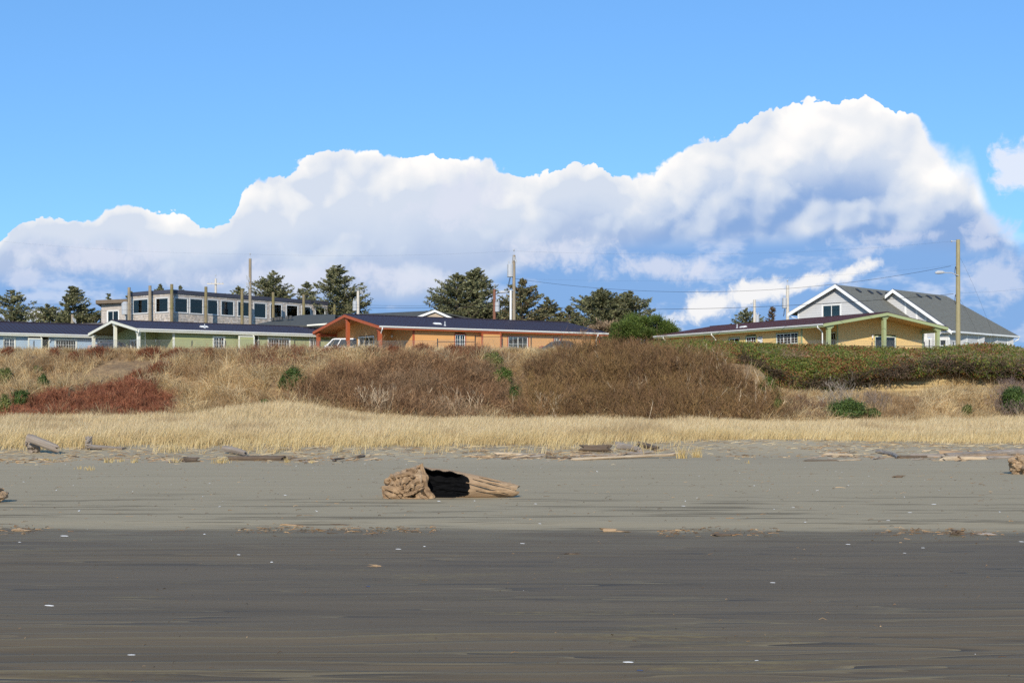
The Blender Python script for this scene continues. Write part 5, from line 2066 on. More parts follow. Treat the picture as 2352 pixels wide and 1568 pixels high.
DKG = [(82, 100, 48), (68, 88, 42), (98, 114, 56), (58, 76, 38)]
OLV = [(116, 122, 66), (100, 108, 56), (132, 132, 78), (88, 94, 50)]
shrub('green_shrub', 'dark green shrub tilting on the slope above the brown thicket', 668, 898, 66, 58, DKG, 51, tilt=0.25)
shrub('green_shrub', 'bright green shrub by the tan gully in the centre', 1156, 886, 46, 62, [(84, 104, 44), (70, 90, 38), (98, 116, 52)], 52)
shrub('green_shrub', 'small olive shrub above the bright green gully shrub', 1132, 848, 50, 44, OLV, 53)
shrub('green_shrub', 'narrow green shrub at the foot of the tan gully', 1184, 950, 30, 70, DKG, 54)
shrub('green_shrub', 'rounded green shrub left of the red thicket', 50, 938, 46, 48, DKG, 55)
shrub('green_shrub', 'low green shrub at the left edge beside the red thicket', 8, 950, 40, 56, OLV, 56)
shrub('green_shrub', 'olive shrub high on the far left slope', 12, 882, 36, 40, OLV, 57)
shrub('green_shrub', 'thin dark shrub on the slope by the bare soil patch', 100, 894, 28, 40, DKG, 58)
shrub('green_shrub', 'low green plant where the bluff meets grass near the middle', 570, 938, 34, 16, DKG, 59)
shrub('green_shrub', 'broad green shrub under the hedge on the right', 1945, 958, 90, 50, DKG, 60)
shrub('green_shrub', 'small green shrub right of the broad green shrub', 2007, 958, 36, 34, DKG, 61)
shrub('green_shrub', 'tiny green shrub in the tan grass at the right', 2222, 950, 24, 30, OLV, 62)
shrub('green_shrub', 'dark green shrub near the right edge of the bluff', 2332, 950, 70, 66, DKG, 63)
shrub('green_shrub', 'green shrub at the left end of the hedge overhang', 1765, 915, 52, 60, [(82, 96, 40), (66, 82, 36), (96, 108, 48)], 64)
shrub('green_shrub', 'lower green shrub at the edge of the largest thicket', 1782, 950, 46, 46, OLV, 65)
shrub('green_shrub', 'small olive plant in the grass of the left slope', 88, 858, 22, 22, OLV, 66)
shrub('green_shrub', 'dark green plant at the foot of the left grass slope', 610, 925, 22, 18, DKG, 67)


def hedge():
    """salal bank that leans out over the undercut edge"""
    rng = np.random.default_rng(71)
    root = None
    N = 190000
    px = rng.uniform(1480, 2420, N)
    py = rng.uniform(770, 905, N)
    k = inside(HEDGE, px, py + rng.normal(0, 2.0, N))
    px, py = px[k], py[k]
    # depth of the leaf surface: top recedes over the plateau, the face bulges forward
    x0 = (px - CX) / F * 104
    lump = fbm(x0 * 0.9, py * 0.05, 73, 4) - 0.5
    low = np.interp(px, [1480, 1600, 1690, 1740, 1800, 1850, 1950, 2050, 2150, 2420], [803, 818, 854, 882, 898, 900, 884, 868, 852, 866])
    up = np.interp(px, [1480, 1600, 1800, 2000, 2100, 2250, 2352, 2420], [785, 780, 790, 797, 801, 788, 800, 812])
    f = np.clip((low - py) / (low - up), 0, 1.1)
    front = bluff_edge(x0) - 3.9
    Y = front + 0.5 + 3.6 * f ** 1.8 - 0.5 * np.sin(np.pi * np.clip(f, 0, 1)) - 1.3 * lump + np.abs(rng.normal(0, 0.28, len(px)))
    p = np.stack([(px - CX) / F * Y, Y, H + (HZ - py) / F * Y], 1)
    g = ground_z(p[:, 0], p[:, 1])
    p[:, 2] = np.maximum(p[:, 2], g + 0.05)
    patch = fbm(p[:, 0] * 0.55, p[:, 2] * 0.8, 77, 3)
    n = len(p)
    col = palette(n, [(96, 108, 44), (78, 94, 38), (112, 118, 52), (62, 78, 34), (122, 106, 54)], rng, 0.2)
    red = (rng.random(n) < 0.10 + 0.40 * sm(patch, 0.48, 0.66))[:, None]
    col = np.where(red, palette(n, [(124, 78, 46), (106, 64, 42), (138, 100, 58)], rng), col)
    ctr = np.array((22.0, 106.0, 5.9))
    root = empty('salal_hedge', ctr, 'long salal hedge overhanging the bluff edge on the right', 'hedge')
    v = Veg()
    leaves(v, p, rng.uniform(0.06, 0.12, n), col, rng, asp=1.5, nrm=norm(rng.normal(size=(n, 3)) * 0.8 + np.array((0, -0.7, 0.6))))
    v.build('foliage', M['leaf'], root)
    # bare grey stems showing through, and the dark tangle under the overhang
    v = Veg()
    m = 900
    cx_ = [(1830, 812, 50, 10), (2100, 830, 70, 24), (2210, 815, 90, 14), (2320, 822, 40, 24), (2080, 862, 60, 10)]
    bp = []
    for (a, b_, rx, ry) in cx_:
        q = np.stack([rng.normal(a, rx * 0.6, m // 5), rng.normal(b_, ry * 0.6, m // 5)], 1)
        bp.append(q)
    q = np.concatenate(bp)
    q = q[inside(HEDGE, q[:, 0], q[:, 1])]
    low = np.interp(q[:, 0], [1480, 1600, 1690, 1740, 1800, 1850, 1950, 2050, 2150, 2420], [803, 818, 854, 882, 898, 900, 884, 868, 852, 866])
    up = np.interp(q[:, 0], [1480, 1600, 1800, 2000, 2100, 2250, 2352, 2420], [785, 780, 790, 797, 801, 788, 800, 812])
    f = np.clip((low - q[:, 1]) / (low - up), 0, 1)
    Y = bluff_edge((q[:, 0] - CX) / F * 104) - 3.9 + 0.3 + 3.6 * f ** 1.8 - 0.6 * np.sin(np.pi * f)
    p = np.stack([(q[:, 0] - CX) / F * Y, Y, H + (HZ - q[:, 1]) / F * Y], 1)
    d = norm(rng.normal(size=p.shape) * (1, 0.4, 0.8) + (0.2, -0.25, 0.3)) * rng.uniform(0.25, 0.7, len(p))[:, None]
    pts = np.stack([p - d * 0.4, p + (0, -0.05, 0.03), p + d * 0.6], 1)
    v.add(*ribbons(pts, np.full(len(p), 0.02), np.full(len(p), 0.008), palette(len(p), [(132, 108, 92), (112, 90, 76), (148, 126, 108)], rng), rng))
    n2 = 5000
    x = rng.uniform(15.5, 39, n2)
    y = bluff_edge(x) - rng.uniform(0.2, 4.0, n2)
    pxx = proj(x, y, 5.0)[0]
    zl = np.interp(pxx, [1640, 1740, 1850, 1950, 2050, 2150, 2420], [812, 850, 896, 882, 866, 850, 864])
    z = H + (HZ - zl) / F * y + rng.uniform(0.05, 0.7, n2)
    k = (z > ground_z(x, y)) & (pxx > 1700)
    p = np.stack([x, y, z], 1)[k]
    d = rng.normal(size=p.shape) * 0.35
    v.add(*ribbons(np.stack([p - d, p, p + d], 1), np.full(len(p), 0.05), np.full(len(p), 0.03), palette(len(p), [(78, 62, 46), (62, 52, 38)], rng), rng))
    v.build('branches', M['twig'], root)


hedge()


# ------------------------------------------------------------------ trees behind the houses
NEEDLE = [(104, 106, 72), (120, 120, 84), (88, 92, 62), (134, 130, 94), (114, 108, 78)]


def conifer(name, label, px, py_top, wpx, Y, seed, py_foot=760, lean=0.0, shape='spruce', cols=NEEDLE, dens=1.0, group='conifers behind the beach houses', tops=1):
    """trunk, limbs and crown of flat needle sprays carried along the limbs"""
    rng = np.random.default_rng(seed)
    x0 = (px - CX) / F * Y
    ztop = H + (HZ - py_top) / F * Y
    R = wpx / F * Y / 2 * 1.42
    zb = 5.6
    hgt = ztop - zb
    root = empty(name, (x0, Y, zb), label, 'tree', group)
    leanv = np.array((lean, 0.0))

    def axis(t, off):
        t = np.asarray(t)
        return np.stack([x0 + off * np.minimum(t * 2.0, 1) + leanv[0] * t ** 1.5 * R, Y + 0 * t, zb + t * hgt], -1)
    tr = MB()
    offs = [0.0] if tops == 1 else list(np.linspace(-0.42, 0.42, tops) * R)
    tfac = [1.0] + list(rng.uniform(0.82, 0.97, max(0, tops - 1)))
    rng.shuffle(tfac)
    tb = 0.14 + 0.012 * hgt
    for o, tf in zip(offs, tfac):
        tt = np.linspace(0, tf * 0.99, 9)
        p = axis(tt, o) + np.concatenate([rng.normal(0, 0.05, (9, 2)), np.zeros((9, 1))], 1)
        tr.tube(p, tb * (1.02 - tt / tf) + 0.015, 7)
    P_, D_, S_ = [], [], []
    limbs = []
    nl = int((46 + 10 * hgt) * (1.0 if tops == 1 else 0.75) * dens)
    for o, tf in zip(offs, tfac):
        Rk = R if tops == 1 else R * 0.72
        for k in range(nl):
            t = rng.uniform(0.06, 1.0) ** 0.9 * tf
            s = t / tf
            if shape == 'spruce':
                r = Rk * min(1.0, (1 - s) * 1.7 + 0.04) ** 0.75
            elif shape == 'round':
                r = Rk * math.sqrt(max(0.02, 1 - (2.0 * s - 0.85) ** 2 * 0.76)) if s > 0.2 else Rk * 0.85
                r *= 1.0 if s < 0.8 else math.sqrt(max(0.03, (1 - s) / 0.2))
            else:
                r = Rk * (0.55 + 0.45 * abs(math.sin(s * 7.0 + seed))) * (1 - s) ** 0.45 + 0.15
            r *= rng.choice([1.0, 0.85, 1.12, 0.6, 1.25], p=[.4, .25, .17, .12, .06])
            az = rng.uniform(0, 2 * np.pi)
            if lean:
                r *= 1 + 0.45 * math.cos(az) * np.sign(lean)
            p0 = axis(np.array(t), o)
            tips = rng.uniform(0.05, 0.35) if s > 0.45 else rng.uniform(-0.22, 0.16)
            e = p0 + np.array((math.cos(az) * r, math.sin(az) * r, r * tips + 0.10 * r))
            m = (p0 + e) / 2 + np.array((0, 0, -0.10 * r))
            limbs.append((p0, m, e, max(0.015, 0.028 * r)))
            n = int((14 + 24 * r) * dens)
            u = rng.uniform(0.16, 1.06, n)[:, None]
            q = p0 * (1 - u) ** 2 + 2 * m * u * (1 - u) + e * u ** 2
            q += rng.normal(0, 1, (n, 3)) * np.array((0.16, 0.16, 0.10)) * (0.4 + 0.35 * r) * (0.45 + 0.75 * (1 - abs(2 * u - 1.1)))
            d = norm((e - p0)[None] / max(r, 0.2) * 0.8 + rng.normal(0, 0.55, (n, 3)) * (1, 1, 0.7))
            P_.append(q); D_.append(d)
            S_.append(np.full(n, rng.uniform(0.75, 1.25)))
    q, d, tone = np.concatenate(P_), np.concatenate(D_), np.concatenate(S_)
    n = len(q)
    nrm = norm(np.cross(d, rng.normal(size=(n, 3))) * 0.8 + np.array((0, 0, 0.5)))
    side = norm(np.cross(d, nrm))
    L = rng.uniform(0.22, 0.56, n)[:, None]
    wd = rng.uniform(0.035, 0.095, n)[:, None]
    V = np.stack([q - d * L * 0.5, q - side * wd, q + d * L * 0.5, q + side * wd], 1).reshape(-1, 3)
    col = palette(n, cols, rng, 0.14) * tone[:, None]
    vg = Veg()
    vg.add(V, np.arange(4 * n).reshape(n, 4), np.repeat(col, 4, 0))
    for (p0, m, e, w) in limbs[::2]:
        tr.tube(np.array([p0, m, e]), [w, w * 0.7, w * 0.3], 4, cap=False)
    tr.build('trunk', M['trunk'], root)
    vg.build('crown', M['needle'], root)
    return root


conifer('spruce_tree', 'dense dark spruce cut by the left edge of the photo', -20, 668, 150, 175, 1, shape='spruce', tops=2)
conifer('spruce_tree', 'thin ragged young spruce beside the left edge', 30, 702, 52, 172, 2, shape='ragged', dens=0.6)
conifer('spruce_tree', 'tall wind-bent spruce left of the shingled building', 148, 660, 80, 168, 3, lean=0.25, shape='spruce', dens=1.2)
conifer('spruce_tree', 'low spreading spruce at the foot of the wind-bent spruce', 108, 700, 80, 170, 4, shape='round')
conifer('spruce_tree', 'broad low spruce between the wind-bent spruce and the shingled building', 192, 704, 90, 170, 5, shape='round')
conifer('spruce_tree', 'small spruce top behind the annex of the shingled building', 249, 676, 40, 190, 6, dens=0.7)
conifer('spruce_tree', 'spruce top behind the first corner posts of the shingled building', 300, 668, 56, 190, 7, shape='round', dens=0.8)
conifer('spruce_tree', 'spruce top poking over the flat roof at the second bay', 368, 654, 52, 195, 8, shape='round')
conifer('spruce_tree', 'low spruce top over the flat roof beside the mossy corner post', 414, 657, 46, 195, 9, shape='round')
conifer('spruce_tree', 'spruce top over the flat roof left of the tall thin utility pole', 548, 657, 66, 190, 10, shape='round', dens=0.9)
conifer('spruce_tree', 'rounded spruce right of the tall thin utility pole', 628, 622, 88, 190, 11, shape='round', dens=1.1)
conifer('spruce_tree', 'lower twin-topped spruce right of the rounded spruce', 682, 645, 84, 188, 12, shape='round', tops=2)
conifer('spruce_tree', 'biggest free-standing spruce, above the dark shingle roof', 776, 610, 118, 176, 13, shape='spruce', dens=1.25)
conifer('spruce_tree', 'left tree of the tallest spruce pair in the middle', 1050, 628, 96, 178, 14, shape='round', dens=1.2)
conifer('spruce_tree', 'right tree of the tallest spruce pair in the middle', 1092, 618, 110, 180, 15, shape='spruce', dens=1.35)
conifer('spruce_tree', 'low spruce boughs at the left foot of the tallest pair', 1012, 700, 60, 174, 16, shape='round')
conifer('spruce_tree', 'brownish spruce just right of the middle utility pole', 1200, 640, 76, 172, 17, shape='round', cols=NEEDLE + [(112, 90, 62), (120, 96, 66)], dens=1.2)
conifer('spruce_tree', 'spiky spruce right of the brownish spruce', 1282, 682, 84, 176, 18, shape='round', cols=NEEDLE + [(104, 88, 60)], dens=1.2, tops=2)
conifer('spruce_tree', 'dense rounded spruce left of a matching pair', 1382, 662, 92, 182, 19, shape='round', dens=1.5)
conifer('spruce_tree', 'spreading right-hand spruce of the matching pair', 1446, 668, 86, 182, 20, shape='round', dens=1.4)
conifer('spruce_tree', 'small spruce top over the maroon roof by the short pole', 1714, 708, 62, 185, 21, shape='round', dens=0.9)
conifer('spruce_tree', 'tiny reddish spruce by the white transformer pole', 1774, 706, 44, 200, 22, shape='spruce', cols=[(106, 86, 66), (92, 78, 58)], dens=0.7)
conifer('spruce_tree', 'low distant spruce between the dark roof and the tallest pair', 1130, 700, 90, 186, 23, shape='round')


def shore_pine(name, label, px, py_top, py_bot, wpx, Y, seed, cols, dens=1.0, size=0.14, dead=False):
    rng = np.random.default_rng(seed)
    sc = Y / F
    x0 = (px - CX) * sc
    zt, z0 = H + (HZ - py_top) * sc, H + (HZ - py_bot) * sc
    R = wpx * sc / 2
    root = empty(name, (x0, Y, 5.7), label, 'tree')
    tr = MB()
    ncl = int(46 * dens)
    cl = np.stack([rng.uniform(-1, 1, ncl), rng.uniform(-0.7, 0.7, ncl), rng.uniform(0, 1, ncl)], 1)
    roof = (0.62 + 0.38 * np.sin((cl[:, 0] + 1) * 1.35 + 0.4)) * (1 - 0.35 * np.abs(cl[:, 0]) ** 3)
    c = np.stack([x0 + cl[:, 0] * R * 0.9, Y + cl[:, 1] * R * 0.7, z0 + (zt - z0) * (0.12 + 0.80 * cl[:, 2] * roof)], 1)
    for i in range(0, ncl):
        b_ = np.array((x0 + rng.normal(0, 0.2), Y, 5.6))
        m = (b_ + c[i]) / 2 + rng.normal(0, 0.3, 3)
        tr.tube(np.array([b_, m, c[i]]), [0.10, 0.06, 0.02], 5, cap=False)
    tr.build('trunk', M['trunk'], root)
    per = int(620 * dens)
    i = np.repeat(np.arange(ncl), per)
    n = len(i)
    d = rng.normal(0, 0.6, (n, 3))
    rr = rng.uniform(0.28, 0.66, ncl)
    p = c[i] + d * rr[i][:, None] * (1.1, 1.0, 0.75)
    up = norm(np.array((0, 0, 1.0)) + d * 0.9 + rng.normal(0, 0.35, (n, 3)))
    side = norm(np.cross(up, rng.normal(size=(n, 3))))
    L = rng.uniform(0.5, 1.3, n)[:, None] * size
    w = L * 0.28
    V = np.stack([p - up * L, p - side * w, p + up * L, p + side * w], 1).reshape(-1, 3)
    col = palette(n, cols, rng, 0.15) * rng.uniform(0.8, 1.2, ncl)[i][:, None]
    v = Veg()
    v.add(V, np.arange(4 * n).reshape(n, 4), np.repeat(col, 4, 0))
    v.build('crown', M['leaf'] if not dead else M['twig'], root)


shore_pine('shore_pine', 'bright green bushy shore pine between the orange and yellow houses', 1474, 720, 790, 170, 147, 41,
           [(88, 104, 44), (74, 90, 38), (104, 116, 54), (60, 76, 34)], 1.5, 0.11)
shore_pine('dead_shrub', 'grey dead shrub leaning on the bright green shore pine', 1390, 730, 785, 84, 149, 42,
           [(124, 104, 82), (108, 90, 70), (140, 120, 96)], 0.55, 0.22, dead=True)


# ------------------------------------------------------------------ utility poles and wires
def util_pole(label, px, py_top, Y, r, mat, parts=(), lean=0.0, zb=5.6, name='utility_pole'):
    top = P(px, py_top, Y)
    root = empty(name, (top[0], Y, zb), label, 'utility pole', 'utility poles')
    mb = MB()
    zz = np.linspace(zb, top[2], 7)
    mb.tube(np.stack([top[0] + lean * (top[2] - zz) / 10, np.full(7, Y), zz], 1), np.linspace(r, r * 0.78, 7), 12)
    mb.build('pole_shaft', mat, root)
    for kind, dx, py, *a in parts:
        c = P(px + dx, py, Y)
        mb = MB()
        if kind == 'transformer':
            s = a[0] if a else 1.0
            mb.tube([c + (0, -0.05, -0.62 * s), c + (0, -0.05, -0.58 * s), c + (0, -0.05, 0.40 * s), c + (0, -0.05, 0.46 * s)], [0.22 * s, 0.26 * s, 0.26 * s, 0.20 * s], 14)
            t = mb.build('transformer', M['galv'], root)
            for q in (-0.12, 0.12):
                m2 = MB()
                m2.tube([c + (q * s, -0.05, 0.44 * s), c + (q * s, -0.05, 0.62 * s), c + (q * s, -0.05, 0.74 * s)], [0.05, 0.06, 0.03], 8)
                m2.build('bushing', M['galv'], t)
            m3 = MB()
            m3.box(min(c[0], top[0]), max(c[0], top[0]), Y - 0.04, Y + 0.04, c[2] - 0.1, c[2] + 0.0)
            m3.build('mounting_bracket', M['fence'], t)
        elif kind == 'crossarm':
            w = a[0]
            mb.box(c[0] - w, c[0] + w, Y - r - 0.10, Y - r, c[2] - 0.07, c[2] + 0.07)
            t = mb.build('crossarm', mat, root)
            for q in (-0.9, -0.45, 0.45, 0.9):
                m2 = MB()
                m2.tube([c + (q * w, -r - 0.05, 0.07), c + (q * w, -r - 0.05, 0.14), c + (q * w, -r - 0.05, 0.22)], [0.03, 0.06, 0.04], 8)
                m2.build('insulator', M['galv'], t)
        elif kind == 'pin':
            mb.tube([(top[0], Y, top[2] - 0.5), (top[0], Y, top[2] + 0.45)], 0.025, 6)
            mb.tube([(top[0], Y, top[2] + 0.42), (top[0], Y, top[2] + 0.50), (top[0], Y, top[2] + 0.62)], [0.05, 0.10, 0.05], 8)
            mb.build('top_insulator', M['galv'], root)
        elif kind == 'side_arm':
            q = P(px + a[0], a[1], Y)
            mb.tube([(top[0], Y, c[2]), q], 0.03, 6)
            mb.tube([q - (0.05, 0, 0), q + (0.05, 0, 0)], 0.07, 8)
            mb.build('insulator_arm', M['galv'], root)
        elif kind == 'street_light':
            q = P(px + a[0], a[1], Y - 0.3)
            p0 = np.array((top[0], Y - r, c[2]))
            mb.tube([p0, p0 * 0.5 + q * 0.5 + (0, 0, 0.12), q], 0.035, 8)
            t = mb.build('lamp_arm', M['galv'], root)
            s = np.sign(q[0] - p0[0])
            m2 = MB()
            m2.tube([q - (s * 0.05, 0, 0), q + (s * 0.12, 0, 0.03), q + (s * 0.5, 0, 0.02), q + (s * 0.72, 0, -0.02)], [0.05, 0.12, 0.15, 0.06], 10)
            m2.build('lamp_head', M['galv'], t)
        elif kind == 'conduit':
            mb.tube([(c[0], Y - r - 0.05, zb), (c[0], Y - r - 0.05, c[2])], a[0], 10)
            mb.build('conduit', M['white'], root)
        elif kind == 'fuses':
            for q in range(3):
                m2 = MB()
                m2.tube([c + (0.14 * q - 0.1, -0.2, 0.35 - 0.1 * q), c + (0.14 * q, -0.25, -0.15 - 0.1 * q)], 0.045, 6)
                m2.build('fuse', M['galv'], root)
        elif kind == 'drop_wire':
            for q in range(3):
                m2 = MB()
                e = P(px + dx + a[0] * (0.6 + 0.3 * q), py + a[1], Y)
                m = (c + e) / 2 + (-0.25 + 0.2 * q, -0.2, -0.25)
                tt = np.linspace(0, 1, 9)[:, None]
                m2.tube(c * (1 - tt) ** 2 + 2 * m * tt * (1 - tt) + e * tt ** 2, 0.016, 5)
                m2.build('jumper_wire', M['black'], root)
    return root


util_pole('tallest slim utility pole in front of the shingled building', 574.5, 594, 150, 0.19, M['pole'], (('pin', 0, 0), ('fuses', -6, 640), ('fuses', -6, 656)))
util_pole('pale utility pole with crossarm beyond the flat roof', 495.5, 640, 205, 0.21, M['pale_pole'], (('pin', 0, 0), ('crossarm', 0, 652, 1.2)))
util_pole('middle utility pole with big grey transformer, white conduit and lamp', 1180.5, 586, 142, 0.19, M['pole'],
          (('pin', 0, 0), ('transformer', -8.5, 619, 1.25), ('fuses', 0, 596), ('conduit', -7.5, 668, 0.11), ('street_light', 0, 668, -18, 671), ('drop_wire', -8, 634, -8, 34)))
util_pole('white utility pole with transformer in front of the big spruce', 822.5, 668, 162, 0.20, M['pale_pole'], (('pin', 0, 0), ('transformer', -7, 701, 1.05), ('fuses', 7, 672)))
util_pole('reddish utility pole with transformer before the tallest spruce pair', 1135.5, 664, 158, 0.20, M['red_pole'], (('pin', 0, 0), ('transformer', 6.5, 703, 1.05), ('drop_wire', 2, 712, 6, 18)))
util_pole('white weathered utility pole left of the white house', 1809, 655, 158, 0.22, M['pale_pole'], (('pin', 0, 0), ('transformer', -7, 694, 1.1), ('drop_wire', -6, 708, -4, 18)))
util_pole('short pale pole with small transformer over the maroon roof', 1733, 688, 165, 0.19, M['pale_pole'], (('transformer', 6.5, 731, 0.9), ('side_arm', 0, 694, -8, 697)))
util_pole('big treated utility pole with street light before the white house', 2200.5, 550.5, 112, 0.20, M['green_pole'],
          (('side_arm', 0, 554, -15, 554), ('street_light', 0, 634, -32, 626), ('drop_wire', -6, 612, 3, 22), ('drop_wire', -6, 676, 3, 24)))
util_pole('short grey pole left of the shingled building', 166.5, 722, 160, 0.21, M['pole'], (('fuses', 4, 736),))


def wire(label, pts, r=0.014, name='power_line'):
    """pts: (px, py, Y) along the wire, joined by a smooth curve through them"""
    p = np.array([P(*q) for q in pts])
    t = np.linspace(0, 1, len(p))
    tt = np.linspace(0, 1, 33)
    if len(p) == 3:
        c = [np.polyfit(t, p[:, k], 2) for k in range(3)]
        q = np.stack([np.polyval(c[k], tt) for k in range(3)], 1)
    else:
        q = np.stack([np.interp(tt, t, p[:, k]) for k in range(3)], 1)
    mb = MB()
    mb.tube(q, r * 0.55, 5, cap=False)
    o = mb.build(name, M['black'], None, p[0])
    tag(o, label, 'power line', 'power lines between the utility poles')


wire('topmost thin wire from the left edge to the tallest slim pole', [(-60, 548, 150), (250, 573, 150), (574, 584, 150)], 0.005)
wire('topmost thin wire from the tallest slim pole to the middle pole', [(576, 584, 150), (880, 587, 146), (1178, 576.5, 142)], 0.006)
wire('topmost thin wire from the middle pole to the big treated pole', [(1182, 576.5, 142), (1680, 583, 127), (2186, 554, 112)], 0.006)
wire('neutral wire running right from the middle pole below the top wire', [(1182, 640, 142), (1690, 642, 127), (2196, 608, 112)], 0.006)
wire('thick sagging cable from the middle pole to the big treated pole', [(1184, 640, 142), (1650, 670, 127), (2184, 611, 112)], 0.024)
wire('thick low cable from the middle pole past the white house gable', [(1184, 700, 142), (1600, 709, 127), (2190, 675, 112)], 0.030)
wire('thick low cable crossing the spruces left of the middle pole', [(720, 704, 150), (960, 707, 146), (1178, 701, 142)], 0.028)
wire('thin cable above the thick one left of the middle pole', [(760, 696, 150), (960, 702, 146), (1178, 690, 142)], 0.020)
wire('sagging cable from the tallest slim pole across the shingled building', [(-60, 711, 150), (250, 713, 150), (574, 699, 150)], 0.020)
wire('second sagging cable across the windows of the shingled building', [(-60, 694, 150), (260, 699, 150), (574, 687, 150)], 0.016)
wire('cable from the tallest slim pole down to the dark shingle roof', [(576, 700, 150), (660, 708, 149), (760, 706, 150)], 0.020)
wire('guy wire slanting down right from the big treated pole', [(2204, 590, 112), (2240, 665, 116), (2282, 772, 122)], 0.010, 'guy_wire')
wire('lower guy wire slanting down right from the big treated pole', [(2204, 685, 112), (2222, 718, 114), (2244, 764, 118)], 0.010, 'guy_wire')
wire('faint wire running off right behind the white house', [(2204, 672, 112), (2300, 668, 125), (2420, 655, 140)], 0.008)


# ------------------------------------------------------------------ chain-link fence along the bluff top
def fence(label, pxs, Y, ztops, mesh_h=1.45, rail=None, dens=1.0):
    pts = [np.array(((px - CX) / F * Y_, Y_)) for px, Y_ in zip(pxs, Y)]
    zg = 5.85
    root = empty('chain_link_fence', (pts[0][0], pts[0][1], zg), label, 'fence', 'chain link fences along the bluff top')
    for p_, zt in zip(pts, ztops):
        mb = MB()
        mb.tube([(p_[0], p_[1], zg - 0.3), (p_[0], p_[1], zt), (p_[0], p_[1], zt + 0.03)], [0.045, 0.045, 0.03], 8)
        mb.build('fence_post', M['fence'], root)
    w = MB()
    for a, c, za, zc in zip(pts[:-1], pts[1:], ztops[:-1], ztops[1:]):
        L = np.hypot(*(c - a))
        d = (c - a) / L
        hh = mesh_h
        n = int(L / (0.11 / dens))
        for i in range(-int(hh / 0.11 * dens), n):
            for s in (1, -1):
                u0 = i * 0.11 / dens
                u1 = u0 + hh
                t0, t1 = max(0, -u0 / hh), min(1, (L - u0) / hh)
                if t1 - t0 < 0.02:
                    continue
                q = []
                for t in (t0, t1):
                    u = u0 + t * hh
                    z = zg + (t if s > 0 else 1 - t) * hh
                    q.append((a[0] + d[0] * u, a[1] + d[1] * u - 0.01, z))
                q = np.array(q)
                wv = np.array((0.0028 * s, 0, -0.0028)) * 1.2
                w.add([q[0] - wv, q[1] - wv, q[1] + wv, q[0] + wv], [(0, 1, 2, 3)])
        if rail:
            for zr in rail:
                mb = MB()
                mb.tube([(a[0], a[1], zr), (c[0], c[1], zr)], 0.028, 6)
                mb.build('fence_rail', M['fence'], root)
        else:
            mb = MB()
            mb.tube([(a[0], a[1], zg + hh), (c[0], c[1], zg + hh)], 0.007, 5)
            mb.build('tension_wire', M['wire_mesh'], root)
    o = w.build('chain_link_mesh', M['wire_mesh'], root)
    o['kind'] = 'stuff'


def ztop_at(py, Y):
    return H + (HZ - py) / F * Y


fence('dark chain link fence in front of the blue and green houses', (-45, 9.5, 78, 150, 225, 298, 366, 441, 518, 595, 677),
      [113.6] * 11, [ztop_at(783, 113.6)] * 11, 1.28)
fence('chain link fence in front of the white van and orange porch', (677, 735, 795, 868, 930, 1005), [113.6] * 6, [ztop_at(784, 113.6)] * 6, 1.22)
fence('rusty railed chain link fence before the orange house window', (1005, 1091.5), [113.4, 113.4], [ztop_at(778, 113.4), ztop_at(771.5, 113.4)], 1.3, (ztop_at(785, 113.4),))
fence('railed chain link fence before the orange house slider', (1091.5, 1220, 1290, 1355), [113.4] * 4, [ztop_at(771.5, 113.4)] + [ztop_at(772, 113.4)] * 3, 1.45, (ztop_at(773, 113.4),))
fence('railed chain link fence before the yellow house patio', (1790, 1900, 2003, 2123, 2190), [113.0] * 5, [ztop_at(786, 113)] * 5, 1.25, (ztop_at(795, 113.0),))


# ------------------------------------------------------------------ driftwood
def noise3(p, s, seed):
    """cheap value noise over 3-D points, built from three planes"""
    a = vnoise(p[:, 0] * s, p[:, 1] * s + p[:, 2] * s * 0.7, seed)
    b_ = vnoise(p[:, 1] * s + 7.3, p[:, 2] * s, seed + 3)
    c = vnoise(p[:, 2] * s + 3.1, p[:, 0] * s, seed + 5)
    return (a + b_ + c) / 3


def log_mesh(L, r0, r1, seed, nu=60, nv=28, flat=1.0, bend=0.03, rag=0.3, fibre=0.13):
    """a broken log along local x from 0 to L: fibrous bark, ragged ends, hollowed end grain"""
    rng = np.random.default_rng(seed)
    u = np.linspace(0, 1, nu)
    th = np.arange(nv) / nv * 2 * np.pi
    U, T = np.meshgrid(u, th, indexing='ij')
    R = r0 + (r1 - r0) * U
    fib = vnoise(T / (2 * np.pi) * 13 + seed, U * L * 0.5, seed) - 0.5 + 0.6 * (vnoise(T / (2 * np.pi) * 29, U * L * 0.9, seed + 1) - 0.5)
    big = fbm(U * L * 1.3 + seed, np.sin(T) * 1.2 + np.cos(T) * 0.7, seed + 2, 3) - 0.5
    R = R * (1 + fibre * 2.2 * fib + 0.30 * big)
    jag0 = (vnoise(T / (2 * np.pi) * 9, seed * 1.0, seed + 4) - 0.5) * rag
    jag1 = (vnoise(T / (2 * np.pi) * 11, seed * 2.0, seed + 6) - 0.5) * rag
    X = U * L + jag0 * (1 - U) ** 6 + jag1 * U ** 6
    by = bend * L * np.sin(U * np.pi * rng.uniform(0.8, 1.6))
    V = np.stack([X, np.cos(T) * R + by, np.sin(T) * R * flat], -1).reshape(-1, 3)
    i, j = np.meshgrid(np.arange(nu - 1), np.arange(nv), indexing='ij')
    j2 = (j + 1) % nv
    Q = np.stack([i * nv + j, (i + 1) * nv + j, (i + 1) * nv + j2, i * nv + j2], -1).reshape(-1, 4)
    T_ = []
    n0 = len(V)
    V = np.concatenate([V, [[0.06, by[0, 0], 0.0], [L - 0.06, by[-1, 0], 0.0]]])
    for q in range(nv):
        T_.append((n0, q, (q + 1) % nv))
        T_.append((n0 + 1, (nu - 1) * nv + (q + 1) % nv, (nu - 1) * nv + q))
    return V, Q, np.array(T_)


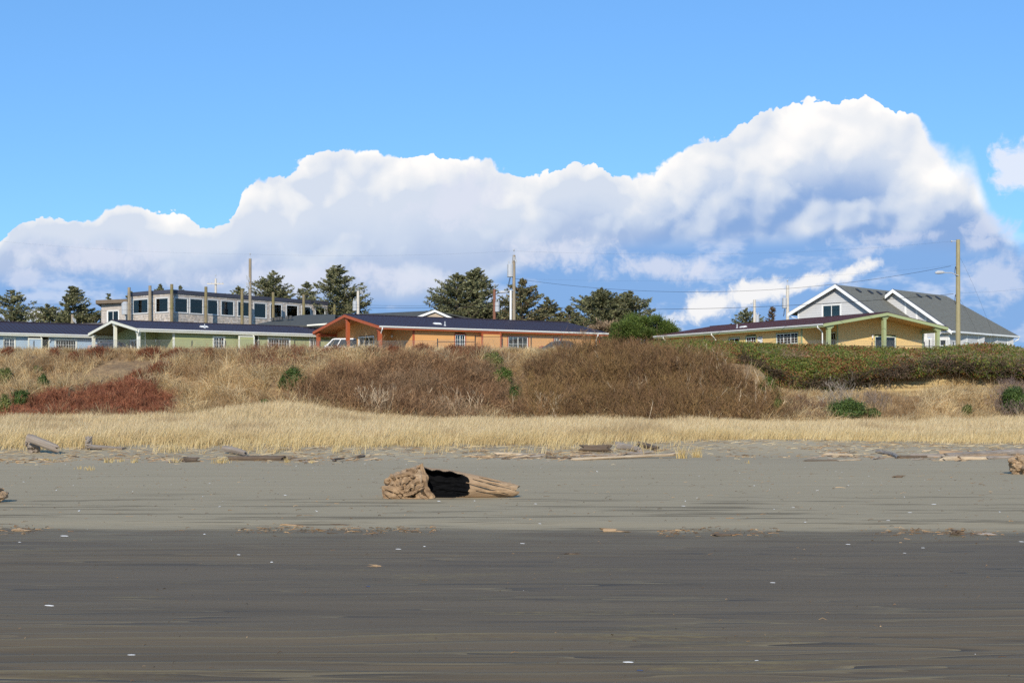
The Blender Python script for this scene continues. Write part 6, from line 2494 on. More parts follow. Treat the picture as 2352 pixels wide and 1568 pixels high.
def place_log(name, label, a, b_, r0, r1, mat, seed, cat='driftwood', group=None, sink=0.25, flat=1.0, nu=44, nv=22, lift=(0, 0), **kw):
    """log lying on the sand between two seen points of its foot line"""
    A, B = ground_pt(*a), ground_pt(*b_)
    d = B - A
    L = float(np.linalg.norm(d))
    V, Q, T = log_mesh(L, r0, r1, seed, nu, nv, flat, **kw)
    o = bpy.data.objects.new(name, raw_mesh(name, V, [Q, T], M[mat]))
    COL.objects.link(o)
    z0 = A[2] + r0 * flat * (1 - 2 * sink) + lift[0]
    z1 = B[2] + r1 * flat * (1 - 2 * sink) + lift[1]
    o.location = (A[0], A[1], z0)
    dv = Vector((d[0], d[1], z1 - z0))
    o.rotation_euler = (0, -math.atan2(dv.z, math.hypot(dv.x, dv.y)), math.atan2(dv.y, dv.x))
    ORIGIN[o.name] = np.array(o.location)
    return tag(o, label, cat, group)


def big_log():
    """hollow burnt log with a root plate, side view from the sea"""
    base = ground_pt(882, 1147)
    s = base[1] / F
    X = lambda px: (px - 882) * s
    Z = lambda py: (1147 - py) * s
    root = empty('driftwood_log', base, 'big hollow driftwood log with charred inside and gnarled root plate', 'driftwood')
    nu, nv = 300, 120
    L = X(1189)
    xk = [X(q) for q in (880, 888, 900, 915, 940, 962, 975, 990, 1030, 1080, 1120, 1160, 1182, 1190)]
    tk = [Z(q) for q in (1114, 1100, 1090, 1084, 1075, 1069, 1073, 1076, 1080, 1089, 1098, 1108, 1114, 1119)]
    bk = [Z(q) for q in (1142, 1147, 1148, 1149, 1149, 1149, 1149, 1149, 1149, 1147, 1146, 1144, 1142, 1140)]
    u = np.linspace(0, 1, nu)
    x = u * L
    top, bot = np.interp(x, xk, tk), np.interp(x, xk, bk)
    k = np.ones(9) / 9
    top = np.convolve(np.pad(top, 4, mode='edge'), k, 'valid')
    th = np.arange(nv) / nv * 2 * np.pi          # 0 towards the sea, pi/2 up
    U, T = np.meshgrid(x, th, indexing='ij')
    C = ((top + bot) / 2)[:, None]
    R = ((top - bot) / 2)[:, None]
    sn, cs = np.sin(T), np.cos(T)
    fib = vnoise(T / (2 * np.pi) * 26, U * 0.7, 301) - 0.5 + 0.6 * (vnoise(T / (2 * np.pi) * 60, U * 1.1, 303) - 0.5)
    big = fbm(U * 1.4, sn * 1.5 + 4, 305, 3) - 0.5
    tail = sm(U, X(1000), X(1100))
    gn = 1 - sm(U, X(925), X(985))               # gnarled root plate
    rad = 1 + 0.05 * fib + 0.10 * big
    knot = fbm(U * 5.0, sn * 3.2 + cs * 1.1, 307, 4) - 0.5
    knot2 = np.abs(fbm(U * 9.0 + 3, T * 1.9, 309, 3) - 0.5)
    rad = rad + gn * (0.85 * knot - 0.8 * knot2 + 0.10)
    depth = 0.62 + 0.25 * sm(U, 0, X(960)) - 0.15 * tail
    Yv = -cs * R * rad * depth * 1.15
    Zv = C + sn * R * (1 + (rad - 1) * 0.55)
    # the hollow: a scoop burnt into the sea-facing side
    zz = (Zv - bot[:, None]) / (top - bot)[:, None]
    jag = 0.16 * (vnoise(T / (2 * np.pi) * 44, 1.0, 311) - 0.5) + 0.10 * (vnoise(T / (2 * np.pi) * 90, 2.0, 313) - 0.5)
    left = X(972) + 0.16 * (np.clip(0.42 - zz, 0, 1)) ** 1.0 * 1.2 + 0.02 * np.sin(zz * 9)
    right = X(1077) - 0.55 * np.clip(np.abs(zz - 0.48) - 0.24, 0, 1) ** 1.3 * 1.6 + jag * 0.22
    front = cs > -0.02
    upb = 0.95 + 0.015 * np.sin(U * 21) - 0.12 * sm(U, X(1040), X(1085)) + 0.1 * jag
    lob = 0.07 + 0.05 * sm(U, X(1040), X(1075))
    inside_ = front & (U > left) & (U < right) & (zz < upb) & (zz > lob)
    e = np.minimum.reduce([(U - left) / 0.05, (right - U) / 0.45, (upb - zz) / 0.16, (zz - lob) / 0.14])
    m = np.where(front, np.clip(e, 0, 1), 0)
    m = m * m * (3 - 2 * m)
    Yv = Yv + 0.50 * m * (0.85 + 0.3 * (fbm(U * 4, T * 3, 315, 3) - 0.5))
    Yv = Yv - 0.16 * gn * np.clip(cs, 0, 1)
    # root flare ridge that stands up beside the hollow
    rim = np.exp(-((U - X(968)) / 0.07) ** 2)
    Yv = Yv - 0.12 * rim * np.clip(cs, 0, 1)
    # ragged right end
    endj = (vnoise(T / (2 * np.pi) * 12, 5.0, 317) - 0.5) * 0.14
    Xv = U + endj * (U / L) ** 18
    V = np.stack([base[0] + Xv, base[1] + 0.05 + R * 0 + Yv + 0.30, base[2] + Zv], -1).reshape(-1, 3)
    i, j = np.meshgrid(np.arange(nu - 1), np.arange(nv), indexing='ij')
    j2 = (j + 1) % nv
    Q = np.stack([i * nv + j, i * nv + j2, (i + 1) * nv + j2, (i + 1) * nv + j], -1).reshape(-1, 4)
    ch = inside_[:-1, :].ravel()
    # end caps
    caps = []
    V = np.concatenate([V, [V[:nv].mean(0) + (0.05, 0, 0), V[(nu - 1) * nv:nu * nv].mean(0) - (0.10, 0, 0)]])
    for q in range(nv):
        caps.append((nu * nv, (q + 1) % nv, q))
        caps.append((nu * nv + 1, (nu - 1) * nv + q, (nu - 1) * nv + (q + 1) % nv))

    def part(name, faces, mat):
        used = np.unique(np.concatenate([np.asarray(f).ravel() for f in faces]))
        mp = np.full(len(V), -1)
        mp[used] = np.arange(len(used))
        return mk(name, V[used], [mp[np.asarray(f)] for f in faces], mat, root, smooth=False)
    part('trunk', [Q[~ch], np.array(caps)], M['drift'])
    part('charred_hollow', [Q[ch]], M['char'])

    # twisted roots over the plate, each a tapering tube
    rng = np.random.default_rng(41)

    def rt(pts, r, name='root'):
        p = np.array([(base[0] + X(a), base[1] + 0.30 + yy, base[2] + Z(c)) for a, c, yy in pts])
        t = np.linspace(0, 1, len(p)); tt = np.linspace(0, 1, 22)
        q = np.stack([np.interp(tt, t, p[:, i]) for i in range(3)], 1)
        for _ in range(3):
            q[1:-1] = (q[:-2] + 2 * q[1:-1] + q[2:]) / 4
        rr = np.interp(tt, np.linspace(0, 1, len(r)), r)
        mb = MB()
        NA = 26
        mb.tube(q, rr, NA)
        Vt = np.concatenate(mb.V)
        c = np.repeat(q, NA, 0)
        k_ = len(c)
        sd = int(rng.integers(1000))
        TT = np.repeat(tt, NA)
        AA = np.tile(np.arange(NA) / NA, len(q)) + TT * rng.uniform(-0.5, 0.5)
        ridge = np.abs(vnoise((AA % 1.0) * 9, TT * 1.5 + sd, sd) - 0.5) * 2
        ridge2 = vnoise((AA % 1.0) * 19, TT * 3.0 + sd, sd + 2) - 0.5
        nn = noise3(Vt, 9, sd + 5)[:k_] - 0.5
        nn2 = noise3(Vt, 30, sd + 9)[:k_] - 0.5
        out = Vt[:k_] - c
        fac = 1.02 - 0.50 * (1 - ridge) ** 3 + 0.40 * ridge2 + 1.5 * nn + 0.5 * nn2
        Vt[:k_] = c + out * np.clip(fac, 0.3, 1.9)[:, None]
        # roots are flattened against the plate
        Vt[:k_, 1] = c[:, 1] + (Vt[:k_, 1] - c[:, 1]) * 0.85
        mb.V = [Vt]
        mb.build(name, M['drift_root'], root, smooth=False)
    rt([(992, 1146, -0.30), (980, 1125, -0.40), (974, 1100, -0.38), (970, 1080, -0.28), (968, 1067, -0.22)], [0.09, 0.10, 0.085, 0.06, 0.03])
    rt([(962, 1074, -0.22), (966, 1069, -0.24), (971, 1063.5, -0.22)], [0.05, 0.03, 0.010])
    rt([(956, 1080, -0.25), (962, 1071, -0.28), (966, 1066, -0.26)], [0.05, 0.03, 0.012])
    rt([(899, 1092, -0.20), (906, 1100, -0.34), (918, 1117, -0.44), (930, 1130, -0.46)], [0.05, 0.075, 0.085, 0.06])
    rt([(896, 1102, -0.15), (890, 1106, -0.28), (884, 1110, -0.24)], [0.07, 0.06, 0.03])
    rt([(930, 1129, -0.40), (912, 1126, -0.46), (896, 1122, -0.42), (881, 1117, -0.30)], [0.06, 0.075, 0.06, 0.03])
    rt([(883, 1119, -0.24), (880, 1130, -0.30), (884, 1142, -0.34), (897, 1149, -0.36)], [0.05, 0.045, 0.05, 0.06])
    rt([(926, 1147, -0.40), (908, 1141, -0.48), (893, 1134, -0.45), (884, 1128, -0.36)], [0.07, 0.065, 0.05, 0.03])
    rt([(955, 1090, -0.30), (942, 1086, -0.36), (926, 1090, -0.36), (910, 1094, -0.26)], [0.07, 0.065, 0.06, 0.04])
    rt([(966, 1100, -0.36), (952, 1106, -0.50), (940, 1116, -0.55), (936, 1128, -0.54), (944, 1137, -0.48)], [0.06, 0.08, 0.07, 0.06, 0.04])
    rt([(940, 1120, -0.50), (945, 1112, -0.58), (952, 1116, -0.60), (950, 1124, -0.56)], [0.05, 0.055, 0.05, 0.03])
    rt([(970, 1112, -0.40), (958, 1122, -0.54), (948, 1130, -0.56), (930, 1138, -0.50)], [0.06, 0.065, 0.06, 0.05])
    rt([(960, 1132, -0.46), (966, 1141, -0.46), (984, 1147, -0.36)], [0.07, 0.09, 0.06])
    rt([(948, 1096, -0.40), (938, 1100, -0.48), (932, 1108, -0.50)], [0.05, 0.05, 0.03])
    rt([(958, 1084, -0.34), (948, 1080, -0.30), (934, 1080, -0.24)], [0.05, 0.05, 0.04])
    rt([(924, 1142, -0.44), (940, 1146, -0.50), (958, 1148, -0.46)], [0.05, 0.06, 0.05])
    for k in range(9):
        a, c = rng.uniform(905, 960), rng.uniform(1088, 1140)
        d = rng.normal(0, 9, 2)
        rt([(a, c, -0.40), (a + d[0], c + d[1] * 0.6, -0.52), (a + d[0] * 1.8, c + d[1], -0.44)], [0.035, 0.04, 0.015])
    # long splinters along the tail
    for (a, c, a2, c2, yy) in ((1085, 1100, 1172, 1118, -0.22), (1070, 1108, 1165, 1126, -0.30), (1092, 1126, 1180, 1131, -0.27), (1100, 1096, 1150, 1107, -0.14)):
        rt([(a, c, yy + 0.05), ((a + a2) / 2, (c + c2) / 2, yy), (a2, c2, yy + 0.02)], [0.008, 0.020, 0.008], 'splinter')


big_log()


def stump(name, label, px, py, w, h, seed, mat, Yoff=0.0, roots=9):
    """root ball stub lying on the sand: lumpy core and broken roots"""
    rng = np.random.default_rng(seed)
    c = ground_pt(px, py)
    s = c[1] / F
    rx, rz = w * s / 2, h * s / 2
    root = empty(name, c, label, 'driftwood')
    n1, n2 = 60, 40
    u = np.linspace(0, 2 * np.pi, n1, endpoint=False)
    v = np.linspace(-np.pi / 2, np.pi / 2, n2)
    U, W = np.meshgrid(u, v, indexing='ij')
    D = np.stack([np.cos(W) * np.cos(U), np.cos(W) * np.sin(U), np.sin(W)], -1).reshape(-1, 3)
    r = 0.80 + 0.9 * (noise3(D + 5, 1.6, seed) - 0.5) + 0.5 * (noise3(D + 2, 4.5, seed + 1) - 0.5) + 0.2 * (noise3(D, 11, seed + 2) - 0.5)
    V = c + D * r[:, None] * (rx, rx * 0.8, rz * 1.05) + (0, 0, rz * 0.86)
    i, j = np.meshgrid(np.arange(n1), np.arange(n2 - 1), indexing='ij')
    i2 = (i + 1) % n1
    Q = np.stack([i * n2 + j, i2 * n2 + j, i2 * n2 + j + 1, i * n2 + j + 1], -1).reshape(-1, 4)
    mk('core', V, Q, M[mat], root)
    for k in range(roots):
        a = rng.uniform(0, 2 * np.pi)
        el = rng.uniform(-0.3, 1.2)
        d = np.array((math.cos(a) * math.cos(el), math.sin(a) * math.cos(el) - 0.3, math.sin(el)))
        p0 = c + (0, 0, rz * 0.9) + d * (rx * 0.5, rx * 0.4, rz * 0.5)
        e = c + (0, 0, rz * 0.9) + d * (rx, rx * 0.8, rz) * rng.uniform(0.95, 1.25)
        m = (p0 + e) / 2 + rng.normal(0, 0.05, 3)
        mb = MB()
        q = np.array([p0, (p0 + m) / 2, m, (m + e) / 2, e])
        mb.tube(q, np.linspace(0.085, 0.03, 5) * rng.uniform(0.7, 1.3), 8)
        Vt = mb.V[0]
        mb.V = [Vt + rng.normal(0, 0.010, Vt.shape)]
        mb.build('root', M[mat], root)
    return root


stump('driftwood_stump', 'brown driftwood stump cut by the left edge of the photo', -14, 1156, 62, 46, 61, 'drift')
stump('driftwood_stump', 'rough brown root stump at the right edge above the sand', 2352, 1090, 84, 52, 62, 'drift')
s_ = ground_pt(2322, 1084)
place_log('driftwood_log', 'weathered log with broken butt in the grass at far left', (66, 1043), (139, 1043), 0.17, 0.15, 'drift_gray', 63, sink=0.12, lift=(0.55, 0.05), rag=0.3, bend=0.0)
stump('driftwood_stump', 'grey root butt at the upper end of the grass log', 76, 1040, 40, 40, 64, 'drift_gray', roots=6)
place_log('driftwood_log', 'bleached thin log half hidden in the grass beside a broken stub', (200, 1034), (285, 1033), 0.09, 0.07, 'drift_gray', 65, sink=0.2, lift=(0.10, 0.0))
stump('driftwood_stump', 'small grey broken stub sticking out of the dune grass', 204, 1032, 18, 36, 66, 'drift_gray', roots=4)
place_log('driftwood_log', 'brown log lying along the foot of the dune grass', (524, 1057), (652, 1058), 0.12, 0.13, 'drift_dark', 67, sink=0.2, flat=0.9, rag=0.2)
place_log('driftwood_log', 'grey weathered log resting behind the brown one', (520, 1042), (566, 1048), 0.14, 0.10, 'drift_gray', 68, sink=0.15, lift=(0.1, 0.05))
place_log('driftwood_chunk', 'short dark driftwood chunk by the straw tufts', (420, 1061), (452, 1060), 0.13, 0.11, 'drift_dark', 69, sink=0.25, nu=24, rag=0.25)
place_log('driftwood_chunk', 'pale slab lying left of the short dark chunk', (378, 1058), (402, 1057), 0.07, 0.05, 'drift_pale', 70, sink=0.2, nu=20)
place_log('driftwood_plank', 'long pale weathered plank on the upper sand', (1318, 1057), (1552, 1051), 0.12, 0.11, 'drift_pale', 71, sink=0.25, flat=0.55, nu=70, nv=26, rag=0.6, fibre=0.12, lift=(0, 0.10))
place_log('driftwood_log', 'dark rough log behind the long pale plank', (1338, 1036), (1402, 1038), 0.16, 0.17, 'drift_dark', 72, sink=0.1, rag=0.35, fibre=0.16)
place_log('driftwood_log', 'grey broken log slanting behind the pale plank', (1418, 1030), (1470, 1038), 0.16, 0.12, 'drift_gray', 73, sink=0.1, rag=0.3)
place_log('driftwood_board', 'brown squared timber end right of the slanting grey log', (1466, 1026), (1512, 1034), 0.10, 0.10, 'drift_dark', 74, sink=0.05, lift=(0.05, 0.0))
place_log('driftwood_log', 'low grey slab under the squared timber end', (1440, 1044), (1500, 1040), 0.10, 0.08, 'drift_gray', 75, sink=0.2, flat=0.6)
for i, (a, b_, r0, r1, m, lab) in enumerate((
        ((1895, 1046), (1960, 1049), 0.07, 0.09, 'drift_pale', 'pale thin branch at the left end of the right driftwood line'),
        ((2015, 1040), (2066, 1053), 0.09, 0.07, 'drift_gray', 'grey board slanting across the right driftwood line'),
        ((2064, 1052), (2125, 1051), 0.07, 0.06, 'drift_dark', 'dark stick beside the slanting grey board'),
        ((2090, 1050), (2200, 1052), 0.09, 0.10, 'drift_gray', 'pale flat log in the middle of the right driftwood line'),
        ((2165, 1057), (2260, 1055), 0.09, 0.08, 'drift_pale', 'yellowish slab in front of the pale flat log'),
        ((2160, 1044), (2215, 1046), 0.14, 0.12, 'drift', 'short brown log before the long grey trunk'),
        ((2170, 1052), (2365, 1045), 0.13, 0.16, 'drift_gray', 'long grey trunk leading to the root stump at right'),
        ((2200, 1056), (2300, 1048), 0.10, 0.09, 'drift', 'brown log lying under the long grey trunk'),
        ((2265, 1054), (2330, 1052), 0.08, 0.07, 'drift_gray', 'pale split piece below the end of the long grey trunk'),
        ((1850, 1059), (1925, 1058), 0.03, 0.03, 'drift_dark', 'long thin dark stick lying left of the right driftwood line'),
        ((1925, 1059), (1975, 1056), 0.03, 0.025, 'drift_pale', 'straw coloured stick joined to the long thin dark stick'),
        ((1255, 1052), (1310, 1054), 0.05, 0.04, 'drift_dark', 'thin brown branch left of the long pale plank'),
        ((1200, 1050), (1270, 1044), 0.04, 0.03, 'drift_dark', 'crooked twig left of the thin brown branch'),
        ((1138, 1045), (1205, 1046), 0.08, 0.05, 'drift_pale', 'pale driftwood piece behind the burnt log tip'),
        ((1080, 1050), (1135, 1051), 0.05, 0.04, 'drift', 'tan stick in the wrack behind the big hollow log'),
        ((1330, 1049), (1420, 1046), 0.05, 0.05, 'drift_gray', 'thin grey stick between plank and dark log'),
        ((820, 1054), (833, 1049), 0.06, 0.05, 'drift_dark', 'dark stub leaning at the grass foot left of the big log'),
        ((770, 1060), (782, 1052), 0.05, 0.03, 'drift_dark', 'small dark root in the grass tuft left of the big log'))):
    place_log('driftwood_stick', lab, a, b_, r0, r1, m, 300 + i, sink=0.2, nu=26, nv=12, bend=0.05, rag=0.3)

place_log('driftwood_chunk', 'dark driftwood chunk alone on the dry sand at right', (2057, 1099), (2074, 1099), 0.06, 0.06, 'drift_dark', 331, nu=14, nv=12, sink=0.1)
place_log('driftwood_chunk', 'round black chunk on the wrack line at far right', (2185, 1229), (2202, 1231), 0.055, 0.055, 'drift_dark', 332, nu=14, nv=12, sink=0.1)
place_log('driftwood_chunk', 'flat grey stone-like chunk right of the black chunk', (2245, 1229), (2275, 1229), 0.045, 0.05, 'drift_gray', 333, nu=16, nv=12, sink=0.3, flat=0.6)
place_log('driftwood_chunk', 'tan cut stick on the wrack line right of centre', (1382, 1221), (1412, 1222), 0.042, 0.034, 'drift', 334, nu=16, nv=12, sink=0.15)
place_log('driftwood_chunk', 'thin tan splinter right of the tan cut stick', (1415, 1222), (1437, 1223), 0.020, 0.018, 'drift', 335, nu=14, nv=10, sink=0.2)
place_log('driftwood_chunk', 'brown bark piece on the wrack line right of the splinter', (1648, 1232), (1682, 1230), 0.035, 0.02, 'drift_dark', 336, nu=16, nv=10, sink=0.2)
place_log('driftwood_chunk', 'red brown bark strip on the dry sand', (1606, 1088), (1642, 1087), 0.035, 0.02, 'drift', 337, nu=16, nv=10, sink=0.3, flat=0.5)
place_log('driftwood_chunk', 'brown bark piece at the left end of the wrack line', (38, 1220), (62, 1221), 0.032, 0.025, 'drift', 338, nu=16, nv=10, sink=0.2)
place_log('driftwood_chunk', 'light brown bark chip in the left wrack line', (655, 1207), (690, 1208), 0.022, 0.016, 'drift', 339, nu=16, nv=10, sink=0.2)
place_log('driftwood_chunk', 'thin twig in the wrack line below the log root', (768, 1206), (795, 1207), 0.020, 0.014, 'drift_dark', 340, nu=16, nv=10, sink=0.2)
place_log('driftwood_chunk', 'dark bark chip on the wet sand by the centre', (1300, 1273), (1325, 1274), 0.014, 0.012, 'drift_dark', 341, nu=14, nv=10, sink=0.2)
place_log('driftwood_chunk', 'orange brown leaf-like chip on the wet sand', (858, 1302), (869, 1302), 0.020, 0.012, 'drift', 342, nu=12, nv=10, sink=0.2)


# ------------------------------------------------------------------ shells, wrack and tufts on the sand
def beach_z(x, y):
    x, y = np.asarray(x, float), np.asarray(y, float)
    rz, _ = ripples(x, y)
    wl = wet_line(x)
    wet = 1 - sm(y, wl - 0.35, wl + 0.35)
    drr = sm(y, wl, wl + 1.0) * (1 - sm(y, 44, 54))
    return land(x, y) + rz * wet + 0.018 * (fbm(x * 0.15, y * 1.1, 61, 3) - 0.5) * drr + 0.03 * drr


def shell_mesh(L, W, hgt, seed, nu=12, nv=7):
    """a razor-clam or cockle valve: a shallow dome with a rolled rim"""
    rng = np.random.default_rng(seed)
    V, Q = [], []
    for i in range(nu + 1):
        t = -1 + 2 * i / nu
        half = W * max(0.0, 1 - abs(t) ** 3.2) ** 0.5
        for j in range(nv + 1):
            q = -1 + 2 * j / nv
            V.append((t * L, q * half + 0.10 * L * t * t, hgt * (1 - 0.75 * q * q) * (1 - 0.6 * t * t) + rng.normal(0, 0.0008)))
    for i in range(nu):
        for j in range(nv):
            a = i * (nv + 1) + j
            Q.append((a, a + nv + 1, a + nv + 2, a + 1))
    return raw_mesh('shell', np.array(V), np.array(Q), M['shell'], smooth=True)


SHELLS = [shell_mesh(0.075, 0.020, 0.016, 1), shell_mesh(0.055, 0.028, 0.020, 2), shell_mesh(0.035, 0.026, 0.020, 3)]


def put_shell(px, py, k, scale, rot, label, group=None, mat=None, name='clam_shell', cat='shell'):
    p = P(px, py, 1.0) - np.array((0, 0, H))
    Y = -H / (p[2] / p[1]) if p[2] < 0 else 60
    for _ in range(4):
        x = (px - CX) / F * Y
        zz = float(beach_z(x, Y))
        Y = (H - zz) * F / (py - HZ)
    x = (px - CX) / F * Y
    me = SHELLS[k]
    if mat:
        me = me.copy()
        me.materials.clear()
        me.materials.append(mat)
    o = bpy.data.objects.new(name, me)
    COL.objects.link(o)
    o.location = (x, Y, float(beach_z(x, Y)) + 0.002)
    scale *= 0.60
    o.scale = (scale, scale * 0.9, scale)
    o.rotation_euler = (0.12, 0.05, rot)
    return tag(o, label, cat, group)


for (px, py, k, sc, rot, lab) in (
        (113, 1391, 0, 1.25, -0.05, 'white razor clam shell, largest, on the wet sand at lower left'),
        (470, 1227, 2, 1.2, 0.9, 'round white shell standing out on wet sand left of the log'),
        (148, 1231, 0, 1.5, 0.2, 'cream broken shell heap under the left wrack line'),
        (624, 1291, 2, 1.0, 0.1, 'small round white shell on wet sand left of centre'),
        (915, 1261, 0, 1.0, 0.1, 'flat grey white shell on wet sand below the log root'),
        (975, 1255, 2, 1.0, 0.4, 'round white shell on wet sand below the log hollow'),
        (1200, 1248, 0, 0.9, 0.1, 'white razor shell on wet sand below the log tip'),
        (1443, 1521, 0, 1.1, 0.15, 'bluish white shell at the bottom right of centre'),
        (1775, 1338, 0, 0.8, 0.1, 'white sliver of shell on the ripples at right'),
        (1738, 1517, 0, 0.55, 0.6, 'tiny curled white shell near the bottom at right'),
        (302, 1504, 0, 0.8, 0.25, 'thin white shell pair near the bottom left'),
        (548, 1274, 1, 0.8, 0.0, 'grey white shell on the tan patch left of centre'),
        (45, 1245, 1, 0.7, 0.3, 'small grey shell on wet sand at far left'),
        (2346, 1244, 0, 1.0, 0.0, 'bright white shell at the right edge of the wrack'),
        (1948, 1250, 0, 0.9, 0.1, 'white shell on wet sand left of the black chunk'),
        (2040, 1195, 0, 0.9, 0.1, 'white razor shell on the streaked dry sand at right'),
        (2120, 1258, 0, 0.7, 0.1, 'white shell sliver right of the wet sand shells'),
        (2078, 1270, 0, 0.6, 0.2, 'smaller white sliver below the wet sand shells'),
        (1240, 1203, 1, 0.9, 0.3, 'white shell just above the wrack right of the log'),
        (1008, 1151, 1, 1.2, 0.0, 'white shell on dry sand touching the log hollow'),
        (655, 1137, 1, 1.1, 0.1, 'white shell on dry sand left of the log'),
        (1090, 1150, 2, 1.0, 0.0, 'small white shell in front of the log tail'),
        (2145, 1158, 0, 1.3, 0.1, 'long white shell on dry sand at far right'),
        (2090, 1177, 0, 1.1, 0.15, 'tilted white shell below the long one at right'),
        (1570, 1162, 0, 1.0, 0.05, 'white shell on dry sand right of the log'),
        (1822, 1165, 0, 0.8, 0.1, 'white shell by the dark streak on dry sand'),
        (1230, 1157, 1, 1.0, 0.1, 'white shell on the sand right of the log end')):
    put_shell(px, py, k, sc, rot, lab, 'white shells on the sand')
put_shell(845, 1347, 1, 1.0, 0.1, 'blue black mussel shell on the wet ripples', None, M['mussel'], 'mussel_shell')
put_shell(1470, 1540, 1, 0.9, 0.0, 'dark shell near the bottom right of centre', None, M['mussel'], 'mussel_shell')

rng = np.random.default_rng(91)
n_small = 0
for k in range(84):
    # lesser shells thrown over the upper beach; nothing tells these apart
    y = 26.5 + 27 * rng.random() ** 0.8 if k < 78 else rng.uniform(13, 26)
    x = rng.uniform(-0.37, 0.37) * y
    if k >= 78:
        x = abs(x) * rng.choice([-1, 1], p=[0.35, 0.65])
    if abs(x + 1.5) < 2.2 and 32 < y < 36:
        continue
    o = bpy.data.objects.new('clam_shell', SHELLS[int(rng.integers(0, 3))])
    COL.objects.link(o)
    s_ = rng.uniform(0.3, 0.75) * (1.0 if k < 78 else 0.45)
    o.scale = (s_, s_, s_)
    o.location = (x, y, float(beach_z(x, y)) + 0.002)
    o.rotation_euler = (rng.normal(0, 0.25), rng.normal(0, 0.25), rng.uniform(0, 6.3))
    tag(o, 'small white shell scattered over the beach sand', 'shell', 'small shells strewn over the beach')


def wrack():
    """crumbs of bark, straw and weed along the tide lines"""
    rng = np.random.default_rng(95)
    v = Veg()

    def crumbs(x, y, L, w, cols, up=0.01):
        n = len(x)
        a = rng.normal(0, 0.45, n)
        p0 = np.stack([x, y, beach_z(x, y) + rng.uniform(0.002, up, n)], 1)
        d = np.stack([np.cos(a), np.sin(a), rng.normal(0, 0.10, n)], 1) * L[:, None]
        pts = np.stack([p0, p0 + d / 2 + np.stack([0 * x, rng.normal(0, 0.03, n), np.abs(rng.normal(0, 0.012, n))], 1), p0 + d], 1)
        v.add(*ribbons(pts, w, w * 0.5, palette(n, cols, rng, 0.2), rng, side=norm(np.stack([rng.normal(0, .2, n), rng.normal(0, .6, n), np.ones(n)], 1))))
    BR = [(122, 92, 62), (96, 72, 48), (150, 118, 82), (78, 60, 42), (172, 142, 104)]
    n = 1500
    x = rng.uniform(-11, 11, n)
    dens = fbm(x * 0.9, 0, 97, 3)
    k = rng.random(n) < sm(dens, 0.38, 0.66)
    x = x[k]
    y = wet_line(x) - 0.5 + rng.normal(0, 0.35, len(x)) - np.abs(rng.normal(0, 0.5, len(x)))
    crumbs(x, y, rng.gamma(1.6, 0.035, len(x)) + 0.015, rng.uniform(0.006, 0.018, len(x)), BR, 0.02)
    n = 2600
    x = rng.uniform(-24, 24, n)
    y = toe_line(x) - 4.5 + rng.normal(0, 1.6, n)
    k = rng.random(n) < sm(fbm(x * 0.5, y * 0.3, 99, 3), 0.42, 0.62)
    x, y = x[k], y[k]
    crumbs(x, y, rng.gamma(1.8, 0.10, len(x)) + 0.03, rng.uniform(0.012, 0.035, len(x)), BR + [(190, 162, 120)], 0.03)
    n = 900
    y = rng.uniform(27, 56, n)
    x = rng.uniform(-0.37, 0.37, n) * y
    crumbs(x, y, rng.gamma(1.4, 0.035, n) + 0.01, rng.uniform(0.006, 0.016, n), BR, 0.01)
    n = 260
    y = rng.uniform(11, 25, n)
    x = rng.uniform(-0.38, 0.38, n) * y
    crumbs(x, y, rng.gamma(1.4, 0.015, n) + 0.005, rng.uniform(0.003, 0.009, n), BR, 0.01)
    o = v.build('beach_wrack', M['twig'])
    tag(o, 'crumbs of bark and weed along the tide lines', None, None, 'stuff')


wrack()


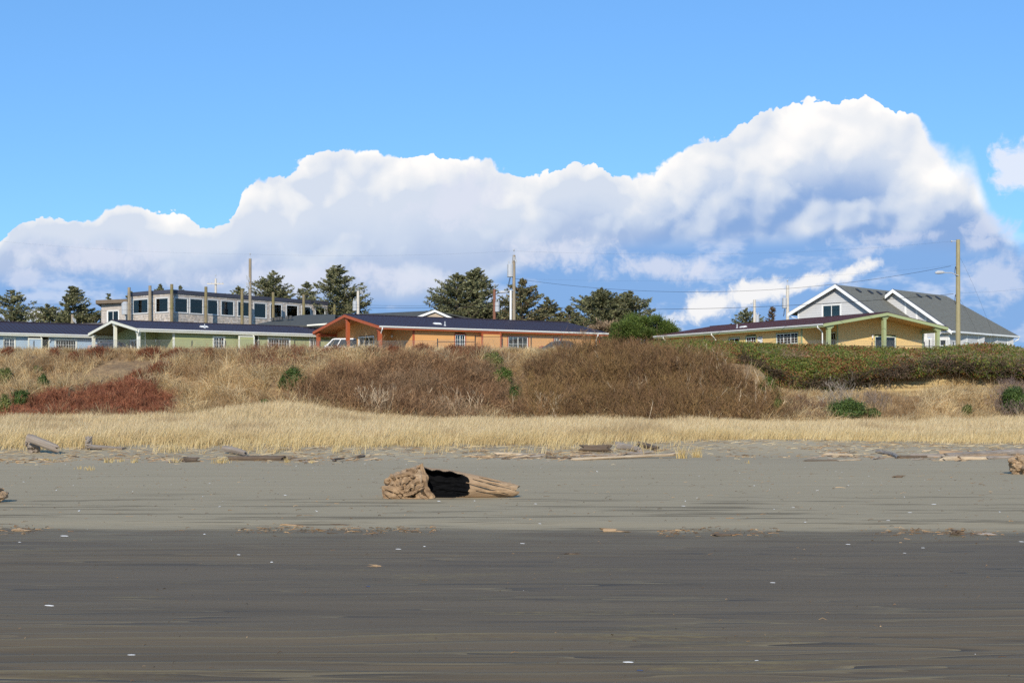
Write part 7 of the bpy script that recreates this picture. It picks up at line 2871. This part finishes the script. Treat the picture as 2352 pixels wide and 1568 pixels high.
def driftwood_litter():
    """broken sticks and slivers jammed together along the storm line"""
    rng = np.random.default_rng(123)
    mbs = {'drift_gray': MB(), 'drift_dark': MB(), 'drift_pale': MB(), 'drift': MB()}
    keys = list(mbs)
    for (x0, x1, y0, y1, n) in ((1860, 2360, 1043, 1056, 150), (1060, 1330, 1040, 1056, 70), (1320, 1540, 1032, 1052, 40), (60, 460, 1052, 1062, 34), (660, 880, 1050, 1060, 24)):
        for k in range(n):
            c = ground_pt(rng.uniform(x0, x1), rng.normal((y0 + y1) / 2, (y1 - y0) / 3.2)) if k % 3 == 0 or k == 0 else c + (rng.normal(0, 0.35), rng.normal(0, 0.3), 0)
            c = np.array((c[0], c[1], float(ground_z(c[0], c[1]))))
            a = rng.normal(0, 0.45)
            L = min(rng.gamma(1.6, 0.17) + 0.08, 1.1)
            r = rng.uniform(0.012, 0.045) * (0.6 + 0.5 * L)
            dv = np.array((math.cos(a), math.sin(a), rng.normal(0.03, 0.10))) * L
            t = np.linspace(0, 1, 5)[:, None]
            q = c + (0, 0, r * 0.7) + dv * t + rng.normal(0, 0.03 * L, (5, 3)) * (1, 1, 0.5)
            mbs[keys[int(rng.choice(4, p=[.38, .26, .14, .22]))]].tube(q, np.array([0.6, 1.0, 0.9, 1.05, 0.4]) * r, 6)
    root = bpy.data.objects.new('driftwood_litter', None)
    COL.objects.link(root)
    ORIGIN[root.name] = np.zeros(3)
    tag(root, 'broken sticks and slivers along the storm line below the grass', None, None, 'stuff')
    for k_, mb in mbs.items():
        o = mb.build('sticks', M[k_], root)
        o['kind'] = 'stuff'


driftwood_litter()


def straw_tuft(label, px, py, hpx, wpx, seed, n=60):
    rng = np.random.default_rng(seed)
    c = ground_pt(px, py)
    s = c[1] / F
    x = c[0] + rng.normal(0, wpx * s * 0.28, n)
    y = c[1] + rng.normal(0, 0.15, n)
    v = Veg()
    lean = np.stack([(x - c[0]) * 0.8 + rng.normal(0.05, 0.25, n), rng.normal(0, 0.2, n)], 1)
    grass(v, np.stack([x, y, ground_z(x, y) - 0.02], 1), hpx * s * rng.uniform(0.5, 1.15, n), lean, rng.uniform(0.014, 0.026, n),
          palette(n, [(206, 178, 116), (222, 196, 138), (184, 156, 98)], rng), rng, 4, 1.5)
    tag(v.build('straw_tuft', M['plant'], None, c), label, 'grass tuft', 'straw tufts on the open sand')


for i, (px, py, h_, w_, n, lab) in enumerate((
        (1453, 1056, 0, 0, 0, ''), (1566, 1052, 28, 22, 70, 'straw tuft right of the long pale plank'), (1600, 1050, 24, 20, 60, 'second straw tuft right of the long pale plank'),
        (248, 1062, 14, 22, 50, 'straw tuft below the bleached thin log'), (278, 1060, 12, 10, 24, 'thin straw tuft right of the tuft below the bleached log'),
        (310, 1062, 12, 14, 30, 'straw tuft left of the pale slab'), (180, 1079, 10, 14, 22, 'sparse straw sprigs at the left on open sand'),
        (205, 1082, 14, 18, 34, 'low straw tuft standing foremost at the left'), (400, 1062, 14, 20, 40, 'straw tuft beside the short dark chunk'),
        (508, 1063, 16, 30, 60, 'straw tuft left of the brown log end'), (660, 1062, 12, 12, 24, 'small straw tuft at the right end of the brown log'),
        (715, 1063, 10, 16, 24, 'sparse straw tuft right of the brown log'), (110, 1060, 10, 24, 40, 'straw tuft below the far left grass log'),
        (1720, 1064, 10, 10, 12, 'few upright straws on the right sand bank'))):
    if lab:
        straw_tuft(lab, px, py, h_, w_, 700 + i, n)
